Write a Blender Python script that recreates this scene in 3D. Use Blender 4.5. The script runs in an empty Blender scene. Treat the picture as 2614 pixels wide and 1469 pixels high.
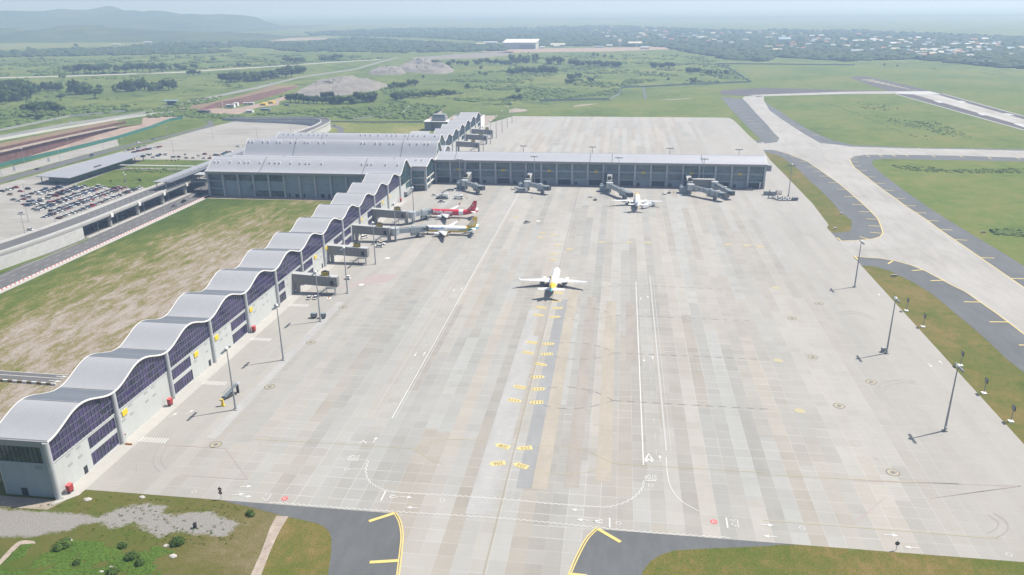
import bpy, bmesh, math, random
from mathutils import Vector, Matrix
R = math.radians
S = bpy.context.scene
COL = S.collection
rnd = random.Random(7)

# ------------------------------------------------------------------ camera (solved from the apron lines and the masts)
FPX, PIT, YAW, ROL, H = 1970.0, 0.3490379411544484, -0.13977554722930274, -0.011067800820318233, 132.0
CX, CY = 1307.0, 734.5
fwd = Vector((math.sin(YAW)*math.cos(PIT), math.cos(YAW)*math.cos(PIT), -math.sin(PIT)))
rt0 = Vector((math.cos(YAW), -math.sin(YAW), 0)); up0 = rt0.cross(fwd)
rt = rt0*math.cos(ROL)+up0*math.sin(ROL); up = up0*math.cos(ROL)-rt0*math.sin(ROL)
def G(x, y, z=0.0):
    d = fwd+rt*((x-CX)/FPX)-up*((y-CY)/FPX); t = (z-H)/d.z
    return Vector((d.x*t, d.y*t, z))
def K(ox, oy, f): return lambda a, b, z=0.0: G(ox+a/f, oy+b/f, z)
cam = bpy.data.cameras.new('camera'); co = bpy.data.objects.new('camera', cam); COL.objects.link(co)
co.matrix_world = Matrix(((rt.x, up.x, -fwd.x, 0), (rt.y, up.y, -fwd.y, 0), (rt.z, up.z, -fwd.z, H), (0, 0, 0, 1)))
cam.sensor_fit = 'HORIZONTAL'; cam.sensor_width = 36; cam.lens = 36*FPX/2614.0
cam.clip_start = 1; cam.clip_end = 90000
S.camera = co

# ------------------------------------------------------------------ daylight
SUN_EL, SUN_AZ = R(58.5), math.atan2(0.888, 0.458)          # azimuth from +y towards +x
w = bpy.data.worlds.new('World'); S.world = w; w.use_nodes = True
nt = w.node_tree; sky = nt.nodes.new('ShaderNodeTexSky'); sky.sky_type = 'NISHITA'; sky.sun_disc = False
sky.sun_elevation = SUN_EL; sky.sun_rotation = SUN_AZ; sky.air_density = 1.0; sky.dust_density = 1.5
nt.links.new(sky.outputs[0], nt.nodes['Background'].inputs[0]); nt.nodes['Background'].inputs[1].default_value = 0.085
sl = bpy.data.lights.new('sun', 'SUN'); sl.energy = 5.0; sl.angle = R(0.5); sl.color = (1, .955, .89)
so = bpy.data.objects.new('sun', sl); COL.objects.link(so)
so.rotation_euler = (R(90)-SUN_EL, 0, -SUN_AZ+math.pi)
so.location = (300, 200, 600)
S.view_settings.view_transform = 'Standard'; S.view_settings.look = 'None'
S.view_settings.exposure = 0.6; S.view_settings.gamma = 1.0
S.cycles.max_bounces = 6; S.cycles.diffuse_bounces = 2; S.cycles.glossy_bounces = 2; S.cycles.transmission_bounces = 2
S.cycles.volume_bounces = 1; S.cycles.use_denoising = True; S.cycles.use_adaptive_sampling = True
S.render.film_transparent = False

# ------------------------------------------------------------------ materials
MATS = {}
class N:                                                      # tiny node helper
    def __init__(s, name):
        s.m = bpy.data.materials.new(name); s.m.use_nodes = True; s.t = s.m.node_tree; s.b = s.t.nodes['Principled BSDF']
    def n(s, typ, **kw):
        nd = s.t.nodes.new('ShaderNode'+typ)
        for k, v in kw.items(): setattr(nd, k, v)
        return nd
    def set(s, sock, v):
        if isinstance(v, bpy.types.NodeSocket): s.t.links.new(v, sock)
        else: sock.default_value = v
    def math(s, op, a, b=None, c=None, clamp=False):
        nd = s.n('Math', operation=op); nd.use_clamp = clamp
        s.set(nd.inputs[0], a)
        if b is not None: s.set(nd.inputs[1], b)
        if c is not None: s.set(nd.inputs[2], c)
        return nd.outputs[0]
    def pos(s):
        return s.n('NewGeometry').outputs['Position']
    def obj(s):
        return s.n('TexCoord').outputs['Object']
    def sep(s, v):
        nd = s.n('SeparateXYZ'); s.set(nd.inputs[0], v); return nd.outputs
    def comb(s, x, y, z=0.0):
        nd = s.n('CombineXYZ'); s.set(nd.inputs[0], x); s.set(nd.inputs[1], y); s.set(nd.inputs[2], z); return nd.outputs[0]
    def noise(s, vec, scale, detail=4, rough=.55, stretch=None, dist=0.0):
        if stretch:
            mp = s.n('Mapping'); s.set(mp.inputs[0], vec); mp.inputs['Scale'].default_value = stretch[:3]
            if len(stretch) > 3: mp.inputs['Rotation'].default_value = (0, 0, stretch[3])
            vec = mp.outputs[0]
        nd = s.n('TexNoise'); s.set(nd.inputs['Vector'], vec); nd.inputs['Scale'].default_value = scale
        nd.inputs['Detail'].default_value = detail; nd.inputs['Roughness'].default_value = rough; nd.inputs['Distortion'].default_value = dist
        return nd.outputs[0]
    def white(s, vec):
        nd = s.n('TexWhiteNoise', noise_dimensions='3D'); s.set(nd.inputs['Vector'], vec); return nd.outputs[0]
    def ramp(s, fac, stops, interp='LINEAR'):
        nd = s.n('ValToRGB'); s.set(nd.inputs[0], fac); e = nd.color_ramp.elements; nd.color_ramp.interpolation = interp
        while len(e) < len(stops): e.new(0.5)
        for i, (p, c) in enumerate(stops): e[i].position = p; e[i].color = (*c, 1) if len(c) == 3 else c
        return nd.outputs[0]
    def mix(s, fac, a, b, mode='MIX'):
        nd = s.n('Mix', data_type='RGBA', blend_type=mode); s.set(nd.inputs[0], fac)
        for i, v in ((6, a), (7, b)):
            if isinstance(v, tuple): v = (*v, 1) if len(v) == 3 else v
            s.set(nd.inputs[i], v)
        return nd.outputs[2]
    def done(s, color=None, rough=.6, metal=0.0, bump=None, strength=.3, dist=.1, spec=.5):
        if color is not None: s.set(s.b.inputs['Base Color'], (*color, 1) if isinstance(color, tuple) and len(color) == 3 else color)
        s.set(s.b.inputs['Roughness'], rough); s.set(s.b.inputs['Metallic'], metal); s.b.inputs['Specular IOR Level'].default_value = spec
        if bump is not None:
            nd = s.n('Bump'); nd.inputs['Strength'].default_value = strength; nd.inputs['Distance'].default_value = dist
            s.set(nd.inputs['Height'], bump); s.t.links.new(nd.outputs[0], s.b.inputs['Normal'])
        MATS[s.m.name] = s.m
        return s.m
def plain(name, c, rough=.6, metal=0.0, var=.12, scale=.6, spec=.5):   # painted or cast surface with a little wear
    k = N(name); p = k.pos()
    f = k.noise(p, scale, 5, .6)
    f2 = k.math('MULTIPLY_ADD', k.noise(p, scale*7, 3), .4, k.math('MULTIPLY', f, .6))
    col = k.mix(f2, tuple(max(0, x*(1-var*1.6)) for x in c), tuple(min(1, x*(1+var*1.2)) for x in c))
    return k.done(col, rough, metal, spec=spec)
def M(n): return MATS[n]

# ------------------------------------------------------------------ mesh builder and scene bookkeeping
class MB:
    def __init__(s): s.v = []; s.f = []; s.mi = []
    def add(s, vs, fs, mi=0):
        o = len(s.v); s.v += [tuple(v) for v in vs]; s.f += [tuple(i+o for i in f) for f in fs]; s.mi += [mi]*len(fs); return s
    def box(s, x0, x1, y0, y1, z0, z1, mi=0):
        return s.add([(x, y, z) for z in (z0, z1) for x, y in ((x0, y0), (x1, y0), (x1, y1), (x0, y1))],
                     [(0, 3, 2, 1), (4, 5, 6, 7), (0, 1, 5, 4), (1, 2, 6, 5), (2, 3, 7, 6), (3, 0, 4, 7)], mi)
    def bar(s, p, q, wd, ht, mi=0, upv=None):                 # box along p->q, wd across, ht in the upright sense
        p = Vector(p); q = Vector(q); d = (q-p).normalized(); u = Vector(upv) if upv else Vector((0, 0, 1))
        if abs(d.dot(u)) > .98: u = Vector((0, 1, 0))
        r = d.cross(u).normalized(); u = r.cross(d).normalized()
        vs = [c+r*(a*wd/2)+u*(b*ht/2) for c in (p, q) for a, b in ((-1, -1), (1, -1), (1, 1), (-1, 1))]
        return s.add(vs, [(0, 1, 2, 3)[::-1], (4, 5, 6, 7), (0, 1, 5, 4), (1, 2, 6, 5), (2, 3, 7, 6), (3, 0, 4, 7)], mi)
    def cyl(s, p, q, r0, r1=None, n=10, mi=0, caps=True):
        r1 = r0 if r1 is None else r1; p = Vector(p); q = Vector(q); d = (q-p).normalized()
        a = d.orthogonal().normalized(); b = d.cross(a)
        vs = [c+(a*math.cos(2*math.pi*i/n)+b*math.sin(2*math.pi*i/n))*r for c, r in ((p, r0), (q, r1)) for i in range(n)]
        fs = [(i, (i+1) % n, n+(i+1) % n, n+i) for i in range(n)]
        if caps: fs += [tuple(range(n))[::-1], tuple(range(n, 2*n))]
        return s.add(vs, fs, mi)
    def poly(s, pts, z=None, mi=0):
        pts = [(p[0], p[1], p[2] if z is None else z) for p in pts]
        a = sum(pts[i][0]*pts[(i+1) % len(pts)][1]-pts[(i+1) % len(pts)][0]*pts[i][1] for i in range(len(pts)))
        if a < 0: pts = pts[::-1]
        return s.add(pts, [tuple(range(len(pts)))], mi)
    def prism(s, pts, z0, z1, mi=0):
        a = sum(pts[i][0]*pts[(i+1) % len(pts)][1]-pts[(i+1) % len(pts)][0]*pts[i][1] for i in range(len(pts)))
        if a < 0: pts = pts[::-1]
        n = len(pts)
        return s.add([(p[0], p[1], z) for z in (z0, z1) for p in pts],
                     [tuple(range(n))[::-1], tuple(range(n, 2*n))]+[(i, (i+1) % n, n+(i+1) % n, n+i) for i in range(n)], mi)
    def strip(s, path, wd, z, mi=0):                          # flat ribbon along a path
        L, Rr = offset(path, wd/2), offset(path, -wd/2); n = len(path)
        return s.add([(p[0], p[1], z) for p in L]+[(p[0], p[1], z) for p in Rr], [(i, n+i, n+i+1, i+1) for i in range(n-1)], mi)
    def loft(s, rings, mi=0, closed=True, caps=False, fn=None):
        n = len(rings[0]); o = len(s.v); s.v += [tuple(p) for r in rings for p in r]
        for j in range(len(rings)-1):
            for i in range(n if closed else n-1):
                f = (o+j*n+i, o+j*n+(i+1) % n, o+(j+1)*n+(i+1) % n, o+(j+1)*n+i); s.f.append(f); s.mi.append(fn(j, i) if fn else mi)
        if caps:
            s.f.append(tuple(o+i for i in range(n))[::-1]); s.mi.append(fn(0, 0) if fn else mi)
            s.f.append(tuple(o+(len(rings)-1)*n+i for i in range(n))); s.mi.append(fn(len(rings)-2, 0) if fn else mi)
        return s
    def build(s, name, mats, parent=None, smooth=False, fix=False):
        off = parent_world(parent)
        me = bpy.data.meshes.new(name)
        me.from_pydata([(v[0]-off.x, v[1]-off.y, v[2]-off.z) for v in s.v], [], s.f)
        for m in (mats if isinstance(mats, (list, tuple)) else [mats]): me.materials.append(M(m) if isinstance(m, str) else m)
        me.polygons.foreach_set('material_index', s.mi)
        if smooth: me.polygons.foreach_set('use_smooth', [True]*len(me.polygons))
        if fix:
            bm = bmesh.new(); bm.from_mesh(me); bmesh.ops.recalc_face_normals(bm, faces=bm.faces); bm.to_mesh(me); bm.free()
        me.update()
        o = bpy.data.objects.new(name, me); COL.objects.link(o)
        if parent: o.parent = parent
        return o
def parent_world(o):
    v = Vector((0, 0, 0))
    while o: v = v+o.location; o = o.parent
    return v
def offset(path, d):
    out = []; n = len(path)
    for i in range(n):
        a = Vector(path[max(0, i-1)][:2]); b = Vector(path[min(n-1, i+1)][:2]); t = (b-a).normalized()
        out.append((path[i][0]-t.y*d, path[i][1]+t.x*d))
    return out
def dense(path, step):
    out = []
    for a, b in zip(path[:-1], path[1:]):
        a = Vector(a[:2]); b = Vector(b[:2]); n = max(1, int((b-a).length/step))
        out += [tuple(a.lerp(b, i/n)) for i in range(n)]
    return out+[tuple(path[-1][:2])]
def smooth_path(P, k=8):                                      # Catmull-Rom
    P = [Vector(p[:2]) for p in P]; out = []
    for i in range(len(P)-1):
        p0, p1, p2, p3 = P[max(0, i-1)], P[i], P[i+1], P[min(len(P)-1, i+2)]
        for j in range(k):
            t = j/k
            out.append(tuple(.5*((2*p1)+(p2-p0)*t+(2*p0-5*p1+4*p2-p3)*t*t+(3*p1-p0-3*p2+p3)*t**3)))
    return out+[tuple(P[-1])]
def tag(o, label, cat, group=None, kind=None):
    o['label'] = label; o['category'] = cat
    if group: o['group'] = group
    if kind: o['kind'] = kind
    return o
def empty(name, loc=(0, 0, 0), rz=0.0):
    o = bpy.data.objects.new(name, None); COL.objects.link(o); o.location = loc; o.rotation_euler = (0, 0, rz); o.empty_display_size = .5
    return o
def copy_tree(o, parent=None):
    c = o.copy(); COL.objects.link(c)
    if parent: c.parent = parent
    for ch in list(o.children): copy_tree(ch, c)
    return c
def place(proto, used, loc, rz, label, group=None, scale=None):  # first use moves the prototype itself
    o = proto if not used else copy_tree(proto)
    o.location = loc; o.rotation_euler = (0, 0, rz); o['label'] = label
    if group: o['group'] = group
    if scale: o.scale = (scale,)*3 if not isinstance(scale, tuple) else scale
    return o
def ground_sheet(name, pts, z, mat, label, cat):
    o = MB().poly(pts, z).build(name, mat); return tag(o, label, cat, kind='structure')
ORD = 'first second third fourth fifth sixth seventh eighth ninth tenth eleventh twelfth thirteenth fourteenth'.split()
def text_mesh(txt, size, bold=0.0, shear=0.0, align='CENTER'):  # -> (verts2d, faces) of flat lettering
    cu = bpy.data.curves.new('t', 'FONT'); cu.body = txt; cu.size = size; cu.shear = shear; cu.align_x = align; cu.align_y = 'CENTER'; cu.offset = bold
    cu.resolution_u = 3
    o = bpy.data.objects.new('t', cu); COL.objects.link(o); dg = bpy.context.evaluated_depsgraph_get()
    me = bpy.data.meshes.new_from_object(o.evaluated_get(dg))
    bm = bmesh.new(); bm.from_mesh(me); bmesh.ops.triangulate(bm, faces=bm.faces); bm.verts.index_update()
    vs = [(v.co.x, v.co.y) for v in bm.verts]; fs = [tuple(l.vert.index for l in f.loops) for f in bm.faces]
    bm.free(); bpy.data.objects.remove(o); bpy.data.curves.remove(cu); bpy.data.meshes.remove(me)
    return vs, fs
# ------------------------------------------------------------------ ground materials
def mat_land():
    k = N('land_grass'); p = k.pos()
    a = k.noise(p, .0045, 5, .6); b = k.noise(p, .03, 6, .65, dist=.6); c = k.noise(p, .22, 5, .7)
    col = k.ramp(a, [(.28, (.075, .108, .028)), (.45, (.108, .145, .038)), (.58, (.14, .17, .048)), (.72, (.175, .175, .062))])
    col = k.mix(k.ramp(b, [(.5, (0, 0, 0)), (.66, (1, 1, 1))]), col, (.05, .08, .022), 'MIX')
    col = k.mix(k.ramp(c, [(.4, (.55,)*3), (.62, (1.15,)*3)]), (0, 0, 0), col, 'MULTIPLY') if False else k.mix(.75, col, k.ramp(c, [(.3, (.45,)*3), (.7, (1.3,)*3)]), 'MULTIPLY')
    return k.done(col, .95, bump=c, strength=.5, dist=.8, spec=.1)
def mat_airgrass(name, green, dry, soil, dryness, streak=0.0, sc=1.0):
    k = N(name); p = k.pos()
    a = k.noise(p, .012*sc, 5, .62); b = k.noise(p, .09*sc, 5, .65, dist=.4)
    c = k.noise(p, .7, 5, .75, stretch=(1, .35, 1, streak)); d = k.noise(p, 2.4, 4, .75)
    f = k.math('ADD', k.math('MULTIPLY', a, .55), k.math('MULTIPLY', b, .45))
    f = k.math('ADD', f, k.math('MULTIPLY_ADD', c, .34, -.17)); f = k.math('ADD', f, k.math('MULTIPLY_ADD', d, .14, -.07))
    lo = .5+.22*(1-dryness*2)*.5
    col = k.ramp(f, [(lo-.16, tuple(x*.62 for x in green)), (lo-.04, green), (lo+.05, tuple((x+y)/2 for x, y in zip(green, dry))), (lo+.12, dry), (lo+.22, soil)])
    col = k.mix(.8, col, k.ramp(d, [(.3, (.55,)*3), (.7, (1.3,)*3)]), 'MULTIPLY')
    return k.done(col, .95, bump=d, strength=.6, dist=.3, spec=.1)
def mat_lot():                                               # the waste ground beside the wavy pier: bare pale soil, mown straw, green verge
    k = N('lot_soil'); p = k.pos(); x, y, z = k.sep(p)
    a = k.noise(p, .022, 5, .6, dist=.5); b = k.noise(p, .13, 8, .72, stretch=(1.7, .5, 1, R(-9)), dist=.5); d = k.noise(p, .9, 5, .75, stretch=(1.8, .6, 1, R(-9))); e = k.noise(p, 3.2, 3, .75)
    bias = k.ramp(k.math('MULTIPLY_ADD', x, 1/130.0, 2.40), [(.0, (.37,)*3), (.2, (.41,)*3), (.38, (.525,)*3), (.7, (.575,)*3), (1, (.56,)*3)])
    far = k.math('MAXIMUM', k.math('MULTIPLY', k.math('SUBTRACT', y, 400), .0010), 0.0)
    f = k.math('ADD', k.math('MULTIPLY_ADD', a, .3, -.15), k.math('MULTIPLY_ADD', b, .62, -.31)); f = k.math('ADD', f, bias); f = k.math('SUBTRACT', f, far)
    f = k.math('ADD', f, k.math('MULTIPLY_ADD', d, .46, -.23)); f = k.math('ADD', f, k.math('MULTIPLY_ADD', e, .22, -.11))
    col = k.ramp(f, [(.28, (.05, .08, .018)), (.4, (.078, .108, .024)), (.47, (.118, .128, .034)), (.51, (.175, .152, .06)), (.55, (.21, .175, .115)), (.59, (.265, .23, .195)), (.72, (.335, .3, .272))])
    return k.done(col, .95, bump=k.math('ADD', d, k.math('MULTIPLY', e, .6)), strength=.8, dist=.35, spec=.1)
def mat_verge():                                             # foreground verge: olive dry grass turning to rank green towards the camera
    k = N('verge_grass'); p = k.pos(); x, y, z = k.sep(p)
    a = k.noise(p, .06, 5, .6, dist=.6); b = k.noise(p, .4, 6, .72, stretch=(.7, 1.3, 1)); d = k.noise(p, 1.8, 5, .75); e = k.noise(p, 6.0, 3, .7)
    band = k.ramp(k.math('MULTIPLY_ADD', y, 1/60.0, -110/60.0), [(.0, (.34,)*3), (.42, (.36,)*3), (.62, (.5,)*3), (1, (.5,)*3)])
    f = k.math('ADD', k.math('MULTIPLY_ADD', a, .3, -.15), k.math('MULTIPLY_ADD', b, .3, -.15)); f = k.math('ADD', f, band); f = k.math('ADD', f, k.math('MULTIPLY_ADD', d, .3, -.15)); f = k.math('ADD', f, k.math('MULTIPLY_ADD', e, .2, -.1))
    f = k.math('ADD', f, k.math('MULTIPLY', k.ramp(k.math('MULTIPLY_ADD', x, 1/40.0, 3.1), [(0, (0,)*3), (1, (.14,)*3)]), 1.0))
    col = k.ramp(f, [(.24, (.045, .09, .014)), (.36, (.08, .135, .024)), (.47, (.115, .135, .032)), (.56, (.15, .138, .045)), (.64, (.2, .17, .08)), (.74, (.28, .235, .15))])
    ga = k.n('Attribute'); ga.attribute_name = 'gravel'; gf = k.math('ADD', ga.outputs['Fac'], k.math('ADD', k.math('MULTIPLY_ADD', b, 5.0, -2.5), k.math('MULTIPLY_ADD', d, 4.0, -2.0)))
    gr = k.ramp(k.math('ADD', k.math('MULTIPLY', d, .5), k.math('MULTIPLY', e, .5)), [(.3, (.23, .215, .195)), (.5, (.31, .294, .272)), (.7, (.37, .354, .33))])
    col = k.mix(k.ramp(k.math('MULTIPLY_ADD', gf, .5, .5), [(.25, (0,)*3), (.75, (1,)*3)]), col, gr)
    return k.done(col, .95, bump=k.math('ADD', d, e), strength=1.0, dist=.4, spec=.1)
def mat_slabs():                                             # apron: pours of concrete in 4.55 m lanes, each slab a slightly different grey
    k = N('apron_concrete'); p = k.pos(); x, y, z = k.sep(p)
    lx = k.math('DIVIDE', k.math('ADD', x, 502.0), 4.55); lane = k.math('FLOOR', lx); fx = k.math('FRACT', lx)
    r = k.white(k.comb(lane, 3.0, 1.0)); ys = k.math('ADD', y, k.math('MULTIPLY', r, 90.0))
    seg = k.math('FLOOR', k.math('DIVIDE', ys, k.math('MULTIPLY_ADD', r, 90.0, 70.0)))
    t1 = k.white(k.comb(lane, seg, 5.0)); t1b = k.white(k.comb(lane, seg, 9.0))
    ly = k.math('DIVIDE', y, 5.1); slab = k.math('FLOOR', ly); fy = k.math('FRACT', ly); t2 = k.white(k.comb(lane, slab, 2.0))
    big = k.noise(p, .016, 4, .6); mid = k.noise(p, .1, 5, .65, stretch=(1, .3, 1)); brush = k.noise(p, .9, 4, .7, stretch=(.25, 1.6, 1)); fine = k.noise(p, 2.5, 3, .7)
    calm = k.math('MULTIPLY', k.ramp(k.math('MULTIPLY_ADD', x, 1/300.0, .55), [(.06, (.25,)*3), (.2, (1,)*3), (.78, (1,)*3), (.93, (.3,)*3)]), 1.0)
    v = k.math('MULTIPLY', k.math('MULTIPLY_ADD', t1, .27, -.135), calm)
    v = k.math('ADD', v, k.math('MULTIPLY', k.math('MULTIPLY_ADD', t2, .13, -.065), calm))
    v = k.math('ADD', v, k.math('MULTIPLY_ADD', mid, .34, -.17)); v = k.math('ADD', v, k.math('MULTIPLY_ADD', brush, .22, -.11)); v = k.math('ADD', v, k.math('MULTIPLY_ADD', fine, .1, -.05))
    v = k.math('ADD', v, k.math('MULTIPLY_ADD', big, .3, -.15))
    v = k.math('ADD', v, .5, clamp=True)
    col = k.ramp(v, [(.1, (.195, .185, .166)), (.38, (.262, .252, .232)), (.6, (.303, .294, .275)), (.9, (.36, .354, .338))])
    warm = k.math('ADD', k.math('MULTIPLY', t1b, .6), k.math('MULTIPLY', big, .5))
    col = k.mix(k.math('MULTIPLY', calm, 1.0), col, k.mix(.95, col, k.ramp(warm, [(.25, (.965, 1.0, 1.02)), (.6, (1.0, .99, .975)), (.9, (1.04, .99, .93))]), 'MULTIPLY'))
    ex = k.math('MINIMUM', fx, k.math('SUBTRACT', 1.0, fx)); ey = k.math('MINIMUM', fy, k.math('SUBTRACT', 1.0, fy))
    jx = k.ramp(ex, [(.012, (1,)*3), (.03, (0,)*3)]); jy = k.ramp(ey, [(.02, (1,)*3), (.045, (0,)*3)])
    jm_ = k.math('MULTIPLY', calm, k.ramp(k.noise(p, .02, 3, .6), [(.38, (.25,)*3), (.6, (1,)*3)]))
    jr = k.white(k.comb(lane, 7.0, 7.0)); jr2 = k.white(k.comb(lane, slab, 8.0))
    col = k.mix(k.math('MULTIPLY', jx, k.math('MULTIPLY', k.math('MULTIPLY', jr, .85), jm_)), col, (.40, .395, .38))
    col = k.mix(k.math('MULTIPLY', jy, k.math('MULTIPLY', k.math('MULTIPLY', jr2, .9), jm_)), col, (.385, .38, .365))
    # oil and rubber stains
    st = k.noise(p, .05, 5, .75, dist=1.5); col = k.mix(k.ramp(st, [(.62, (0,)*3), (.74, (.28,)*3)]), col, (.14, .135, .13))
    return k.done(col, .85, bump=fine, strength=.15, dist=.05, spec=.25)
def mat_taxi():
    k = N('taxiway_concrete'); p = k.pos()
    a = k.noise(p, .02, 4, .6); b = k.noise(p, .12, 5, .7, stretch=(1.4, .25, 1, R(-14)), dist=.3); c = k.noise(p, 1.5, 4, .7)
    f = k.math('ADD', k.math('MULTIPLY', a, .4), k.math('MULTIPLY', b, .45)); f = k.math('ADD', f, k.math('MULTIPLY', c, .2))
    col = k.ramp(f, [(.32, (.21, .2, .18)), (.5, (.29, .28, .262)), (.68, (.35, .34, .325))])
    return k.done(col, .88, spec=.2)
def mat_asphalt(name, c, warm=1.0):
    k = N(name); p = k.pos()
    a = k.noise(p, .03, 5, .65); b = k.noise(p, .25, 4, .7, stretch=(1.3, .3, 1)); d = k.noise(p, 3, 3, .7)
    f = k.math('ADD', k.math('MULTIPLY', a, .45), k.math('ADD', k.math('MULTIPLY', b, .35), k.math('MULTIPLY', d, .2)))
    col = k.ramp(f, [(.3, tuple(x*.72 for x in c)), (.5, c), (.7, tuple(x*1.3 for x in c))])
    return k.done(col, .85, bump=d, strength=.15, dist=.03, spec=.3)
def mat_parking():
    k = N('car_park_concrete'); p = k.pos()
    a = k.noise(p, .03, 5, .6, stretch=(.5, 1.4, 1)); b = k.noise(p, .12, 6, .7, stretch=(.28, 1.5, 1), dist=.3); c = k.noise(p, 1.2, 4, .7)
    f = k.math('ADD', k.math('MULTIPLY', a, .45), k.math('ADD', k.math('MULTIPLY', b, .4), k.math('MULTIPLY', c, .15)))
    col = k.ramp(f, [(.34, (.16, .15, .135)), (.46, (.25, .24, .22)), (.6, (.30, .292, .275))])
    return k.done(col, .9, spec=.2)
def mat_soil(name, c, sc=.1):
    k = N(name); p = k.pos(); a = k.noise(p, sc, 6, .7, dist=.6); b = k.noise(p, sc*9, 4, .7)
    f = k.math('MULTIPLY_ADD', a, .65, k.math('MULTIPLY', b, .35))
    col = k.ramp(f, [(.3, tuple(x*.6 for x in c)), (.52, c), (.72, tuple(min(.7, x*1.3) for x in c))])
    return k.done(col, .95, bump=f, strength=.6, dist=.6, spec=.1)
mat_land(); mat_lot(); mat_verge(); mat_slabs(); mat_taxi(); mat_parking()
mat_airgrass('infield_grass', (.10, .142, .03), (.165, .16, .05), (.2, .165, .08), .46, R(15), .7)
mat_airgrass('dry_verge', (.085, .11, .022), (.15, .125, .04), (.2, .145, .065), .74, R(15), 1.6)
mat_airgrass('mown_grass', (.12, .155, .04), (.22, .2, .08), (.27, .21, .11), .55, R(60), 1.3)
mat_airgrass('park_grass', (.085, .125, .028), (.13, .14, .042), (.18, .14, .075), .4, 0, 2.5)
mat_asphalt('shoulder_asphalt', (.10, .106, .11)); mat_asphalt('road_asphalt', (.105, .105, .108)); mat_asphalt('dark_asphalt', (.075, .066, .066)); mat_asphalt('pale_road', (.20, .2, .19))
mat_soil('pale_soil', (.28, .24, .2)); mat_soil('spoil', (.2, .187, .168), .05); mat_soil('track_soil', (.33, .28, .235), .3); mat_soil('brown_soil', (.2, .15, .095), .08); mat_soil('grey_gravel', (.27, .262, .255), .5); mat_soil('pink_soil', (.29, .225, .185), .06)
plain('kerb_concrete', (.36, .35, .325), .85, var=.15, scale=.3); plain('white_paint', (.52, .52, .5), .6, var=.12, scale=1.5); plain('yellow_paint', (.56, .44, .15), .6, var=.18, scale=1.5)
plain('faded_yellow', (.36, .32, .2), .7, var=.2, scale=1); plain('red_paint', (.55, .1, .1), .6, var=.2, scale=1.); plain('dark_line', (.16, .15, .14), .8); plain('pink_paint', (.31, .255, .245), .8, var=.15); plain('faded_white', (.37, .37, .36), .7)
plain('black_paint', (.02, .02, .02), .6)

# ------------------------------------------------------------------ the land: one sheet to the horizon, with the cutting left open
r1 = K(0, 0, 3.903); r2 = K(650, 0, 3.903); r3 = K(1300, 0, 3.903); r4 = K(1950, 0, 3.88); r5 = K(0, 360, 3.903); rq = K(650, 360, 3.903); r7 = K(1300, 360, 3.903); r8 = K(1950, 360, 3.88)
rA = K(0, 720, 3.903); rB = K(0, 1090, 3.821); rC = K(650, 1090, 3.821); rD = K(1300, 1090, 3.821); rE = K(1950, 1090, 3.82); rF = K(1950, 720, 3.88); rG = K(1300, 720, 3.903); rH = K(650, 720, 3.903)
z1 = K(900, 340, 7.241); z3 = K(980, 250, 7.241); z4 = K(1100, 380, 7.576); z5 = K(1640, 380, 6.133); z6 = K(680, 680, 5.79); zb = K(1490, 420, 10.304); zd = K(0, 280, 8.044); ze = K(300, 280, 8.05); zr = K(640, 280, 8.05); zq = K(500, 160, 8.05); zc = K(0, 440, 7.24); za = K(920, 480, 8.05); z5b = K(860, 620, 8.04)
def PP(fn, *ab): return [fn(a, b) for a, b in ab]
CUT = [(-560, 540), (-562, 690), (-556, 790), (-566, 868), (-585, 905), (-603, 870), (-607, 843), (-612, 780), (-614, 700), (-617, 540)]
BIG = 33000
bm = bmesh.new()
outer = [bm.verts.new(c) for c in ((-BIG, -400, 0), (BIG, -400, 0), (BIG, BIG, 0), (-BIG, BIG, 0))]
inner = [bm.verts.new((x, y, 0)) for x, y in CUT]
es = [bm.edges.new((l[i], l[(i+1) % len(l)])) for l in (outer, inner) for i in range(len(l))]
bmesh.ops.triangle_fill(bm, edges=es, use_beauty=True)
bmesh.ops.recalc_face_normals(bm, faces=bm.faces)
if sum(f.normal.z for f in bm.faces) < 0: bmesh.ops.reverse_faces(bm, faces=bm.faces)
me = bpy.data.meshes.new('ground'); bm.to_mesh(me); bm.free(); me.materials.append(M('land_grass'))
g = bpy.data.objects.new('ground', me); COL.objects.link(g); tag(g, 'wide flat green grassland reaching to the hazy horizon', 'ground', kind='structure')

Z1, Z2, Z3, Z4, ZM, ZM2 = .02, .04, .06, .08, .11, .13
# waste lot beside the pier, verge in the foreground
ground_sheet('field', [(-305, 100), (-174, 100), (-174, 530), (-305, 530)], Z1, 'lot_soil', 'waste field of pale bare soil and straw beside the wavy pier', 'field')
#VERGE
GP = [(0, 800), (150, 812), (350, 826), (560, 838), (750, 850), (920, 884), (1000, 868), (1150, 800), (1400, 752), (1620, 772), (1600, 836), (1700, 872), (1900, 830), (2050, 822), (2150, 884), (2340, 940), (2260, 1010), (2200, 1070), (1950, 1040), (1700, 1020), (1560, 1085), (1450, 1020), (1300, 930), (1200, 970), (1080, 992), (980, 930), (800, 950), (650, 1022), (450, 1040), (300, 1078), (0, 1065), (-200, 1060), (-200, 800)]
GPw = [tuple(q)[:2] for q in PP(rB, *GP)]
def poly_dist(q, P):                                         # signed distance, positive inside
    ins = False; best = 1e9; n = len(P); qx, qy = q
    for i in range(n):
        (x1, y1), (x2, y2) = P[i], P[i-1]
        if (y1 > qy) != (y2 > qy) and qx < (x2-x1)*(qy-y1)/(y2-y1)+x1: ins = not ins
        dx, dy = x2-x1, y2-y1; t = max(0, min(1, ((qx-x1)*dx+(qy-y1)*dy)/(dx*dx+dy*dy+1e-9))); best = min(best, math.hypot(qx-x1-t*dx, qy-y1-t*dy))
    return best if ins else -best
nx, ny = 105, 62; vg = MB(); gv = []
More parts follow.
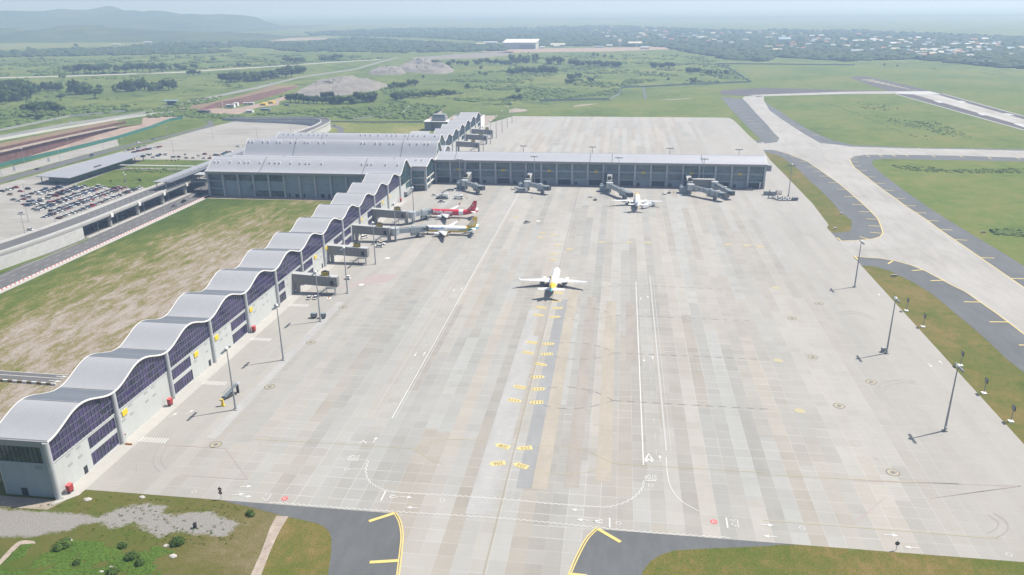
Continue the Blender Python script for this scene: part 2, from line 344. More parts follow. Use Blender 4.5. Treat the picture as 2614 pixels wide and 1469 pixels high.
for j in range(ny+1):
    for i in range(nx+1):
        x, y = -190+124*i/nx, 100+74.5*j/ny; vg.v.append((x, y, Z1+.006)); gv.append(max(-6, min(6, poly_dist((x, y), GPw))))
for j in range(ny):
    for i in range(nx): o_ = j*(nx+1)+i; vg.f.append((o_, o_+1, o_+nx+2, o_+nx+1)); vg.mi.append(0)
vo = vg.build('verge', 'verge_grass'); at_ = vo.data.attributes.new('gravel', 'FLOAT', 'POINT'); at_.data.foreach_set('value', gv)
tag(vo, 'rough verge of rank grass and grey gravel below the pier end', 'verge', kind='structure')
ground_sheet('verge', PP(rC, (325, 872), (560, 925), (690, 982), (748, 1090), (742, 1250), (715, 1470), (690, 1700), (-200, 1700), (60, 1460), (160, 1200), (250, 1010)), Z2, 'dry_verge', 'olive dry grass between the dirt track and the asphalt shoulder', 'verge')
ground_sheet('dirt_track', smooth_path(PP(rC, (-40, 1450), (60, 1230), (150, 990), (215, 870))) + smooth_path(PP(rC, (330, 875), (250, 1010), (160, 1200), (60, 1460))), Z3, 'track_soil', 'bare dirt track running up to the asphalt shoulder', 'track')
ground_sheet('dirt_track', smooth_path(PP(rB, (-60, 1370), (60, 1230), (190, 1118), (330, 1115))) + PP(rB, (350, 1140), (200, 1150), (110, 1240), (0, 1350), (-60, 1420)), Z3, 'track_soil', 'short dirt track curving in at the far left corner', 'track')
# apron
AP = [(-156.7, 173.7), (130.5, 173.7), (130.5, 487.6), (133.3, 496.3), (135.8, 552.8), (135.4, 653.8), (134.7, 716.3), (137.5, 768.6), (138, 816.4), (136.6, 858.3), (136.9, 924.6), (135.9, 980), (133, 994), (128, 997), (-136, 996), (-156.7, 930)]
ground_sheet('apron', AP, Z3, 'apron_concrete', 'broad pale concrete aircraft apron laid in long slabs', 'apron')
# taxiways: asphalt shoulders first, concrete above
TAX_L = PP(r8, (225, 125), (330, 165), (440, 210), (540, 280), (640, 350), (740, 420), (820, 485), (900, 555), (985, 630), (1060, 700), (1130, 775), (1160, 850), (1180, 915), (1150, 950), (1090, 970), (1040, 978), (900, 988), (772, 992))
TAX_R = PP(r8, (850, 180), (868, 225), (900, 268), (1000, 345), (1100, 425), (1200, 500), (1300, 570), (1400, 645), (1500, 710), (1620, 790), (1740, 880), (1880, 975), (2140, 1155), (2350, 1300), (2576, 1455), (2900, 1690))
SH_R = PP(r8, (2900, 1460), (2576, 1240), (2350, 1100), (2150, 980), (2000, 890), (1800, 770), (1600, 640), (1400, 500), (1200, 350), (1090, 260), (1065, 220), (1090, 190), (1200, 180), (2000, 195), (2576, 205), (3300, 225))
EW_B = PP(r8, (3300, 195), (2576, 170), (2000, 150), (1400, 140), (1000, 140), (900, 155))
EW_T = PP(r8, (3300, 120), (2576, 100), (2000, 85), (1400, 75), (850, 58), (760, 42))
SH_T = PP(r8, (3300, 102), (2576, 84), (2000, 74), (1400, 66), (870, 40), (720, 0))
CON_B = PP(r8, (882, 1145), (1000, 1155), (1150, 1165), (1300, 1190), (1450, 1230), (1600, 1290), (1750, 1370), (1870, 1435)) + PP(rF, (2000, 100), (2140, 200), (2300, 310), (2420, 400), (2576, 520), (2900, 770))
SH_B = PP(rF, (2900, 1190), (2576, 900), (2400, 760), (2200, 570), (2040, 430), (1950, 360), (1800, 230), (1650, 110), (1470, 0)) + PP(r8, (1350, 1340), (1250, 1290), (1100, 1245), (960, 1235))
UP_L = PP(r4, (0, 1425), (130, 1410), (155, 1370), (100, 1320), (20, 1225), (-90, 1110), (-150, 1040), (-215, 975), (-190, 958), (0, 953))
UP_R = PP(r4, (0, 1000), (60, 1100), (200, 1200), (400, 1330), (560, 1420)) 
UPS_R = PP(r4, (740, 1410), (600, 1360), (450, 1290), (300, 1200), (150, 1100), (0, 1005))
UPS_L = PP(r3, (2110, 968), (2200, 1080), (2330, 1220), (2420, 1310), (2500, 1390), (2530, 1402), (2380, 1404))
sh = 'shoulder_asphalt'
# one asphalt sheet for every shoulder round the parallel taxiway
SHL = PP(r8, (40, 118), (160, 150), (250, 215), (350, 290), (450, 390), (560, 490), (680, 610), (760, 710), (870, 790), (865, 890), (800, 905), (670, 912))
ground_sheet('taxiway_shoulder', [G(1925, 358.7)] + UPS_L[::-1][1:] + UPS_R[::-1] + SH_T[::-1] + SH_R[::-1] + SH_B + [Vector((130.5, 413.3, 0)), Vector((130.5, 476.9, 0))] + SHL[::-1] + PP(r8, (-60, 95), (-60, 30)), Z2, sh, 'grey asphalt shoulder bordering the curving taxiway', 'shoulder')
ground_sheet('grass_strip', [(130.5, 480), (130.4, 487.6), (133.3, 496.3), (135.8, 552.8), (135.4, 653.8), (134.7, 716.3), (136.5, 752)] + [(p.x, p.y) for p in SHL] + [(130.5, 477)], Z3, 'dry_verge', 'tapering strip of dry grass between apron and taxiway shoulder', 'grass strip')
con = TAX_L[::-1] + PP(r8, (90, 92), (0, 90), (-60, 92), (-60, 25), (0, 14)) + UP_L + UP_R + EW_T[::-1][:] + EW_B + TAX_R + CON_B[::-1] + [Vector((130.5, 429.3, 0)), Vector((130.5, 459.6, 0))]
ground_sheet('taxiway', con, Z4, 'taxiway_concrete', 'worn pale concrete taxiway curving past the apron', 'taxiway')
# infield lawns
ground_sheet('infield', SH_R + [(900, 330), (700, 60), (131, 60), (131, 413)][:0] + PP(r8, (3600, 240), (3600, 1900)), Z1, 'infield_grass', 'green infield with scrub beyond the right taxiway shoulder', 'infield')
ground_sheet('infield', [Vector((130.5, 413.3, 0)), Vector((130.5, 120, 0)), Vector((260, 120, 0))] + SH_B, Z1, 'dry_verge', 'dry grass bank between apron edge and lower taxiway', 'infield')
ground_sheet('infield', UPS_R + PP(r4, (0, 962), (800, 938), (1290, 930), (2576, 1296), (3200, 1470)) + SH_T[:-1], Z1, 'infield_grass', 'smooth green infield between taxiway and runway', 'infield')
ground_sheet('infield', PP(r3, (0, 1160), (300, 1110), (560, 1080), (900, 1015), (1500, 990), (1800, 870), (2400, 835), (2470, 820), (2200, 650)) + PP(r4, (0, 635), (900, 650), (2000, 700), (3300, 1000), (3300, 1500), (2576, 1296), (1290, 925), (0, 960)) + PP(r3, (2090, 960), (2200, 1080), (2330, 1220), (2420, 1310), (2500, 1390), (2440, 1410), (2380, 1350), (2300, 1260), (2210, 1175)), Z1, 'infield_grass', 'bright mown airfield grass behind the far apron', 'infield')
# runway, its end link and blast pad
ground_sheet('blast_pad', PP(r4, (850, 772), (960, 750), (1100, 775), (1500, 865), (1760, 930), (1290, 930), (1200, 895)), Z2, 'dark_asphalt', 'dark blast pad with pale chevrons beyond the runway end', 'blast pad')
ground_sheet('taxiway_apron', PP(r4, (-215, 950), (0, 953), (800, 937), (1290, 934), (1290, 905), (800, 893), (300, 880), (0, 872)) + PP(r3, (2300, 890), (2130, 903), (2095, 915), (2120, 945)), Z2, 'dark_asphalt', 'brown old asphalt apron at the taxiway bend', 'asphalt')
ground_sheet('link_taxiway', PP(r4, (-60, 962), (0, 955), (800, 934), (1290, 931), (1330, 905), (800, 911), (0, 938), (-150, 945)), Z4, 'taxiway_concrete', 'narrow link from the taxiway bend to the runway end', 'taxiway')
RW = PP(r4, (1290, 930), (1290, 905), (1660, 903), (1780, 930), (2000, 990), (2576, 1150), (3400, 1378), (3400, 1522), (2576, 1293), (2000, 1132), (1500, 992))
ground_sheet('runway', RW, Z3, 'dark_asphalt', 'dark asphalt runway with white edge lines at far right', 'runway')
rm = MB()
for pts in (((1295, 930), (1330, 908), (1640, 906), (1760, 935), (1560, 940)), ((1680, 1000), (1730, 998), (1790, 1018), (1740, 1022)), ((1900, 1003), (1960, 1000), (2010, 1016), (1950, 1022)), ((2110, 1122), (2180, 1120), (2240, 1142), (2160, 1146)), ((2360, 1125), (2420, 1126), (2490, 1142), (2430, 1146)), ((2470, 1228), (2540, 1226), (2650, 1262), (2570, 1262))): rm.poly(PP(r4, *pts), ZM)
for pts in (((1300, 933), (2576, 1292), (3400, 1520)), ((1770, 931), (2576, 1153), (3400, 1380))): rm.strip([tuple(p)[:2] for p in PP(r4, *pts)], 2.2, ZM)
tag(rm.build('runway_marking', 'faded_white'), 'white threshold blocks and edge lines painted on the runway', 'marking', kind='structure')
k = N('worn_centre'); pz = k.pos(); f = k.noise(pz, .03, 5, .7, stretch=(1, .2, 1, R(-60)))
k.done(k.ramp(f, [(.35, (.2, .19, .17)), (.6, (.34, .33, .31))]), .9)
ground_sheet('runway_wear', PP(r4, (1480, 938), (1720, 940), (2576, 1185), (3400, 1415), (3400, 1480), (2576, 1252), (1700, 1000)), ZM-.02, 'worn_centre', 'pale worn rubber band down the middle of the runway', 'runway')
cm = MB()
for i in range(9): a = PP(r4, (960+62*i, 790+12.5*i), (1100+50*i, 793+13*i), (1100+50*i, 797+13*i), (985+62*i, 797+12.5*i)); cm.poly(a, Z3+.02)
tag(cm.build('chevron_marking', 'faded_yellow'), 'pale stripes across the dark blast pad', 'marking', kind='structure')
# lawns behind the terminal and small patches
ground_sheet('lawn', PP(zr, (1300, 720), (1560, 480), (1640, 250), (2000, 262), (2576, 270)) + [rq(2, 2)][:0] + PP(r2, (1880, 1230), (1740, 1335), (1300, 1400)), Z1, 'mown_grass', 'mown lawn with swept straw lines behind the terminal hall', 'lawn')
ground_sheet('yard', [(-215, 872), (-156.7, 872), (-156.7, 1000), (-215, 1000)], Z2, 'pale_soil', 'pale yard behind the end of the far pier', 'yard')
ground_sheet('path', PP(r2, (1700, 1200), (1800, 1130), (1870, 1095), (1850, 1075), (1870, 1130), (1740, 1205)), Z2, 'pale_soil', 'pale service path leading to the far pier yard', 'path')
# foreground asphalt either side of the apron exit
a1 = PP(rB, (2150, 712)) + PP(rC, (0, 735), (700, 785), (1360, 832)) + PP(rC, (1400, 880), (1425, 950), (1435, 1060), (1425, 1200), (1415, 1320), (1395, 1448), (1370, 1620), (690, 1620), (715, 1448), (745, 1250), (750, 1100), (735, 1030), (680, 975), (600, 940), (300, 875), (0, 795)) + PP(rB, (2260, 745))
ground_sheet('taxiway_shoulder', a1, Z2+.005, sh, 'dark asphalt shoulder left of the apron exit in the foreground', 'shoulder')
a2 = PP(rD, (860, 990), (1400, 1040), (1960, 1082), (2522, 1120)) + PP(rE, (370, 1150), (150, 1152)) + PP(rD, (2522, 1165), (1900, 1190), (1600, 1210), (1480, 1250), (1380, 1310), (1310, 1400), (1300, 1448), (1280, 1600), (540, 1600), (590, 1448), (640, 1300), (700, 1160), (770, 1070))
ground_sheet('taxiway_shoulder', a2, Z2+.005, sh, 'dark asphalt shoulder right of the apron exit in the foreground', 'shoulder')
ground_sheet('apron_exit', PP(rC, (1360, 815), (1366, 832), (1400, 880), (1425, 950), (1435, 1060), (1425, 1200), (1415, 1320), (1395, 1448), (1370, 1620)) + PP(rD, (540, 1600), (590, 1448), (640, 1300), (700, 1160), (770, 1070), (855, 990), (860, 970)), Z3+.006, 'apron_concrete', 'pale concrete apron exit leaving at the bottom of the picture', 'apron')
ground_sheet('verge', PP(rD, (1310, 1400), (1380, 1310), (1480, 1250), (1600, 1210), (1900, 1190), (2522, 1165)) + PP(rE, (150, 1152), (760, 1160), (850, 1210), (1000, 1190), (1200, 1195), (1420, 1235), (1900, 1270), (2537, 1315), (2900, 1345), (2900, 1700)) + PP(rD, (1200, 1700)), Z3-.007, 'dry_verge', 'dry mown grass bank at the bottom right corner', 'verge')
# ------------------------------------------------------------------ terminal materials
def mat_roof(name, c, rib=.55, axis=0, amp=.16):
    k = N(name); p = k.pos(); s = k.sep(p)
    f = k.math('FRACT', k.math('DIVIDE', s[axis], rib)); rbv = k.math('PINGPONG', f, .5)
    d = k.ramp(rbv, [(.04, (1-amp*1.6,)*3), (.16, (1,)*3), (.4, (1,)*3), (.5, (1+amp*.3,)*3)])
    a = k.noise(p, .08, 4, .6); b = k.noise(p, .9, 4, .7, stretch=(1.5, .2, 1))
    col = k.mix(k.math('MULTIPLY_ADD', b, .5, k.math('MULTIPLY', a, .5)), tuple(x*.86 for x in c), tuple(min(1, x*1.12) for x in c))
    col = k.mix(1.0, col, d, 'MULTIPLY')
    return k.done(col, .5, .15, bump=rbv, strength=.35, dist=.12, spec=.4)
def mat_glass(name, c, c2, rough=.08):
    k = N(name); p = k.pos()
    a = k.noise(p, .12, 3, .6); v = k.n('TexVoronoi'); v.feature = 'F1'; k.set(v.inputs['Vector'], p); v.inputs['Scale'].default_value = .45
    f = k.math('MULTIPLY_ADD', k.sep(v.outputs['Color'])[0], .45, k.math('MULTIPLY', a, .7))
    return k.done(k.ramp(f, [(.3, c), (.75, c2)]), rough, 0, spec=.6)
def mat_panel(name, c, pitch=2.4):
    k = N(name); p = k.pos(); s = k.sep(p)
    h = k.math('ADD', s[0], s[1]); e = k.math('FRACT', k.math('DIVIDE', h, pitch)); e2 = k.math('FRACT', k.math('DIVIDE', s[2], 3.7))
    j = k.ramp(e, [(.0, (.78,)*3), (.03, (1,)*3)]); j2 = k.ramp(e2, [(.0, (.85,)*3), (.02, (1,)*3)])
    a = k.noise(p, .35, 5, .65, stretch=(1, 1, .3))
    col = k.mix(a, tuple(x*.86 for x in c), tuple(min(1, x*1.1) for x in c))
    col = k.mix(1.0, k.mix(1.0, col, j, 'MULTIPLY'), j2, 'MULTIPLY')
    return k.done(col, .6, spec=.3)
mat_roof('pier_roof_metal', (.37, .375, .39), .6, 0, .34); mat_roof('dark_roof_metal', (.135, .15, .172), .55, 0, .03); mat_roof('hall_roof_metal', (.355, .365, .39), .8, 0, .06)
mat_glass('violet_glass', (.012, .018, .032), (.06, .04, .125)); mat_glass('green_glass', (.02, .035, .035), (.06, .10, .095)); mat_glass('grey_glass', (.06, .095, .11), (.12, .165, .18), .12); mat_glass('teal_glass', (.03, .06, .065), (.08, .15, .15))  # violet glass mixes reflected sky tints into its colour; grey glass holds bluish skylight
mat_panel('pale_panel', (.46, .475, .46)); mat_panel('grey_panel', (.265, .315, .345), 3.0)  # grey panel has the bluish skylight of the shaded fronts put into its colour
plain('white_trim', (.72, .71, .68), .5, var=.08); plain('soffit_beige', (.40, .33, .26), .7); plain('column_grey', (.40, .41, .42), .6, var=.1, scale=.3); plain('fascia_grey', (.26, .27, .28), .6, var=.1)
plain('frame_blue', (.15, .16, .2), .5); plain('frame_dark', (.05, .06, .07), .5); plain('frame_grey', (.22, .24, .25), .5); plain('joint_dark', (.1, .105, .11), .7); plain('dark_opening', (.025, .03, .035), .6); plain('louvre_grey', (.32, .33, .33), .6)
plain('sign_yellow', (.68, .5, .02), .5, var=.15, scale=2); plain('sign_black', (.02, .02, .02), .5); plain('shutter_grey', (.2, .22, .24), .6)
FX, PX0, BAY = -156.7, -175.0, 30.45                       # pier facade, landward edge, bay length
def wave(t, zv, h, pk=.5):
    u = .5*t/pk if t < pk else .5+.5*(t-pk)/(1-pk)
    return zv+h*(.5-.5*math.cos(2*math.pi*u))
def wave_roof(name, parent, x0, x1, y0, y1, zv, h, pk=.5, mat='pier_roof_metal', th=.55, n=28, dark_back=False):
    m = MB(); rings = []
    for i in range(n+1):
        t = i/n; y = y0+(y1-y0)*t; z = wave(t, zv, h, pk)
        rings.append([(x0, y, z), (x1, y, z), (x1, y, z-th), (x0, y, z-th)])
    m.loft(rings, fn=lambda j, i: ((3 if dark_back and j >= n*pk+.5 else 0), 1, 2, 1)[i])  # rear half of each pier wave takes a darker, nearly ribless colour
    for r in (rings[0], rings[-1]): m.add(r, [(0, 1, 2, 3)], 1)
    o = m.build(name, [mat, 'soffit_beige', 'soffit_beige', 'dark_roof_metal'], parent, fix=True)
    for xa, xb in ((x0-.1, x0+.16), (x1-.16, x1+.1)):              # raised pale edge trim at each verge
        ed = MB().loft([[(xa, r[0][1], r[0][2]+.06), (xb, r[0][1], r[0][2]+.06), (xb, r[0][1], r[0][2]-th+.12), (xa, r[0][1], r[0][2]-th+.12)] for r in rings], caps=True)
        ed.build('roof_edge', 'white_trim', o, fix=True)
    for t in (.012, pk+.02):                                # ridge and valley joint covers
        y = y0+(y1-y0)*t; z = wave(t, zv, h, pk); MB().box(x0+.3, x1-.3, y-.18, y+.18, z-.1, z+.05).build('roof_joint', 'joint_dark', o)
    return o
def profile_glass(m, x, ya, yb, zb, y0, y1, zv, h, pk, off=.6, n=20, mi=0):
    for i in range(n):
        a, b = ya+(yb-ya)*i/n, ya+(yb-ya)*(i+1)/n
        m.add([(x, a, zb), (x, b, zb), (x, b, wave((b-y0)/(y1-y0), zv, h, pk)-off), (x, a, wave((a-y0)/(y1-y0), zv, h, pk)-off)], [(0, 1, 2, 3)], mi)
def mull_y(m, x, ya, yb, z0, ztop, step, hz=(), w=.13):
    n = max(1, round((yb-ya)/step))
    for i in range(n+1):
        y = ya+(yb-ya)*i/n; zt = ztop(y) if callable(ztop) else ztop
        if zt-z0 > .3: m.box(x, x+.14, y-w/2, y+w/2, z0, zt)
    for z in hz:
        if callable(ztop):
            ys = [ya+(yb-ya)*i/40 for i in range(41) if ztop(ya+(yb-ya)*i/40) > z]
            if len(ys) > 1: m.box(x, x+.12, ys[0], ys[-1], z-w/2, z+w/2)
        else: m.box(x, x+.12, ya, yb, z-w/2, z+w/2)
def mull_x(m, y, xa, xb, z0, z1, step, hz=(), w=.13):
    n = max(1, round((xb-xa)/step))
    for i in range(n+1):
        x = xa+(xb-xa)*i/n; m.box(x-w/2, x+w/2, y-.14, y, z0, z1)
    for z in hz: m.box(xa, xb, y-.12, y, z-w/2, z+w/2)
def pier_bay(T, y0, pat, k, zv=18.8, h=3.9, glass='violet_glass'):
    y1 = y0+BAY
    wave_roof('roof', T, PX0, FX+1.0, y0, y1, zv, h, dark_back=True)
    zt = lambda y: wave((y-y0)/BAY, zv, h)-.6
    g = MB(); profile_glass(g, FX, y0+.9, y1-.9, 11.2, y0, y1, zv, h, .5); go = g.build('curtain_wall', glass, T)
    mm = MB(); mull_y(mm, FX+.01, y0+.9, y1-.9, 11.2, zt, 1.55, (13.3, 15.6, 17.9, 20.3), .1); mm.build('mullions', 'frame_blue', go)
    wl = MB(); wins = []
    if pat == 1: wins = [(y0+1.2, y0+14.6)]
    elif pat == 2: wins = [(y0+16.2, y0+29.3)]
    elif pat == 3: wins = [(y0+1.2, y0+9.5), (y0+20, y0+29.3)]
    segs = []; c = y0
    for a, b in wins: segs.append((c, a)); c = b
    segs.append((c, y1))
    for a, b in segs: wl.box(FX-.4, FX, a, b, 0, 11.2)
    for a, b in wins:
        for za_, zb_ in ((0, .4), (4.7, 6.1), (10.2, 11.2)): wl.box(FX-.4, FX+.03, a, b, za_, zb_)
    wl.box(FX-.35, FX+.18, y0, y1, 10.9, 11.25)
    wl.build('wall', 'pale_panel', T)
    for a, b in wins:
        for za_, zb_ in ((.4, 4.7), (6.1, 10.2)):
            w_ = MB().add([(FX-.25, a, za_), (FX-.25, b, za_), (FX-.25, b, zb_), (FX-.25, a, zb_)], [(0, 1, 2, 3)]).build('window', glass, T)
            fm = MB(); mull_y(fm, FX-.24, a, b, za_, zb_, 1.6, (za_+.06, zb_-.06)); fm.build('window_frame', 'frame_blue', w_)
    for a, b in segs:
        if b-a > 8:
            for i in range(int((b-a)/4.5)):
                for z_ in (9.4, 6.3):
                    if (i*7+int(z_)+k) % 3: MB().box(FX, FX+.05, a+2+i*4.4, a+3.9+i*4.4, z_, z_+.75).build('louvre', 'louvre_grey', T)
    dm = [s for s in segs if s[1]-s[0] > 8]
    if dm and k % 2 == 0:
        a, b = dm[0]; MB().box(FX, FX+.06, b-4.2, b-2.6, 0, 2.6).build('door', 'dark_opening', T)
    col = MB().cyl((FX+.25, y0, 0), (FX+.25, y0, zv-.3), .85, .85, 14)
    col.cyl((FX+.25, y0, 9.6), (FX+.25, y0, 9.8), .9, .9, 14); col.build('column', 'column_grey', T, smooth=False)
    if dm and pat != 3 and k:
        a, b = dm[0]; s_ = MB().box(FX+.02, FX+.32, a+2.6, a+5.2, 8.1, 9.9).build('wall_sign', 'sign_yellow', T)
def pier(name, y0, pats, label, endwall=True, glass='violet_glass'):
    T = empty(name, (FX-9, y0, 0)); tag(T, label, 'terminal', 'wavy roofed wings of the airport terminal')
    for k, pt in enumerate(pats): pier_bay(T, y0+BAY*k, pt, k, glass=glass)
    y1 = y0+BAY*len(pats); xw = PX0+1.6
    MB().box(xw, xw+.4, y0+.3, y1-.3, 0, 18.4).box(xw+.4, FX-.4, y1-.5, y1-.1, 0, 18.3).build('rear_wall', 'pale_panel', T)
    MB().cyl((FX+.25, y1, 0), (FX+.25, y1, 18.5), .85, .85, 14).build('column', 'column_grey', T)
    if endwall:
        e = MB(); e.box(xw+.4, FX-.2, y0+.2, y0+.6, 0, 11.3); e.box(xw+.4, FX-.2, y0+.2, y0+.6, 16.6, 18.4); e.box(FX-2.0, FX-.2, y0+.19, y0+.5, 11.3, 16.6); e.build('end_wall', 'grey_panel', T)
        MB().box(PX0+.3, FX+.7, y0-.25, y0+.19, 16.9, 18.75).build('fascia', 'fascia_grey', T)
        w_ = MB().add([(xw+.4, y0+.4, 11.3), (FX-2, y0+.4, 11.3), (FX-2, y0+.4, 16.6), (xw+.4, y0+.4, 16.6)], [(0, 1, 2, 3)]).build('end_window', 'green_glass', T)
        fm = MB(); mull_x(fm, y0+.38, xw+.4, FX-2, 11.3, 16.6, 1.5, (11.4, 14.2, 16.5)); fm.build('window_frame', 'frame_dark', w_)
        MB().box(FX-5.2, FX-2.8, y0+.12, y0+.2, 9.4, 10.4).build('louvre', 'shutter_grey', T)
        MB().box(FX-11.3, FX-9.4, y0+.12, y0+.2, 0, 2.6).build('door', 'dark_opening', T)
    return T
PATS = [2, 0, 1, 2, 0, 3, 1, 2, 1, 2, 1, 0]
near_pier = pier('pier_building', 168.8, PATS, 'long terminal wing with twelve roof waves and violet windows, nearest the camera')
far_pier = pier('pier_building', 686.5, [1, 0, 2, 1, 0, 2], 'shorter wavy terminal wing of six roof waves beyond the main hall', endwall=False, glass='teal_glass')
ground_sheet('pavement', [(-156.7, 165), (-151.6, 171), (-151.6, 534), (-156.7, 534)], Z4, 'kerb_concrete', 'narrow concrete walkway along the foot of the wavy pier', 'pavement')
ground_sheet('pavement', [(-178, 163), (-156, 163.5), (-152, 172), (-157, 172), (-157, 168), (-178, 168)], Z2, 'pale_soil', 'bare strip of ground below the end wall of the pier', 'pavement')

# ------------------------------------------------------------------ main hall
HL = -306.2
T = empty('terminal_hall', (-230, 610, 0)); tag(T, 'large main terminal hall with three broad curved grey roofs', 'terminal')
def YP(p, Y):                                               # helper used for roof vents: where the sight line through a ground point meets y = Y
    t = Y/p.y; return p.x*t
def vents(o, fn, ab, y, z0, slope):
    for a in ab:
        x = YP(fn(*a), y)
        v = MB().cyl((x, y, z0-.6), (x, y+.25, z0+1.5), .42, .5, 8).cyl((x, y+.25, z0+1.5), (x, y+.3, z0+1.8), .62, .3, 8); v.build('roof_vent', 'white_trim', o)
z2 = K(500, 320, 7.241)
def hall_roof(x1, y0, y1, h, pk):
    o = wave_roof('roof', T, HL, x1, y0, y1, 18.8, h, pk, 'hall_roof_metal', th=.7)
    for xj in (HL+42.5, x1-29):
        jm = MB()
        for i in range(24):
            t, t2 = i/24, (i+1)/24
            za_, zb_ = wave(t, 18.8, h, pk), wave(t2, 18.8, h, pk)
            jm.bar((xj, y0+(y1-y0)*t, za_+.03), (xj, y0+(y1-y0)*t2, zb_+.03), .5, .12)
        jm.build('expansion_joint', 'joint_dark', o)
    return o
wa = hall_roof(-155.7, 534.2, 566.2, 7.9, .57); ia = hall_roof(-144.2, 566.2, 595.2, 3.4, .6); wb_ = hall_roof(-144.2, 595.2, 625.6, 12.2, .52); ib = hall_roof(-144.2, 625.6, 655.6, 3.4, .5); wc = hall_roof(-155.7, 655.6, 686.5, 8.2, .5)
vents(wa, z2, [(x, 690) for x in (360, 430, 640, 810, 915, 985, 1195, 1375, 1475, 1550, 1755, 1930, 2040, 2110, 2330)], 544.5, wave(.32, 18.8, 7.9, .57), 0)
vents(wa, z1, [(x, 575) for x in (180, 290, 360, 620, 840)], 544.5, wave(.32, 18.8, 7.9, .57), 0)
vents(wb_, z2, [(x, 385) for x in (1005, 1070, 1260, 1360, 1520, 1580, 1775, 1870, 2035, 2095, 2290, 2390)], 606.5, wave(.37, 18.8, 12.2, .52), 0)
vents(wb_, z1, [(x, 265) for x in (180, 245, 440, 540, 705, 775, 1075, 1210, 1345, 1415)], 606.5, wave(.37, 18.8, 12.2, .52), 0)
vents(wc, z2, [(x, 215) for x in (1640, 1730, 1820, 1965, 2110, 2200, 2285, 2440)], 667, wave(.37, 18.8, 8.2, .5), 0)
vents(wc, z1, [(x, 88) for x in (165, 255, 345, 490, 650, 740, 825, 985, 1135, 1225, 1350, 1535)], 667, wave(.37, 18.8, 8.2, .5), 0)
vents(ia, z1, [(1180, 512), (1285, 512)], 577, wave(.37, 18.8, 3.4, .6), 0)
HY = 537.2
hw = MB(); hw.box(-293.5, FX-19, HY, HY+.5, 0, 17.2)
hw.box(-305, -293.5, HY+3.5, HY+4, 0, 17.2); hw.box(-305.5, -305, HY+.5, 686, 0, 18.2); hw.box(-305, -157, 685.7, 686.2, 0, 18.2)
for z_ in (5.2, 11.0): hw.box(-305.5, -293.5, HY-.2, HY+3.5, z_, z_+.9)
hw.build('wall', 'grey_panel', T)
MB().box(HL+.3, FX-18.5, 534.4, 535.6, 16.9, 18.55).build('fascia', 'fascia_grey', T)
for i in range(12):
    x = -305.2+12.0*i
    if x > -174: break
    MB().bar((x, 536.4, 0), (x, 536.4, 17.2), 1.3, 1.5, upv=(0, 1, 0)).build('column', 'column_grey', T)
def win_x(T, y, xa, xb, za_, zb_, glass, step=1.5, hz=()):
    w_ = MB().add([(xa, y, za_), (xb, y, za_), (xb, y, zb_), (xa, y, zb_)], [(0, 1, 2, 3)]).build('window', glass, T)
    fm = MB(); mull_x(fm, y-.02, xa, xb, za_, zb_, step, (za_+.06, zb_-.06)+tuple(hz)); fm.build('window_frame', 'frame_grey', w_); return w_
for i in range(1, 5): win_x(T, HY-.06, -304.4+12*i, -294.2+12*i, 11.6, 17.0, 'green_glass')
for i in range(3, 5): win_x(T, HY-.06, -304.4+12*i, -294.2+12*i, .4, 4.6, 'green_glass', 2.5)
for i, (xa, za_, w_) in enumerate(((-288, 9.6, 3), (-279, 9.8, 5.6), (-272.5, 9.7, 4), (-262, 9.6, 3), (-252, 9.5, 3.4), (-244.4, 9.5, 3), (-233, 9.6, 6.5), (-226, 9.5, 5), (-214, 9.3, 5), (-206, 9.3, 4), (-244, 15.6, 4), (-232, 15.6, 6), (-219, 13.9, 2.2), (-196, 9.3, 6), (-186, 9.3, 5))):
    for j in range(int(w_/1.5)): MB().box(xa+j*1.55, xa+j*1.55+1.15, HY-.05, HY, za_, za_+.8).build('louvre', 'shutter_grey', T)
for xa, xb, zt in ((-243, -241.6, 2.6), (-238, -235, 2.4), (-231.5, -230.2, 2.6), (-218, -215, 2.8), (-212.5, -209.5, 2.8), (-200, -197, 2.6), (-190, -187, 2.6), (-272, -269.6, 8.9)):
    MB().box(xa, xb, HY-.05, HY, 0 if zt < 8 else 6.8, zt).build('door', 'dark_opening', T)
st = MB()                                                   # outside steel stair on the third bay
st.bar((-271, 535.9, 6.4), (-262, 535.9, .2), 1.2, .25); st.bar((-271, 535.3, 7.4), (-262, 535.3, 1.2), .08, .08); st.box(-273.5, -270.8, 535.2, 537.1, 6.2, 6.5); st.box(-273.4, -273.2, 535.3, 535.5, 0, 6.3)
st.build('outside_stair', 'frame_grey', T)
# east faces: gable of wave A, the glazed infill and the gable of the middle roof over the cross pier
zt = lambda y: wave((y-534.2)/32, 18.8, 7.9, .57)-.75
g = MB(); profile_glass(g, FX, 535.3, 565.4, 9.6, 534.2, 566.2, 18.8, 7.9, .57, .75); go = g.build('curtain_wall', 'teal_glass', T); mm = MB(); mull_y(mm, FX+.01, 535.3, 565.4, 9.6, zt, 1.7, (12, 15, 18, 21)); mm.build('mullions', 'frame_dark', go)
MB().box(FX-.4, FX, 534.6, 566, 0, 9.6).build('wall', 'pale_panel', T)
MB().add([(FX+.05, 551, 4.4), (FX+.05, 564.5, 4.4), (FX+.05, 564.5, 9), (FX+.05, 551, 9)], [(0, 1, 2, 3)]).build('window', 'teal_glass', T)
MB().bar((FX+1.2, 545, 2.6), (FX+1.2, 566, 2.6), 2.6, 2.4).build('entrance_canopy', 'fascia_grey', T)
MB().cyl((FX+.1, 566.4, 0), (FX+.1, 566.4, 18.4), .8, .8, 12).build('column', 'column_grey', T)
MB().box(FX, -145, 567.2, 567.6, 15.2, 18.6).box(FX, -145, 567.2, 567.6, 4.2, 4.9).box(FX, -145, 567.2, 567.6, 9.5, 10.1).build('spandrel', 'column_grey', T)
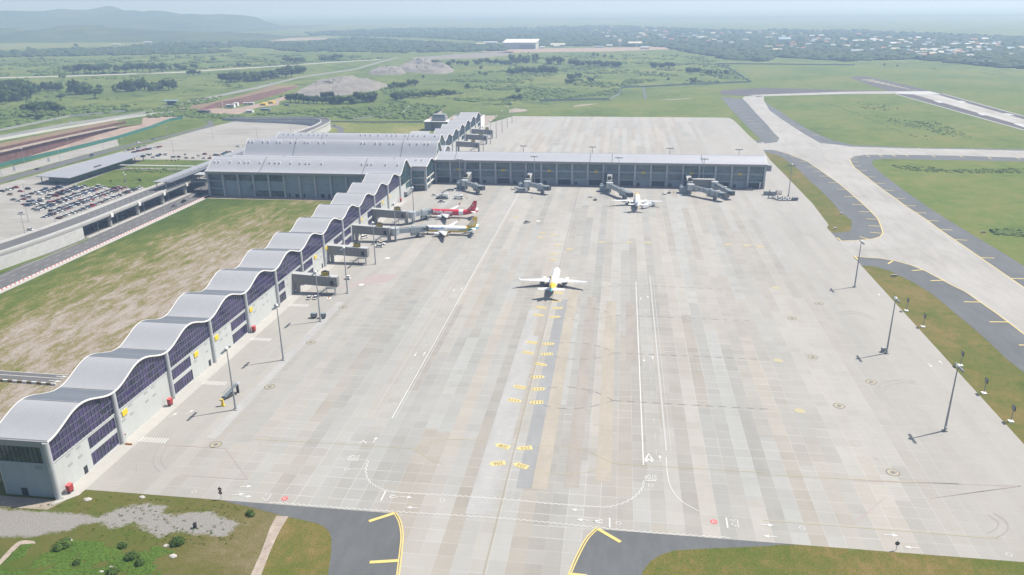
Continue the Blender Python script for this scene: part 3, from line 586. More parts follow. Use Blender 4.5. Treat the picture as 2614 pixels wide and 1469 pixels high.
win_x(T, 567.45, FX+.6, -146.3, 4.9, 15.2, 'teal_glass', 1.9, (7.5, 12.4)); win_x(T, 567.45, FX+.6, -146.3, .1, 4.2, 'green_glass', 3)
MB().box(-146.3, -144.7, 567.0, 568.4, 0, 18.5).build('column', 'column_grey', T)
zt2 = lambda y: wave((y-566.2)/29, 18.8, 3.4, .6)-.75
g = MB(); profile_glass(g, -145.1, 568.4, 594.2, 9.4, 566.2, 595.2, 18.8, 3.4, .6, .75); go = g.build('curtain_wall', 'teal_glass', T); mm = MB(); mull_y(mm, -145.09, 568.4, 594.2, 9.4, zt2, 1.7, (12, 15)); mm.build('mullions', 'frame_dark', go)
MB().box(-145.4, -144.8, 568.4, 595, 8.6, 9.4).box(-145.4, -144.8, 568.4, 595, 3.8, 4.6).box(-145.4, -144.8, 580, 580.7, 0, 9).build('brace', 'white_trim', T)
MB().add([(-145.3, 568.4, 0), (-145.3, 596, 0), (-145.3, 596, 8.6), (-145.3, 568.4, 8.6)], [(0, 1, 2, 3)]).build('window', 'green_glass', T)
g = MB(); profile_glass(g, -145.1, 596.5, 624.5, 20, 595.2, 625.6, 18.8, 12.2, .52, .75); go = g.build('gable_glass', 'teal_glass', T)
g = MB(); profile_glass(g, -145.1, 626.5, 655, .1, 625.6, 655.6, 18.8, 3.4, .5, .75); g.build('gable_glass', 'violet_glass', T)
g = MB(); profile_glass(g, FX, 656.5, 686, 9.6, 655.6, 686.5, 18.8, 8.2, .5, .75); g.build('gable_glass', 'teal_glass', T); MB().box(FX-.4, FX, 656, 686, 0, 9.6).box(FX, -145, 655.2, 655.6, 0, 18.5).build('wall', 'pale_panel', T)

# ------------------------------------------------------------------ cross pier
C = empty('pier_building', (-20, 610, 0)); tag(C, 'straight glazed terminal wing running right across the apron', 'terminal', 'wavy roofed wings of the airport terminal')
XR = 110.8
cr = wave_roof('roof', C, -144.0, XR, 594.6, 625.4, 18.7, 4.0, .5, 'hall_roof_metal', th=.6)
for xj in (-129, -22, -5, 63):
    jm = MB()
    for i in range(20): jm.bar((xj, 594.6+30.8*i/20, wave(i/20, 18.7, 4)+.03), (xj, 594.6+30.8*(i+1)/20, wave((i+1)/20, 18.7, 4)+.03), .45, .1)
    jm.build('expansion_joint', 'joint_dark', cr)
CYF = 597.6
MB().box(-144, XR-.4, 594.8, 595.9, 17.0, 18.5).build('fascia', 'fascia_grey', C)
xs = [-144.5+12.1*i for i in range(22)]
xs = [x for x in xs if x < 111]
for i, x in enumerate(xs): MB().box(x-.65, x+.65, 596.2, 597.5, 0, 17).build('column', 'column_grey', C)
sp = MB()
for z0_, z1_ in ((4.3, 5.2), (10.1, 11.2)): sp.box(-144, 109.2, CYF-.1, CYF+.5, z0_, z1_)
sp.build('spandrel', 'grey_panel', C)
for i in range(len(xs)-1):
    a, b = xs[i]+.7, xs[i+1]-.7
    gl = ('grey_glass', 'teal_glass', 'grey_glass', 'green_glass')[(i*5+1) % 4] if i % 3 else 'grey_glass'
    win_x(C, CYF, a, b, 11.2, 17.0, gl, 1.35, (14.1,)); win_x(C, CYF, a, b, 5.2, 10.1, 'grey_glass' if i % 4 else 'teal_glass', 1.35, (7.6,))
    if i % 2 == 0: MB().box(a+.6, b-.6, CYF+.9, CYF+1, 0, 4.0).build('bay_shade_panel', 'dark_opening', C)  # solid near-black panel stands in for the shade inside an open bay
    else: MB().box(a+1, a+3.4, CYF+.2, CYF+.28, 0, 2.7).build('door', 'dark_opening', C)
    if i % 3 == 1: MB().box(a+4.2, a+7, CYF-.4, CYF-.15, 10.0, 11.5).build('wall_sign', 'sign_yellow', C)
    if i % 2: MB().box(a, b, CYF+.28, CYF+.6, 0, 4.3).build('wall', 'grey_panel', C)
MB().box(-144, 109.4, CYF+1, CYF+1.3, 0, 4.3).box(-144, 109.4, 622, 622.5, 0, 18.2).box(-144, 109.4, 598, 622, .02, .1).build('rear_wall', 'grey_panel', C)
g = MB(); profile_glass(g, 109.8, 597.7, 622.3, 5, 594.6, 625.4, 18.7, 4.0, .5, .65); g.build('gable_glass', 'grey_glass', C)
MB().box(109.3, 109.8, 597.7, 622.3, 0, 5).build('wall', 'pale_panel', C)
MB().box(109.9, 115.2, 603, 611, 12.2, 16.6).build('end_balcony', 'fascia_grey', C)
MB().box(106.5, 107.4, 596.9, 597.5, .2, 4.8).build('door', 'white_trim', C)
ground_sheet('kerb_strip', [(-143, 592.5), (110, 592.5), (110, 597), (-143, 597)], Z4, 'pink_soil', 'dull reddish walkway strip at the foot of the straight pier', 'pavement')
# low buildings at the end of the far pier
b = empty('plant_room', (-180, 890, 0)); tag(b, 'pale flat roofed block with parapet at the end of the far pier', 'building')
MB().box(-193, -158.5, 876, 905, 0, 11).build('wall', 'pale_panel', b); MB().box(-193, -158.5, 876, 905, 11.02, 11.3).build('roof_deck', 'pink_soil', b); MB().box(-193.3, -158, 905, 905.6, 0, 13.6).box(-158.5, -157.8, 876, 905.6, 0, 13.6).build('parapet', 'white_trim', b)
b = empty('plant_room', (-206, 880, 0)); tag(b, 'blue grey plant block on the flat roof behind the far pier', 'building')
MB().box(-213, -197, 872, 884, 0, 15).build('wall', 'fascia_grey', b); MB().box(-212, -198, 873, 883, 15, 17.4).build('cooling_unit', 'frame_grey', b); MB().box(-222, -193.5, 868, 884, 9.5, 10.2).build('roof_deck', 'white_trim', b); MB().box(-221, -213, 869, 883, 0, 9.5).build('lower_wall', 'shutter_grey', b)
b = empty('shed', (-212, 815, 0)); tag(b, 'small shed with teal walls and pale roof beside the far pier', 'shed')
MB().box(-222, -203, 806, 818, 0, 5).build('wall', 'teal_glass', b); MB().add([(-223, 805, 5), (-202, 805, 5), (-202, 819, 6.5), (-223, 819, 6.5), (-223, 805, 5.3), (-202, 805, 5.3), (-202, 819, 6.8), (-223, 819, 6.8)], [(0, 1, 2, 3), (4, 5, 6, 7), (0, 1, 5, 4), (1, 2, 6, 5), (2, 3, 7, 6), (3, 0, 4, 7)]).build('roof', 'louvre_grey', b)
# ------------------------------------------------------------------ boarding bridges
plain('bridge_grey', (.21, .21, .205), .6, var=.12, scale=.5); plain('bridge_roof', (.36, .37, .37), .6, var=.1); plain('steel_pale', (.42, .45, .46), .5, .2, var=.12); plain('steel_mid', (.24, .28, .30), .5, .2, var=.15); plain('steel_dark', (.07, .075, .08), .55, .2); plain('rubber', (.02, .02, .02), .85)
k = N('tunnel_metal'); p_ = k.pos(); s_ = k.sep(p_); f_ = k.math('FRACT', k.math('DIVIDE', k.math('ADD', s_[0], k.math('MULTIPLY', s_[1], .6)), 1.5))
k.done(k.ramp(f_, [(.0, (.12, .15, .17)), (.1, (.27, .31, .33)), (.85, (.31, .35, .37)), (.92, (.14, .17, .19))]), .45, .3)
def frame(o, d):
    d = Vector((d[0], d[1], 0)).normalized(); n = Vector((-d.y, d.x, 0)); o = Vector((o[0], o[1], 0))
    return lambda u, v, z=0: (o.x+d.x*u+n.x*v, o.y+d.y*u+n.y*v, z)
def fbox(m, L, u0, u1, v0, v1, z0, z1, mi=0, z0b=None, z1b=None):
    z0b = z0 if z0b is None else z0b; z1b = z1 if z1b is None else z1b
    vs = [L(u0, v0, z0), L(u1, v0, z0b), L(u1, v1, z0b), L(u0, v1, z0), L(u0, v0, z1), L(u1, v0, z1b), L(u1, v1, z1b), L(u0, v1, z1)]
    return m.add(vs, [(0, 3, 2, 1), (4, 5, 6, 7), (0, 1, 5, 4), (1, 2, 6, 5), (2, 3, 7, 6), (3, 0, 4, 7)], mi)
def flat_text(txt, size, o, ux, uy, mat, parent, name='lettering', bold=.02, shear=0.0):
    vs, fs = text_mesh(txt, size, bold, shear); o = Vector(o); ux = Vector(ux); uy = Vector(uy)
    return MB().add([o+ux*a+uy*b for a, b in vs], fs).build(name, mat, parent)
def gate_sign(T, L, u, v, z, num, w=3.3, dp=.8):
    s = MB(); fbox(s, L, u-w/2, u+w/2, v-dp, v+dp, z, z+1.95); so_ = s.build('gate_sign', 'sign_yellow', T)
    c = MB(); top = [L(u-w/2-.1, v-dp-.1, z+1.95), L(u+w/2+.1, v-dp-.1, z+1.95), L(u+w/2+.1, v+dp+.1, z+1.95), L(u-w/2-.1, v+dp+.1, z+1.95)]
    c.add(top+[L(u, v-dp*.6, z+2.6), L(u, v+dp*.6, z+2.6)], [(0, 1, 4), (1, 2, 5, 4), (2, 3, 5), (3, 0, 4, 5), (0, 3, 2, 1)]); c.build('sign_cap', 'sign_black', so_)
    b = MB()
    for a in (u-w/2, u+w/2): fbox(b, L, a-.09, a+.09, v-dp-.06, v+dp+.06, z, z+2.0)
    b.build('sign_frame', 'sign_black', so_)
    for sg in (-1, 1):
        p0 = Vector(L(u, v+sg*(dp+.03), z+.98)); ux = Vector(L(1, 0))-Vector(L(0, 0)); flat_text(num, 1.75, p0, ux*(-sg), (0, 0, 1), 'sign_black', so_, bold=.03)
    if True:
        p0 = Vector(L(u+w/2+.12, v, z+.98)); uy = Vector(L(0, 1))-Vector(L(0, 0)); flat_text(num, dp, p0, uy, (0, 0, 1), 'sign_black', so_, bold=.02)
def wheels(T, c, d, par):
    L = frame(c, d)
    for v in (-1.1, 1.1):
        a = Vector(L(0, v-.3, .62)); b = Vector(L(0, v+.3, .62)); MB().cyl(a, b, .62, n=14).build('wheel', 'rubber', par)
def tunnel(T, a, b, za, zb_):
    L = frame(a, (b[0]-a[0], b[1]-a[1])); ln = math.hypot(b[0]-a[0], b[1]-a[1])
    r = MB().cyl((a[0], a[1], za-.6), (a[0], a[1], za+3.4), 2.5, n=20); r.cyl((a[0], a[1], za+3.4), (a[0], a[1], za+3.7), 2.7, n=20); ro = r.build('rotunda', 'steel_pale', T)
    MB().cyl((a[0], a[1], 0), (a[0], a[1], za-.6), .55, n=14).build('column', 'steel_mid', ro)
    m = MB(); h = ln*.52
    fbox(m, L, 1.8, h+1, -1.45, 1.45, za, za+2.7, 0, zb_*.5+za*.5, zb_*.5+za*.5+2.7); t1 = m.build('tunnel', 'tunnel_metal', T)
    m = MB(); z_ = zb_*.48+za*.52; fbox(m, L, h, ln-1.6, -1.75, 1.75, z_-.25, z_+2.95, 0, zb_-.25, zb_+2.95); t2 = m.build('tunnel', 'tunnel_metal', T)
    m = MB(); fbox(m, L, 2, ln-1.8, -1.2, -.9, za+2.75, za+3.05, 0, zb_+2.95, zb_+3.25); fbox(m, L, 2, ln-1.8, .9, 1.2, za+2.75, za+3.05, 0, zb_+2.95, zb_+3.25); m.build('cable_tray', 'bridge_roof', t2)
    m = MB(); fbox(m, L, ln*.62, ln*.62+2.2, -1, 1, zb_+3.0, zb_+4.1); m.build('air_unit', 'steel_pale', t2)
    m = MB(); fbox(m, L, ln*.55, ln*.85, -.8, .8, zb_-1.8, zb_-.4); m.build('underslung_unit', 'bridge_roof', t2)
    m = MB(); u = ln*.8
    for v in (-1.5, 1.5): fbox(m, L, u-.35, u+.35, v-.3, v+.3, .9, zb_)
    fbox(m, L, u-.7, u+.7, -1.7, 1.7, .6, 1.1); wo = m.build('drive_leg', 'steel_dark', T); wheels(T, L(u, 0), (b[0]-a[0], b[1]-a[1]), wo)
    c = MB().cyl((b[0], b[1], zb_-.3), (b[0], b[1], zb_+3.1), 2.1, n=18); cb = c.build('cab', 'steel_mid', T)
    m = MB(); fbox(m, L, ln+.5, ln+3.1, -1.7, 1.7, zb_-.1, zb_+2.9); m.build('canopy_bellows', 'steel_dark', cb)
    m = MB(); fbox(m, L, ln-.5, ln+1.2, -2.15, -2.05, zb_+1, zb_+2.2); m.build('cab_window', 'dark_opening', cb)
    m = MB(); fbox(m, L, ln-3.6, ln-.6, -3.4, -2.2, 0, .25); 
    for i in range(7): fbox(m, L, ln-3.6+.42*i, ln-3.1+.42*i, -3.2, -2.3, .25+.55*i, .45+.55*i)
    fbox(m, L, ln-3.6, ln-3.5, -3.3, -3.2, 0, zb_); fbox(m, L, ln-.6, ln-.5, -3.3, -3.2, 0, zb_+1); m.build('service_stair', 'steel_mid', cb)
def bridge(wall, d, num, label, end=22.6, tun=None, post=True, block=False, tz=4.4, parked=False, signu=16.5, extra=None):
    T = empty('boarding_bridge', (wall[0], wall[1], 0)); tag(T, label, 'boarding bridge', 'boarding bridges along the terminal wings')
    L = frame(wall, d); z0, z1 = (5.0, 3.9) ; t0, t1 = 10.0, 8.8
    m = MB(); fbox(m, L, 0, end, -1.7, 1.7, z0, t0-.02, 0, z1, t1-.02); wk = m.build('walkway', 'bridge_grey', T)
    m = MB(); fbox(m, L, 0, end+.1, -1.85, 1.85, t0-.02, t0+.2, 0, t1-.02, t1+.2); m.build('roof', 'bridge_roof', wk)
    ln = MB()
    for i in range(1, 12):
        u = end*i/12
        for s in (-1, 1): fbox(ln, L, u-.04, u+.04, s*1.7-.03, s*1.7+.03, z0+(z1-z0)*i/12, t0+(t1-t0)*i/12-.05)
    ln.build('panel_seams', 'steel_dark', wk)
    for s in (-1, 1):
        m = MB(); fbox(m, L, end-3.4, end-1.7, s*1.7-.04, s*1.7+.04, 4.9, 7.2); m.build('end_window', 'dark_opening', wk)
    gate_sign(T, L, signu, 0, t0+(t1-t0)*signu/end+.2, num, *((2.2, 1.5) if block else (3.3, .8)))
    if post:
        m = MB(); fbox(m, L, end-1.2, end, -1.5, 1.5, 0, z1); m.build('pier_column', 'bridge_grey', T)
    m = MB(); fbox(m, L, 1.2, 2.4, -1.4, 1.4, 0, z0); m.build('pier_column', 'bridge_grey', T)
    if block:
        m = MB(); fbox(m, L, end-5.5, end-.5, -7.2, -1.8, 0, 4.6); m.build('stair_enclosure', 'steel_mid', T)
        m = MB(); fbox(m, L, end-4.8, end-3.6, -6.8, -5.2, 4.6, 5.6); m.build('rooftop_unit', 'steel_pale', T)
    if parked:                                              # folded service steps and hoist frame under the open end
        m = MB()
        for i in range(8): fbox(m, L, end-9.5+.55*i, end-8.8+.55*i, -3.4, -2.2, .4+.42*i, .6+.42*i)
        fbox(m, L, end-5, end-.5, -3.5, -1.9, 3.6, 3.85)
        for u, v in ((end-4.8, -3.3), (end-.8, -3.3), (end-.8, -2.1)): fbox(m, L, u-.12, u+.12, v-.12, v+.12, 0, 4.8)
        fbox(m, L, end-9.5, end-5, -3.5, -3.4, 2.2, 2.4); m.bar(L(end-9.6, -3.45, 1.4), L(end-4.8, -3.45, 4.8), .12, .12); m.build('service_stair', 'steel_mid', T)
    if tun: tunnel(T, tun[0], tun[1], tz, 3.4)
    return T
bridge((-156.7, 341.3), (1, 0), '204', 'grey boarding bridge with open end and yellow 204 sign', parked=True, post=False)
bridge((-156.7, 389.3), (1, 0), '203', 'grey boarding bridge with open end and yellow 203 sign', parked=True, post=False)
bridge((-156.7, 431.2), (1, 0), '202', 'boarding bridge marked 202 docked to the white and yellow airliner', tun=((-131.6, 433.5), (-117.2, 444.5)), parked=True)
bridge((-156.7, 470.5), (1, 0), '201', 'boarding bridge marked 201 docked to the red airliner', tun=((-131.4, 472.8), (-124.0, 485.2)), parked=True)
bridge((-116.1, 597.4), (0, -1), '212', 'boarding bridge at the inner corner of the straight terminal wing', tun=((-115.9, 571.6), (-101.5, 560)), block=True, signu=20)
bridge((-68.0, 597.4), (0, -1), '213', 'free boarding bridge second from the inner corner of the straight wing', tun=((-67.8, 571.6), (-52.5, 563.5)), block=True, signu=20)
bridge((-6.3, 597.4), (0, -1), '214', 'boarding bridge reaching the small white airliner by the straight wing', tun=((-6.1, 571.6), (8.2, 548.5)), block=True, signu=20)
D = bridge((53.0, 597.4), (0, -1), '215', 'twin armed boarding bridge near the outer end of the straight wing', tun=((53.2, 571.6), (73.5, 553.5)), block=True, signu=20)
m = MB(); m.box(54.7, 71.5, 585, 588.4, 4.4, 8.6); m.build('walkway', 'bridge_grey', D); MB().box(54.7, 72, 584.8, 588.6, 8.6, 8.9).build('roof', 'bridge_roof', D)
tunnel(D, (71.6, 582), (80.5, 560), 4.4, 3.4)
for y, num, lab in ((738.2, '221', 'nearest of three grey boarding bridges on the far apron'), (782.0, '222', 'middle of three grey boarding bridges on the far apron'), (818.6, '223', 'farthest of three grey boarding bridges on the far apron')):
    bridge((-156.7, y), (1, 0), num, lab, parked=True)
# ------------------------------------------------------------------ airliners (nose at local x = 0, tail towards +x, 37.6 m long)
plain('air_white', (.74, .74, .73), .3, var=.03); plain('air_red', (.52, .025, .04), .3, var=.06); plain('air_yellow', (.72, .48, .03), .3, var=.06); plain('air_teal', (.05, .36, .42), .3); plain('air_blue', (.03, .2, .5), .35); plain('wing_grey', (.56, .57, .58), .35, .1, var=.06); plain('air_silver', (.45, .46, .47), .3, .5)
plain('cabin_glass', (.02, .025, .03), .15); plain('air_grey', (.35, .36, .37), .4); plain('air_gold', (.55, .36, .05), .35)
LF = 37.57
def fus(x):                                                  # centre height, half width, half height
    if x < 5.5: t = x/5.5; r = 1.975*(1-(1-t)**2.1)**.56; return 3.55-.55*(1-t)**2+.0, max(.05, r), max(.05, r*1.02)
    if x < 25: return 3.55, 1.975, 2.05
    t = (x-25)/(LF-25); r = 1.975*(1-t**1.55*.86); return 3.55+1.25*t**1.5, r, r*1.03
def livery(kind):
    def fn(x, a):                                            # a: 0 top, pi belly
        c = math.cos(a)
        if kind == 'red':
            if x < 4.2: return 0 if c < .2 and x > 1.2 and False else 1
            if 24.2 < x < 27.6: return 0
            if c < -.78: return 4
            if x > 34.8: return 1
            return 1
        if kind == 'yellow':
            if c < -.28 and 1 < x < 31: return 2
            if 25.5 < x < 33.5 and c < .15: return 3
            if x > 34.2: return 3
            if 30 < x and c > .2: return 2
            return 0
        if kind == 'gold':
            return 2 if 2.8 < x < 7.4 and c > -.6 else 0
        if kind == 'taxi':
            if x > 34.6: return 3
            if 27 < x < 34.6 and c > -.5: return 2
            return 0
        return 0
    return fn
def airliner(kind, loc, rz, label, L_scale=1.0):
    T = empty('airliner', (0, 0, 0)); tag(T, label, 'airliner', 'parked and taxiing airliners')
    ms = ['air_white', 'air_red', 'air_yellow', 'air_teal', 'air_silver', 'wing_grey']
    xs = [0, .12, .35, .7, 1.2, 1.8, 2.5, 3.3, 4.2, 5.5]+[6.6+i*.95 for i in range(20)]+[25.4+.55*i for i in range(22)]+[LF]; n = 32; fn = livery(kind)
    rings = []
    for x in xs:
        zc_, w_, h_ = fus(x); rings.append([(x, math.sin(2*math.pi*i/n)*w_, zc_+math.cos(2*math.pi*i/n)*h_) for i in range(n)])
    fo = MB().loft(rings, fn=lambda j, i: fn((xs[j]+xs[j+1])/2, 2*math.pi*(i+.5)/n), caps=True).build('fuselage', ms, T, smooth=True, fix=True)
    wm = MB()                                                # cabin windows, one row a side
    for s in (-1, 1):
        for i in range(46):
            x = 6.0+i*.53
            if 15.5 < x < 16.3: continue
            zc_, w_, h_ = fus(x); z = 3.95; dz = (z-zc_)/h_
            y0_, y1_ = w_*math.sqrt(max(.01, 1-((z-.17-zc_)/h_)**2))+.015, w_*math.sqrt(max(.01, 1-((z+.17-zc_)/h_)**2))+.015
            q = [(x-.12, s*y0_, z-.17), (x+.12, s*y0_, z-.17), (x+.12, s*y1_, z+.17), (x-.12, s*y1_, z+.17)]; wm.add(q if s < 0 else q[::-1], [(0, 1, 2, 3)])
    if kind not in ('red',): wm.build('cabin_windows', 'air_grey', fo)
    ck = MB()
    for i in range(-3, 3):                                   # cockpit glazing band
        q = []
        for x, aa in ((1.55, i), (1.55, i+.9), (2.55, i+.9), (2.55, i)):
            zc_, w_, h_ = fus(x); an = .28*aa+.14; q.append((x-.05, math.sin(an*1.9)*(w_+.02), zc_+math.cos(an*1.15)*(h_+.02)))
        ck.add(q, [(0, 1, 2, 3)])
    ck.build('cockpit_windows', 'cabin_glass', fo, fix=True)
    for s in (-1, 1):                                        # wings with sharklets, engines, tailplane
        w = MB(); secs = []
        for (xl, y, ch, z, th) in ((11.6, 1.6, 7.4, 2.5, .85), (14.6, 6.4, 4.3, 3.0, .5), (19.4, 16.3, 1.75, 3.95, .2)):
            secs.append([(xl+ch*a, s*y, z+th*b) for a, b in ((0, 0), (.12, .42), (.4, .55), (.75, .28), (1, .02), (.75, -.2), (.4, -.38), (.12, -.3))])
        secs.append([(p[0]*.55+9.75, s*17.0, p[2]*.6+2.0+ (.05)) for p in [(q[0], 0, q[2]) for q in secs[-1]]])
        tipb = secs[-1]; secs.append([((p[0]-20.6)*.55+21.9, s*17.35, 6.05+(p[2]-4.4)*.3) for p in tipb])
        w.loft(secs, fn=lambda j, i: 0 if j < 3 else 1, caps=True); wo = w.build('wing', ['wing_grey', {'red': 'air_red', 'yellow': 'air_yellow'}.get(kind, 'air_white')], T, smooth=False, fix=True)
        for y, x in ((4.2, 17.9), (8.0, 18.6), (11.5, 20.2)): MB().cyl((x-1.6, s*y, 2.55+.07*y), (x+1.5, s*y, 2.65+.07*y), .28, .08, 8).build('flap_fairing', 'wing_grey', wo)
        e = MB(); ex = 10.6; prof = [(0, .95), (.15, 1.05), (.8, 1.16), (1.8, 1.18), (2.9, 1.05), (3.4, .95)]
        e.loft([[(ex+a, s*5.75+math.sin(2*math.pi*i/20)*r, 1.75+math.cos(2*math.pi*i/20)*r) for i in range(20)] for a, r in prof], fn=lambda j, i: 1 if j == 0 else 0)
        eo = e.build('engine', [{'red': 'air_white', 'gold': 'air_white'}.get(kind, 'air_white'), 'air_silver'], T, smooth=True, fix=True)
        MB().cyl((ex+.25, s*5.75, 1.75), (ex+.45, s*5.75, 1.75), .93, .3, 20).build('fan', 'cabin_glass', eo); MB().cyl((ex+3.3, s*5.75, 1.75), (ex+4.6, s*5.75, 1.75), .78, .3, 16).build('exhaust_cone', 'steel_dark', eo)
        MB().add([(ex+.6, s*5.6, 2.8), (ex+4.4, s*5.6, 2.75), (ex+4.6, s*5.9, 2.75), (ex+.6, s*5.9, 2.8), (ex+2.4, s*5.6, 3.25), (ex+5.2, s*5.6, 3.05), (ex+5.2, s*5.9, 3.05), (ex+2.4, s*5.9, 3.25)], [(0, 1, 5, 4), (1, 2, 6, 5), (2, 3, 7, 6), (3, 0, 4, 7), (4, 5, 6, 7)]).build('pylon', 'wing_grey', eo)
        h = MB(); sec = []
        for (xl, y, ch, z, th) in ((31.9, .6, 4.2, 4.75, .32), (35.2, 6.2, 1.5, 5.3, .12)): sec.append([(xl+ch*a, s*y, z+th*b) for a, b in ((0, 0), (.3, .5), (1, .05), (.3, -.5))])
        h.loft(sec, caps=True).build('tailplane', 'air_white', T, fix=True)
        g = MB().cyl((18.4, s*3.8, 2.4), (18.4, s*3.8, .6), .16, n=8); go = g.build('main_gear', 'air_silver', T)
        for o_ in (-.45, .45): MB().cyl((18.4, s*3.8+o_-.18, .58), (18.4, s*3.8+o_+.18, .58), .58, n=14).build('wheel', 'rubber', go)
    f = MB(); fs_ = []
    for (x, z, ch, th) in ((28.9, 5.2, 7.0, .5), (30.6, 6.3, 5.3, .46), (33.0, 9.0, 3.6, .3), (34.55, 11.76, 2.3, .2)): fs_.append([(x+ch*a, th*b, z) for a, b in ((0, 0), (.3, -.5), (1, 0), (.3, .5))])
    f.loft(fs_, caps=True); fin = f.build('fin', {'red': 'air_red', 'yellow': 'air_yellow', 'taxi': 'air_yellow'}.get(kind, 'air_white'), T, fix=True)
    g = MB().cyl((5.1, 0, 2.0), (5.1, 0, .4), .12, n=8); go = g.build('nose_gear', 'air_silver', T)
    for o_ in (-.25, .25): MB().cyl((5.1, o_-.12, .38), (5.1, o_+.12, .38), .38, n=12).build('wheel', 'rubber', go)
    def side_text(txt, size, x0, z0, mat, bold=.04, shear=0):
        vs, fs = text_mesh(txt, size, bold, shear); bm = bmesh.new(); V = [bm.verts.new((a, 0, b)) for a, b in vs]
        for q in fs:
            try: bm.faces.new([V[i] for i in q])
            except ValueError: pass
        lo = min(v[1] for v in vs); hi = max(v[1] for v in vs)
        for i in range(1, 9): bmesh.ops.bisect_plane(bm, geom=bm.verts[:]+bm.edges[:]+bm.faces[:], plane_co=(0, 0, lo+(hi-lo)*i/9), plane_no=(0, 0, 1))
        for s in (-1, 1):
            m = MB(); vv = []
            for v in bm.verts:
                x = x0+(v.co.x if s < 0 else -v.co.x); z = z0+v.co.z; zc_, w_, h_ = fus(x); vv.append((x, s*(w_*math.sqrt(max(.02, 1-((z-zc_)/h_)**2))+.03), z))
            bm.verts.index_update(); m.add(vv, [tuple(v.index for v in fc.verts) for fc in bm.faces]); m.build('lettering', mat, fo)
        bm.free()
    if kind == 'red':
        side_text('airasia.com', 3.25, 13.2, 4.1, 'air_white', .09)
        for s in (-1, 1):
            vs, fs = text_mesh('Air', 1.9, .05, .35); MB().add([(32.0+(a*.62 if s < 0 else -a*.62)+b*.45, s*.26, 6.6+b+a*.5*(1 if s < 0 else -1)) for a, b in vs], fs).build('lettering', 'air_white', fin)
            vs, fs = text_mesh('Asia', 2.0, .05, .35); MB().add([(34.0+(a*.55 if s < 0 else -a*.55)+b*.45, s*.26, 8.7+b+a*.55*(1 if s < 0 else -1)) for a, b in vs], fs).build('lettering', 'air_white', fin)
    if kind == 'yellow':
        side_text('cebu pacific', 2.1, 11.6, 4.35, 'air_blue', .03)
        for s in (-1, 1):
            st = MB(); st.add([(30.9, s*.3, 6.0), (32.2, s*.3, 6.2), (35.2, s*.24, 9.6), (34.6, s*.24, 9.7)], [(0, 1, 2, 3)]); st.build('fin_stripe', 'air_white', fin)
            st = MB(); st.add([(33.0, s*.3, 6.2), (34.0, s*.3, 6.5), (35.9, s*.22, 8.9), (35.5, s*.22, 9.2)], [(0, 1, 2, 3)]); st.build('fin_stripe', 'air_white', fin)
    T.location = loc; T.rotation_euler = (0, 0, rz); T.scale = (L_scale,)*3
    return T
airliner('red', (-128.6, 490.6, 0), 0, 'red airliner with white web address lettering parked at bridge 201')
airliner('yellow', (-121.0, 450.2, 0), 0, 'white airliner with yellow tail and belly parked at bridge 202')
airliner('taxi', (-29.6, 380.6, 0), -math.pi/2, 'white airliner with yellow and teal tail alone on the open apron')
airliner('gold', (13.9, 553.6, 0), -math.pi/2, 'white airliner with a gold band behind its nose at the straight wing', 1.04)
# ------------------------------------------------------------------ landside roads, viaduct, car park
plain('concrete_pale', (.33, .33, .315), .85, var=.2, scale=.25); plain('concrete_wall', (.5, .5, .485), .85, var=.28, scale=.3); plain('canopy_roof', (.27, .28, .305), .55, .1, var=.08, scale=.1); plain('canopy_dark', (.13, .14, .16), .55, var=.1); plain('post_grey', (.3, .31, .32), .5); plain('sheet_green', (.035, .15, .12), .8, var=.2); plain('barrier_white', (.6, .6, .58), .7, var=.15, scale=1)
k = N('sheet_pile'); p_ = k.pos(); s_ = k.sep(p_); f_ = k.math('FRACT', k.math('DIVIDE', s_[1], 2.4)); a_ = k.noise(p_, .25, 5, .7)
k.done(k.mix(1.0, k.ramp(a_, [(.3, (.075, .035, .03)), (.6, (.15, .075, .06)), (.8, (.2, .13, .11))]), k.ramp(f_, [(.35, (1,)*3), (.5, (.45,)*3), (.62, (1.5,)*3), (.75, (1,)*3)]), 'MULTIPLY'), .8)
ground_sheet('car_park', [(-501, 300), (-343, 300), (-343, 900), (-400, 915), (-481, 930), (-489, 847), (-490, 753), (-497, 640)], Z2, 'car_park_concrete', 'large stained concrete car park left of the elevated road', 'car park')
ground_sheet('car_park', [(-549, 540), (-521, 540), (-517, 744), (-545, 783)], Z2, 'car_park_concrete', 'narrow concrete lot along the green hoarding', 'car park')
ground_sheet('road', [(-343, 300), (-303, 300), (-303, 545), (-306.5, 545), (-306.5, 760), (-343, 760)], Z1+.005, 'road_asphalt', 'dark road running beneath and beside the elevated road', 'road')
ground_sheet('road', [(-516, 540), (-503, 540), (-503, 690), (-501, 760), (-494, 805), (-490, 850), (-486, 885), (-496, 905), (-506, 918), (-512, 932), (-518, 932), (-504, 905), (-497, 880), (-499, 840), (-505, 790), (-512, 750), (-516, 690)], Z3, 'road_asphalt', 'asphalt road passing behind the flat canopy and bending to the trench', 'road')
ground_sheet('kerb_strip', [(-306.2, 300), (-303.2, 300), (-303.2, 536), (-306.2, 536)], Z3, 'kerb_concrete', 'pale strip behind the red and white barrier', 'pavement')
ground_sheet('kerb_strip', [(-326.5, 421), (-323.6, 421), (-323.6, 545), (-326.5, 545)], Z3, 'kerb_concrete', 'pale kerb at the foot of the round viaduct columns', 'pavement')
ground_sheet('pavement', [(-306, 527), (-174, 528.5), (-174, 536.5), (-306, 536.5)], Z3, 'pale_soil', 'pale service strip along the front of the main hall', 'pavement')
ground_sheet('park_lawn', [(-444, 632), (-377, 632), (-362, 672), (-444, 672)], Z3, 'park_grass', 'far lawn between car park and hall', 'lawn')
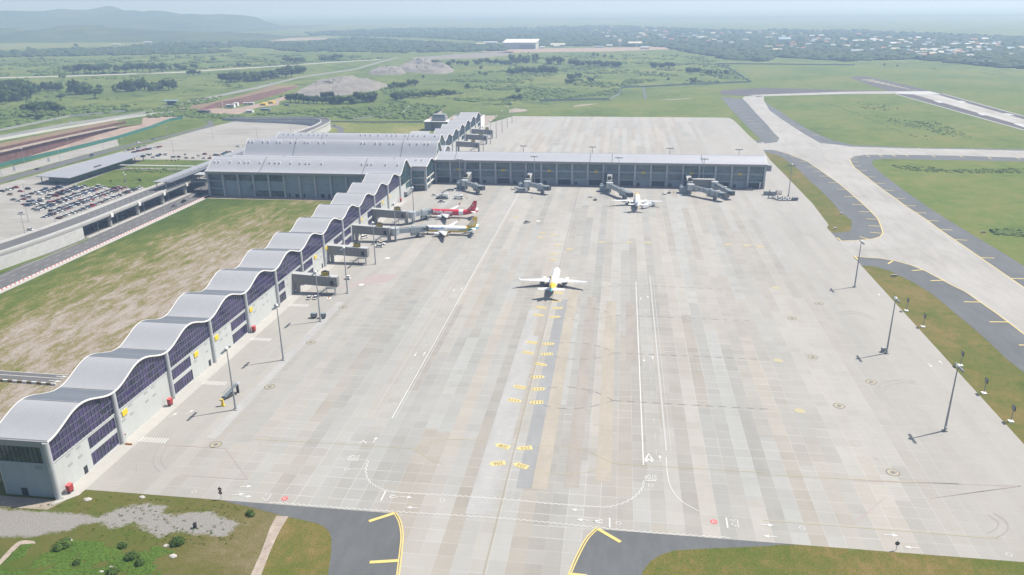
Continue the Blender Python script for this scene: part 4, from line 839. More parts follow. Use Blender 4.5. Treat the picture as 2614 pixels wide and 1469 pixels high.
ground_sheet('park_lawn', [(-441, 624), (-362, 624), (-350, 590), (-352, 558), (-380, 556), (-423, 556), (-436, 558)], Z3, 'park_grass', 'near lawn with saplings between car park and hall', 'lawn')
ground_sheet('lawn', [(-545, 784), (-548, 825), (-556, 898), (-553, 935), (-527, 936), (-512, 914), (-504, 885), (-506, 840), (-511, 790), (-518, 752)], Z2, 'park_grass', 'bright lawn strip inside the green hoarding', 'lawn')
ground_sheet('road', PP(r1, (-60, 1362), (650, 1230), (1400, 1122), (1750, 1034), (2576, 864))+PP(r2, (450, 765), (1000, 686), (1270, 607), (1420, 573), (1440, 577), (1290, 615), (1010, 697), (450, 778))+PP(r1, (2576, 884), (1750, 1054), (1400, 1142), (650, 1255), (-60, 1400)), Z1, 'pale_road', 'grey access road crossing the grassland towards the horizon', 'road')
ground_sheet('road', PP(r1, (-60, 774), (600, 759), (1200, 738), (1800, 718), (2200, 691), (2576, 668))+PP(r2, (600, 631), (1250, 592), (1250, 597), (600, 638))+PP(r1, (2576, 676), (2200, 699), (1800, 727), (1200, 747), (600, 768), (-60, 783)), Z1, 'kerb_concrete', 'thin pale road across the far green fields', 'road')
ground_sheet('road', PP(rA, (-80, 880), (0, 884), (690, 934), (520, 1012), (0, 966), (-80, 960)), Z3, 'road_asphalt', 'short asphalt road with turn arrows reaching the pier at far left', 'road')
ground_sheet('lawn', PP(r5, (-40, 1275), (300, 1185), (560, 1105), (868, 968), (885, 985), (520, 1128), (380, 1188), (260, 1215), (-40, 1352)), Z3, 'park_grass', 'thin wedge of grass at the foot of the white retaining wall', 'lawn')
mk = MB()
for x in (-312.0, -317.8):
    for i in range(26): mk.box(x-.09, x+.09, 305+8.6*i, 308.4+8.6*i, ZM-.004, ZM)
mk.box(-323.2, -322.95, 300, 540, ZM-.004, ZM)
for x in (-309, -311.5, -314, -316.5, -319): mk.box(x-.3, x+.3, 531, 540, ZM-.004, ZM+.002)
mk.strip([tuple(p)[:2] for p in PP(rA, (0, 925), (640, 968))], .3, ZM); mk.strip([tuple(p)[:2] for p in PP(rA, (0, 888), (680, 932))], .3, ZM)
for a, b in (((490, 985), (560, 990)), ((560, 942), (630, 947))): mk.strip([tuple(p)[:2] for p in PP(rA, a, b)], .35, ZM)
for a in ((580, 992), (640, 947)):
    c = rA(*a); mk.poly([(c.x-1, c.y-.8), (c.x+1.6, c.y), (c.x-1, c.y+.8)], ZM)
tag(mk.build('road_marking', 'white_paint'), 'white lane dashes and arrows on the landside roads', 'marking', kind='structure')
# barrier blocks, alternately red and white
bar = MB()
for i in range(236): bar.box(-306.55, -306.15, 300+i, 300.95+i, 0, .75, 1 if i % 3 == 0 else 0)
tag(bar.build('road_barrier', ['barrier_white', 'red_paint']), 'red and white plastic barrier lining the lower road', 'barrier')
bar = MB(); P_ = dense([tuple(p)[:2] for p in PP(rA, (-60, 985), (560, 1032))], 2.0)
for i, (a, b) in enumerate(zip(P_[:-1], P_[1:])): bar.bar((*a, .45), (*b, .45), .5, .9, i % 2)
tag(bar.build('road_barrier', ['barrier_white', 'brown_soil']), 'brown and white barrier beside the short road at far left', 'barrier')
# viaduct
VC = [(-362, 268), (-357, 285), (-348, 315), (-341, 350), (-336.5, 380), (-334, 410), (-333, 440), (-333, 500), (-333, 600), (-333, 700), (-333, 800), (-333.6, 840), (-339, 870), (-353, 895), (-378, 911), (-415, 921), (-456, 929), (-500, 941)]
VZ = [9]*11+[9, 8.8, 8.2, 6.9, 5.2, 3.4, 1.6]
vp = smooth_path(VC, 6); vz = []
for i in range(len(VC)-1): vz += [VZ[i]+(VZ[i+1]-VZ[i])*j/6 for j in range(6)]
vz.append(VZ[-1]); hw_ = [8.5 if p[1] < 760 else max(5.5, 8.5-(p[1]-760)/25) for p in vp]
V = empty('viaduct', (-333, 440, 0)); tag(V, 'long concrete elevated road curving round the car park', 'viaduct')
def ribbon(d0, d1, z0, z1, sel=lambda p: True, name='deck', mat='concrete_pale', rel=True):
    out = []
    for i, p in enumerate(vp):
        a = Vector(vp[max(0, i-1)]); b = Vector(vp[min(len(vp)-1, i+1)]); t = (b-a).normalized(); n = Vector((t.y, -t.x))
        q0 = Vector(p)+n*(d0 if abs(d0) < 5 else math.copysign(hw_[i]+abs(d0)-8.5, d0)); q1 = Vector(p)+n*(d1 if abs(d1) < 5 else math.copysign(hw_[i]+abs(d1)-8.5, d1))
        zb_ = (vz[i]+z0) if z0 > -50 else 0
        if sel(p): out.append([(q0.x, q0.y, zb_), (q1.x, q1.y, zb_), (q1.x, q1.y, vz[i]+z1), (q0.x, q0.y, vz[i]+z1)])
    return MB().loft(out, caps=True).build(name, mat, V, fix=True)
ribbon(-8.5, 8.5, -1.3, 0, name='deck'); ribbon(-7.6, 4.6, 0, .05, name='carriageway', mat='road_asphalt')
ribbon(8.1, 8.5, 0, 1.1, name='parapet', mat='concrete_wall'); ribbon(-8.5, -8.1, 0, 1.1, name='parapet', mat='concrete_wall'); ribbon(4.6, 8.1, .02, .22, name='walkway', mat='concrete_pale')
ribbon(-8.3, 8.3, -99, -1.3, lambda p: p[1] < 423 and p[0] > -400, 'retaining_wall', 'concrete_wall')
ribbon(-8.3, 8.3, -99, -1.3, lambda p: p[1] > 760, 'retaining_wall', 'concrete_wall')
dm = MB()
for x in (-336.5, -332.2):
    for i in range(60): dm.box(x-.09, x+.09, 440+6*i, 442.4+6*i, 9.06, 9.08)
dm.build('lane_dashes', 'white_paint', V)
for y in (446, 476.6, 507.3, 538, 568.6, 599, 630, 660, 690, 720, 750):
    c = MB().cyl((-326.3, y, 0), (-326.3, y, 6.2), 1.25, 1.25, 16); co_ = c.build('column', 'concrete_pale', V)
    MB().box(-341, -324.2, y-1.3, y+1.3, 6.2, 7.7).build('crosshead', 'concrete_pale', co_); MB().box(-324.2, -323.6, y-1.25, y+1.25, 6.6, 8.9).build('bearing_block', 'white_trim', co_)
    MB().cyl((-340, y, 0), (-340, y, 6.2), 1.25, 1.25, 12).build('column', 'concrete_pale', V)
# drop-off canopy on the deck, link bridge and its small roof
c = empty('drop_off_canopy', (-328, 511, 9)); tag(c, 'long dark sloping canopy roof over the drop off deck', 'canopy')
MB().box(-334, -327.6, 511, 730, 15.1, 15.5).build('roof', 'canopy_roof', c); MB().box(-327.5, -321.5, 513, 730, 14.5, 14.9).build('roof', 'canopy_dark', c)
for i in range(14): MB().box(-326.2, -325.6, 514+12*i, 514.7+12*i, 9.1, 14.5).build('post', 'post_grey', c)
for i in range(14): MB().box(-333.4, -333, 514+12*i, 514.5+12*i, 9.1, 15.1).build('post', 'post_grey', c)
b = empty('link_bridge', (-315, 552, 0)); tag(b, 'short concrete footbridge with pale roof joining deck and hall', 'footbridge')
MB().box(-324.4, -306, 545, 556, 8, 9).build('deck', 'concrete_pale', b); MB().box(-323, -306.4, 546, 555, 13.4, 13.8).build('roof', 'bridge_roof', b)
for x, y in ((-322, 547), (-322, 554), (-308, 547), (-308, 554)): MB().box(x-.2, x+.2, y-.2, y+.2, 9, 13.4).build('post', 'post_grey', b)
# flat roofed car park pavilion and covered walk
c = empty('pavilion', (-452, 614, 0)); tag(c, 'long flat grey roofed pavilion beside the car park', 'pavilion')
MB().add([(-468.5, 562, 6.0), (-436.5, 558, 6.0), (-438.5, 669, 6.0), (-468.5, 671, 6.0), (-468.5, 562, 6.5), (-436.5, 558, 6.5), (-438.5, 669, 6.5), (-468.5, 671, 6.5)], [(0, 3, 2, 1), (4, 5, 6, 7), (0, 1, 5, 4), (1, 2, 6, 5), (2, 3, 7, 6), (3, 0, 4, 7)]).build('roof', 'canopy_roof', c)
MB().box(-461, -444, 566, 655, 0, 5.9).build('glass_hall', 'teal_glass', c)
for i in range(9):
    for x in (-466, -441): MB().cyl((x, 564+12.8*i, 0), (x, 564+12.8*i, 6), .35, n=8).build('post', 'steel_dark', c)
MB().box(-444, -443, 600, 609, 6.5, 7.4).build('roof_letters', 'steel_dark', c)
c = empty('covered_walk', (-390, 628, 0)); tag(c, 'narrow pale roofed walkway crossing the lawns', 'walkway')
MB().box(-450, -341, 626.4, 630, 3.2, 3.5).build('roof', 'bridge_roof', c)
for i in range(11): MB().cyl((-447+10.3*i, 628, 0), (-447+10.3*i, 628, 3.2), .15, n=6).build('post', 'steel_dark', c)
# trench with rusty sheet piles and green hoarding
tm = MB(); nC = len(CUT)
def fl(p): return -11.5 if p[1] < 735 else -11.5+11.4*min(1, (p[1]-735)/165)
for i in range(nC):
    a, b_ = CUT[i], CUT[(i+1) % nC]; tm.add([(a[0], a[1], 0), (b_[0], b_[1], 0), (b_[0], b_[1], fl(b_)), (a[0], a[1], fl(a))], [(0, 1, 2, 3)], 0)
o = tm.build('sheet_pile_wall', 'sheet_pile'); tag(o, 'rusty brown sheet pile wall along the construction trench', 'retaining wall')
fm = MB(); lft = [c_ for c_ in CUT[5:][::-1]]; rgt = CUT[:5]
fm.add([(p[0], p[1], fl(p)+.01) for p in lft]+[(p[0], p[1], fl(p)+.01) for p in rgt], [(i, 5+i, 6+i, i+1) for i in range(4)])
tag(fm.build('trench_floor', 'pink_soil'), 'pinkish bare floor of the construction trench', 'trench', kind='structure')
w_ = MB(); P_ = [(-625, 540), (-623, 700), (-619, 790), (-614, 860), (-611, 900)]
w_.loft([[(x, y, 0), (x+1, y, 0), (x+1, y, 3.2), (x, y, 3.2)] for x, y in P_], caps=True); tag(w_.build('sheet_pile_wall', 'sheet_pile', fix=True), 'low upper row of brown sheet piles behind the trench', 'retaining wall')
w_ = MB(); w_.loft([[(x-.3, y, 3.1), (x-10, y, 2.6), (x-36, y+30, .03)] for x, y in P_], closed=False); tag(w_.build('earth_bank', 'brown_soil', fix=True), 'sandy earth bank above the upper sheet piles', 'bank', kind='structure')
w_ = MB(); P2 = [(-613.5, 540), (-612, 700), (-610, 780), (-605, 843), (-600, 872)]
w_.loft([[(x-9, y, .06), (x, y, .06), (x, y, .5), (x-9, y, .5)] for x, y in P2], caps=True); tag(w_.build('coping', 'pale_soil', fix=True), 'pale capping strip on top of the trench wall', 'bank', kind='structure')
def fence_line(name, pts, h, th, mat, label, cat):
    m = MB(); m.loft([[(q0[0], q0[1], 0), (q1[0], q1[1], 0), (q1[0], q1[1], h), (q0[0], q0[1], h)] for q0, q1 in zip(offset(pts, th/2), offset(pts, -th/2))], caps=True); return tag(m.build(name, mat, fix=True), label, cat)
fence_line('hoarding', [(-555, 540), (-556, 640), (-550, 700), (-546, 785), (-553, 860), (-566, 925), (-560, 945)], 3.4, .3, 'sheet_green', 'dark green hoarding along the near edge of the trench', 'hoarding')
pts = dense([tuple(p)[:2] for p in PP(zd, (-120, 665), (0, 640), (1200, 420), (2576, 190))]+[(-622, 985), (-606, 1000)], 3.0)
m = MB()
for i, (a, b_) in enumerate(zip(pts[:-1], pts[1:])): m.bar((*a, 1.3), (*(Vector(a).lerp(Vector(b_), .9)), 1.3), .4, 2.6, 0)
tag(m.build('barrier_wall', 'barrier_white'), 'long white panel barrier between the access road and the trench', 'barrier')
fence_line('perimeter_fence', [tuple(p)[:2] for p in PP(r1, (-60, 1318), (700, 1165), (1240, 1115))], 2.2, .25, 'post_grey', 'thin grey fence on the left side of the access road', 'fence')
# ------------------------------------------------------------------ car park lamp posts
def lamp_post(px):
    L = empty('lamp_post', (0, 0, 0)); tag(L, '', 'lamp post', 'slim lamp posts of the car park')
    MB().cyl((0, 0, 0), (0, 0, 13), .17, .1, 8).build('pole', 'post_grey', L); MB().cyl((0, 0, 0), (0, 0, .7), .35, n=8).build('base', 'concrete_pale', L)
    for s in (-1, 1): MB().box(s*.1 if s > 0 else -1.5, 1.5 if s > 0 else -.1, -.18, .18, 12.8, 13).build('lamp_head', 'white_trim', L)
    return L
lp = lamp_post(0); LAMPS = [(-372, 426), (-372, 454), (-377, 470), (-390, 452), (-441, 514), (-551, 650), (-516, 653), (-546, 707), (-511, 710), (-491, 712), (-435, 708), (-434, 785), (-490, 791), (-521, 586), (-372, 846), (-390, 798), (-378, 545), (-384, 552)]
LL = ['nearest lamp post of the car park by the viaduct curve', 'second lamp post along the viaduct edge of the car park', 'third lamp post beside the viaduct edge of the car park', 'lamp post standing at the sparse corner of the parked rows', 'lamp post among the scattered cars left of the rows', 'lamp post at the foot of the green hoarding, nearest', 'lamp post between hoarding and pavilion, nearest', 'second lamp post along the green hoarding', 'lamp post on the verge behind the middle of the pavilion', 'lamp post behind the far end of the pavilion', 'lamp post in the open far car park', 'farther lamp post in the open far car park', 'lamp post by the bend of the asphalt road', 'lamp post beside the road at the left picture edge', 'lamp post below the curved ramp wall', 'lamp post in front of the curved ramp wall, farther left', 'lamp post at the corner of the near lawn', 'second lamp post at the corner of the near lawn']
for i, ((x, y), lb) in enumerate(zip(LAMPS, LL)): place(lp, i, (x, y, 0), .3*i, lb)
st = None
for i, y in enumerate((430, 450, 480, 511)):
    if st is None:
        st = empty('street_lamp', (0, 0, 0)); tag(st, '', 'street lamp', 'street lamps under the viaduct edge'); MB().cyl((0, 0, 0), (0, 0, 7), .12, .08, 8).build('pole', 'post_grey', st); MB().bar((0, 0, 7), (-1.8, 0, 7.3), .1, .1).build('arm', 'post_grey', st); MB().box(-2.5, -1.6, -.15, .15, 7.2, 7.4).build('lamp_head', 'white_trim', st)
    place(st, i, (-323.4, y, 0), 0, ('street lamp at the end of the white retaining wall', 'street lamp after the first viaduct column', 'street lamp after the second viaduct column', 'street lamp after the third viaduct column')[i])
# ------------------------------------------------------------------ cars
PAINT = dict(white=(.68, .68, .67), silver=(.42, .43, .44), grey=(.16, .165, .17), black=(.025, .025, .028), red=(.33, .03, .035), blue=(.05, .09, .2), maroon=(.13, .02, .03), teal=(.05, .2, .25), orange=(.5, .18, .03), beige=(.4, .36, .28))
for n_, c_ in PAINT.items(): plain('paint_'+n_, c_, .35, .1, var=.05)
plain('car_glass', (.02, .025, .03), .12)
def car_mesh(kind, colr, parts=None):
    SP = dict(sedan=(4.5, 1.78, .72, 1.42, -.95, .35, -1.75, 1.25), suv=(4.6, 1.86, .95, 1.75, -.9, 1.5, -1.5, 2.1), van=(4.9, 1.85, 1.0, 1.95, -1.5, 2.0, -2.1, 2.35), pickup=(5.2, 1.86, .95, 1.75, -1.1, .5, -1.75, .7))[kind]
    Lc, W, zb_, zr_, r0, r1_, g0, g1 = SP; h = Lc/2; m = MB(); mats = ['paint_'+colr, 'car_glass', 'rubber']
    sec = [(-h, .42, zb_-.12), (-h+.12, .3, zb_-.04), (-h+1.1, .3, zb_+.04), (g1 if kind != 'pickup' else .8, .3, zb_+.06), (h-.15, .3, zb_+.04), (h, .42, zb_-.1)]
    m.loft([[(x, -W/2, z0), (x, W/2, z0), (x, W/2, z1-.1), (x, W/2-.14, z1), (x, -W/2+.14, z1), (x, -W/2, z1-.1)] for x, z0, z1 in sec], caps=True)
    wr = W/2-.22
    q = [(g0, -W/2+.1, zb_), (g1, -W/2+.1, zb_), (g1, W/2-.1, zb_), (g0, W/2-.1, zb_), (r0, -wr, zr_), (r1_, -wr, zr_), (r1_, wr, zr_), (r0, wr, zr_)]
    m.add(q, [(0, 1, 5, 4), (1, 2, 6, 5), (2, 3, 7, 6), (3, 0, 4, 7)], 1); m.add([(x, y, z+.02) for x, y, z in q[4:]], [(0, 1, 2, 3)], 0)
    if kind == 'pickup': m.box(.9, h-.1, -W/2+.15, W/2-.15, zb_+.02, zb_+.04, 1)
    wl_ = MB()
    for x in (-h+.85, h-.85):
        for s in (-1, 1): (m if parts is None else wl_).cyl((x, s*(W/2-.2), .34), (x, s*(W/2+.01), .34), .34, n=10, mi=2)
    return m, mats, wl_
PROTO = {}
def car(kind, colr, loc, rz, label, group):
    key = (kind, colr)
    if key not in PROTO:
        m, mats, _ = car_mesh(kind, colr); PROTO[key] = [m.build('parked_car', mats, fix=True), 0]; tag(PROTO[key][0], '', kind if kind != 'sedan' else 'car')
    pr = PROTO[key]; o = place(pr[0], pr[1], loc, rz, label, group); pr[1] += 1
    if not o.get('category'): o['category'] = 'car'
    return o
rc = random.Random(4)
KIN = ['sedan']*5+['suv']*4+['van']*2+['pickup']; COLS = ['white']*7+['silver']*4+['grey']*3+['black']*5+['red']*2+['blue']*2+['maroon']*1+['beige']
def pick(): return rc.choice(KIN), rc.choice(COLS)
ROWS = [(-374.5, 461, 556, .8, 'row along the viaduct'), (-387.0, 463, 556, .93, 'second row from the viaduct'), (-392.6, 478, 556, .95, 'third row from the viaduct'), (-405.0, 480, 556, .9, 'middle row of the car park'), (-410.6, 487, 556, .85, 'row left of the middle row'), (-422.5, 492, 556, .6, 'sparser sixth row'), (-428, 496, 554, .45, 'gappy seventh row'), (-440, 505, 552, .4, 'scattered row before the pavilion corner'), (-447, 508, 546, .35, 'loose row near the pavilion posts'), (-462, 518, 545, .3, 'thin row below the pavilion roof'), (-476, 522, 548, .35, 'leftmost loose row')]
for x, ya, yb, dn, nm in ROWS:
    y = ya
    while y < yb:
        ramp = min(1, dn+.35*(y-ya)/(yb-ya))
        if rc.random() < ramp:
            kd, cl = pick(); car(kd, cl, (x+rc.uniform(-.25, .25), y, Z2+.01), (0 if rc.random() < .5 else math.pi)+rc.uniform(-.05, .05), f'{cl} {kd} parked in the {nm}', f'{cl} {kd} cars in the {nm}')
        y += 2.75
for i, (a, b, cl, kd) in enumerate(((395, 775, 'silver', 'sedan'), (640, 690, 'beige', 'sedan'), (745, 660, 'grey', 'sedan'), (535, 615, 'beige', 'van'), (630, 600, 'white', 'suv'), (700, 580, 'silver', 'sedan'), (565, 1075, 'white', 'sedan'), (865, 825, 'blue', 'sedan'), (980, 790, 'maroon', 'suv'))):
    p = zc(a, b); car(kd, cl, (p.x, p.y, Z2+.01), rc.uniform(-.1, .1), ('silver car alone in the empty part of the car park', 'beige car of a pair left of the rows', 'grey car of a pair left of the rows', 'beige van of a loose trio left of the rows', 'white suv in the middle of a loose trio', 'silver car at the right of a loose trio', 'white car by itself next to the viaduct curve', 'dark blue car at the near corner of the rows', 'maroon suv next to the dark blue corner car')[i], None)
for i in range(13):
    t = i/12; p = ze(175+385*t, 862-95*t); kd, cl = pick(); car(kd, cl, (p.x, p.y, Z2+.01), 1.5, f'{cl} {kd} in the row behind the far end of the pavilion', f'{cl} {kd} cars in the row behind the pavilion')
for i in range(20):
    t = (i % 10)/9; p = ze(320+520*t+(0 if i < 10 else 45), 890-100*t-(0 if i < 10 else 14)); kd, cl = pick(); car(kd, cl, (p.x, p.y, Z2+.01), 1.5, f'{cl} {kd} in the double row past the pavilion end', f'{cl} {kd} cars in the double row past the pavilion')
FARC = [(520, 980, 'black', 'suv'), (565, 962, 'white', 'sedan'), (640, 948, 'silver', 'van'), (690, 932, 'white', 'sedan'), (735, 992, 'white', 'sedan'), (830, 965, 'blue', 'pickup'), (880, 935, 'grey', 'sedan'), (990, 938, 'white', 'suv'), (1150, 992, 'white', 'van'), (1260, 985, 'black', 'sedan'), (1420, 1006, 'beige', 'sedan'), (1560, 1006, 'white', 'sedan'), (1780, 1012, 'white', 'sedan'), (1790, 928, 'red', 'suv'), (1900, 1012, 'red', 'sedan'), (2010, 948, 'grey', 'suv'), (2080, 948, 'silver', 'sedan'), (2160, 930, 'teal', 'sedan'), (2205, 906, 'teal', 'sedan'), (2250, 888, 'maroon', 'sedan'), (2480, 772, 'white', 'pickup'), (2320, 878, 'white', 'sedan')]
for a, b, cl, kd in FARC:
    p = ze(a, b); car(kd, cl, (p.x, p.y, Z2+.01), rc.uniform(-.15, .15), f'{cl} {kd} on the far car park beyond the lawns', f'{cl} {kd} cars beyond the lawns')
for a, fn, cl, kd, rz, lb in (((1735, 655), r5, 'grey', 'sedan', 1.57, 'grey car driving on the lower road'), ((1832, 612), r5, 'black', 'suv', 1.57, 'black suv on the lower road near the hall corner'), ((1990, 545), r5, 'black', 'van', 1.57, 'black van stopped in the shade of the hall corner'), ((370, 287), r5, 'black', 'sedan', 1.6, 'black car crossing left of the pavilion'), ((915, 150), r5, 'blue', 'suv', 1.6, 'dark blue car on the road behind the pavilion'), ((1380, 25), r5, 'white', 'van', 1.3, 'white van on the road beyond the double row'), ((730, 618), ze, 'teal', 'sedan', 1.4, 'teal car on the road by the lawn strip'), ((1450, 275), zd, 'white', 'van', 1.2, 'white van on the access road behind the white barrier'), ((1540, 430), zq, 'white', 'van', 1.4, 'white van far along the grey access road'), ((1280, 482), zq, 'white', 'van', 1.4, 'second white van on the grey access road'), ((1720, 345), zr, 'grey', 'sedan', 2.2, 'grey car on the looped road below the ramp')):
    p = fn(*a); car(kd, cl, (p.x, p.y, Z4+.01), rz, lb, None)
ground_sheet('road', smooth_path(PP(zr, (1560, 320), (1700, 310), (1840, 350), (1925, 410), (1880, 490)))+smooth_path(PP(zr, (1770, 490), (1790, 430), (1730, 380), (1640, 352), (1560, 345))), Z3, 'road_asphalt', 'looped asphalt slip road at the foot of the ramp', 'road')
for i in range(13):
    y = 428+9.3*i+rc.uniform(-1, 1); cl = rc.choice(['white', 'silver', 'grey', 'black']); car('sedan', cl, (-335+rc.choice((-3, 3)), y, Z4), 1.57, f'{cl} sedan in the shade under the viaduct', f'{cl} cars under the viaduct')
# ------------------------------------------------------------------ painted markings
def marking(name, mb, mat, label): return tag(mb.build(name, mat), label, 'marking', kind='structure')
def P2(fn, *ab): return [tuple(p)[:2] for p in PP(fn, *ab)]
yb_ = MB()
def ybar(fn, a, b, w=.85): yb_.strip(P2(fn, a, b), w, ZM2)
for a, b in (((195, 125), (255, 127)), ((260, 160), (325, 161)), ((355, 208), (420, 210)), ((428, 260), (520, 262)), ((488, 303), (575, 305)), ((547, 350), (640, 352)), ((635, 413), (728, 415)), ((720, 480), (820, 483)), ((792, 553), (895, 556)), ((870, 632), (982, 635)), ((943, 702), (1058, 705)), ((1012, 775), (1130, 778)), ((1035, 842), (1155, 848)), ((1048, 907), (1175, 918)), ((948, 950), (1040, 978)), ((725, 960), (765, 992)),
             ((858, 178), (930, 180)), ((868, 208), (940, 210)), ((875, 248), (962, 250)), ((940, 293), (1022, 295)), ((1015, 357), (1108, 360)), ((1095, 420), (1195, 424)), ((1190, 490), (1288, 493)), ((1298, 570), (1400, 574)), ((1398, 640), (1505, 645)), ((1500, 713), (1612, 717)), ((1610, 790), (1728, 796)), ((1745, 880), (1866, 886)), ((1888, 980), (2015, 987)), ((2140, 1158), (2285, 1164)), ((2440, 1365), (2600, 1369)),
             ((1010, 143), (1048, 158)), ((1140, 143), (1178, 158)), ((1270, 140), (1308, 157)), ((1400, 138), (1432, 154)), ((1665, 145), (1700, 162)), ((1935, 150), (1972, 167)), ((2218, 160), (2253, 178)), ((2500, 165), (2540, 183)), ((1525, 75), (1555, 86)), ((1790, 82), (1815, 92)), ((2060, 87), (2085, 97)), ((2330, 92), (2360, 103)),
             ((897, 1143), (932, 1180)), ((1230, 1220), (1275, 1190)), ((1465, 1288), (1580, 1278)), ((1648, 1388), (1790, 1382))): ybar(r8, a, b)
for a, b in (((1980, 200), (2150, 203)), ((2235, 398), (2415, 400)), ((2525, 628), (2720, 630))): ybar(rF, a, b)
for i in range(8): ybar(r3, (2232+33*i, 1070+33*i), (2290+36*i, 1070+33*i), .8)
for a, b in (((40, 1330), (110, 1330)), ((75, 1362), (145, 1362)), ((85, 1390), (145, 1388)), ((120, 1145), (170, 1146)), ((185, 1200), (240, 1201)), ((240, 1225), (310, 1226)), ((285, 1253), (350, 1254)), ((330, 1280), (400, 1281)), ((390, 1310), (455, 1311)), ((470, 1340), (540, 1342))): ybar(r4, a, b, .8)
for pts in (TAX_L, TAX_R, CON_B): yb_.strip([tuple(p)[:2] for p in pts], .55, ZM)
for fn, a, b in ((rC, (1115, 925), (1365, 845)), (rC, (1122, 1325), (1405, 1308)), (rD, (866, 1000), (1085, 1127)), (rD, (590, 1440), (760, 1458))): ybar(fn, a, b, 1.05)
for fn, pts in ((rC, ((1358, 830), (1415, 925), (1438, 1060), (1428, 1200), (1398, 1448), (1370, 1640))), (rD, ((868, 985), (765, 1085), (685, 1225), (622, 1360), (580, 1470), (530, 1640)))):
    sp_ = smooth_path(P2(fn, *pts), 6); yb_.strip(offset(sp_, .3), .32, ZM); yb_.strip(offset(sp_, -.3), .32, ZM)
marking('taxi_marking', yb_, 'yellow_paint', 'yellow edge lines and cross bars on the asphalt shoulders')
# stand number plates: yellow pointed plates with dark bars or numerals
pl = MB(); pd = MB()
def plate(p, ang, ln=5.2, wd=2.4, txt=None):
    c, s = math.cos(ang), math.sin(ang); f = lambda u, v: (p.x+c*u-s*v, p.y+s*u+c*v)
    pl.poly([f(-ln/2, -wd/2), (f(ln/2-1.2, -wd/2)), f(ln/2, 0), f(ln/2-1.2, wd/2), f(-ln/2, wd/2)], ZM)
    if txt:
        vs, fs = text_mesh(txt, 2.3, .03); pd.add([(*f(-.3-a if False else -.4+a*.9, b), ZM2) for a, b in vs], fs)
    else:
        for i in range(4): pd.poly([f(-2.4+1.1*i, -wd*.33), f(-2.0+1.1*i, -wd*.33), f(-1.8+1.1*i, wd*.33), f(-2.2+1.1*i, wd*.33)], ZM2)
for i, ab in enumerate(((485, 110), (470, 190), (320, 258), (478, 263), (295, 333), (460, 350), (220, 605), (395, 620), (190, 708), (370, 722), (320, 825), (290, 950), (100, 1050), (295, 1070), (58, 1185), (265, 1203))): plate(rG(*ab), (.25 if i % 2 else -.25)+(math.pi if i % 3 == 0 else 0))
plate(rC(2415, 190), math.pi-.3, txt='208'); plate(rC(2365, 360), math.pi+.3, txt='206'); plate(rD(145, 210), .25+math.pi, txt='252'); plate(rD(108, 380), math.pi-.35, txt='252')
for ab in ((335, 920), (445, 935), (315, 965), (490, 1040), (605, 1080), (455, 1130), (440, 1185), (930, 1010), (1200, 1013), (1380, 1018), (2180, 1035), (2365, 1045), (2505, 1055), (70, 765)): plate(r7(*ab), .2, 4.6, 2.0)
plain('plate_yellow', (.52, .43, .19), .7, var=.2, scale=1.5); plain('plate_brown', (.2, .16, .08), .7)
marking('stand_marking', pl, 'plate_yellow', 'yellow pointed stand number plates painted along the taxi line'); marking('stand_numeral', pd, 'plate_brown', 'dark numerals and bars on the yellow stand plates')
def ring(mb, p, r0, r1, z=ZM, n=24):
    mb.add([(p.x+math.cos(2*math.pi*i/n)*r, p.y+math.sin(2*math.pi*i/n)*r, z) for r in (r0, r1) for i in range(n)], [(i, (i+1) % n, n+(i+1) % n, n+i) for i in range(n)])
rg = MB(); rk = MB()
for fn, ab in ((rH, (560, 605)), (rH, (880, 253)), (rH, (150, 1047)), (rB, (2105, 175)), (rF, (545, 215)), (rF, (280, 363)), (rF, (485, 745)), (rF, (745, 1230)), (rF, (1062, 993)), (rE, (1258, 448))): p = fn(*ab); ring(rg, p, 1.15, 1.6); ring(rk, p, 1.6, 2.0); ring(rk, p, .1, .7)
marking('stop_ring', rg, 'faded_yellow', 'small faded yellow stand rings scattered over the apron'); marking('stop_ring', rk, 'dark_line', 'dark outlines of the small stand rings')
# dashed lead-in curves and thin lines
dl = MB(); yl = MB()
def dashed(mb, pts, w=.32, on=2.4, off_=2.2, smooth=True):
    path = dense(smooth_path(pts, 8) if smooth else pts, .6); i = 0; a = int(on/.6); b = int(off_/.6)
    while i+a < len(path): mb.strip(path[i:i+a+1], w, ZM); i += a+b
for fn, pts in ((rG, ((470, 610), (700, 610), (850, 635), (960, 665), (1045, 710))), (rG, ((445, 745), (600, 770), (750, 772), (900, 755), (1045, 710))), (rG, ((1045, 710), (1800, 742), (2576, 778))), (rG, ((390, 1055), (600, 1050), (760, 1075), (900, 1115), (1035, 1185))), (rG, ((340, 1230), (500, 1262), (700, 1262), (880, 1230), (1035, 1185))), (rG, ((1035, 1185), (1800, 1228), (2576, 1270))), (rG, ((570, 250), (750, 255), (900, 280), (1060, 335))), (rG, ((500, 365), (700, 383), (850, 380), (1060, 335))), (rG, ((1060, 335), (1800, 365), (2450, 392))), (rG, ((750, 75), (900, 65), (1070, 35))), (rG, ((1070, 35), (1700, 55), (2330, 90)))): dashed(dl, P2(fn, *pts))
for fn, pts in ((rD, ((240, 185), (450, 185), (700, 215), (860, 280), (1000, 355))), (rD, ((180, 410), (400, 450), (600, 460), (800, 435), (1000, 355))), (rD, ((1000, 355), (1250, 375), (2522, 450))), (rC, ((1555, 215), (1700, 160), (1900, 125), (2250, 135))), (rC, ((1555, 215), (1700, 310), (1850, 370))), (rC, ((0, 125), (700, 160), (1555, 215))), (rH, ((1860, 1075), (2000, 1040), (2140, 1015))), (rE, ((100, 470), (900, 515), (1900, 560))), (rE, ((0, 915), (700, 968), (1500, 1030), (2300, 1095)))): yl.strip(smooth_path(P2(fn, *pts), 5), .2, ZM)
cl_ = MB()
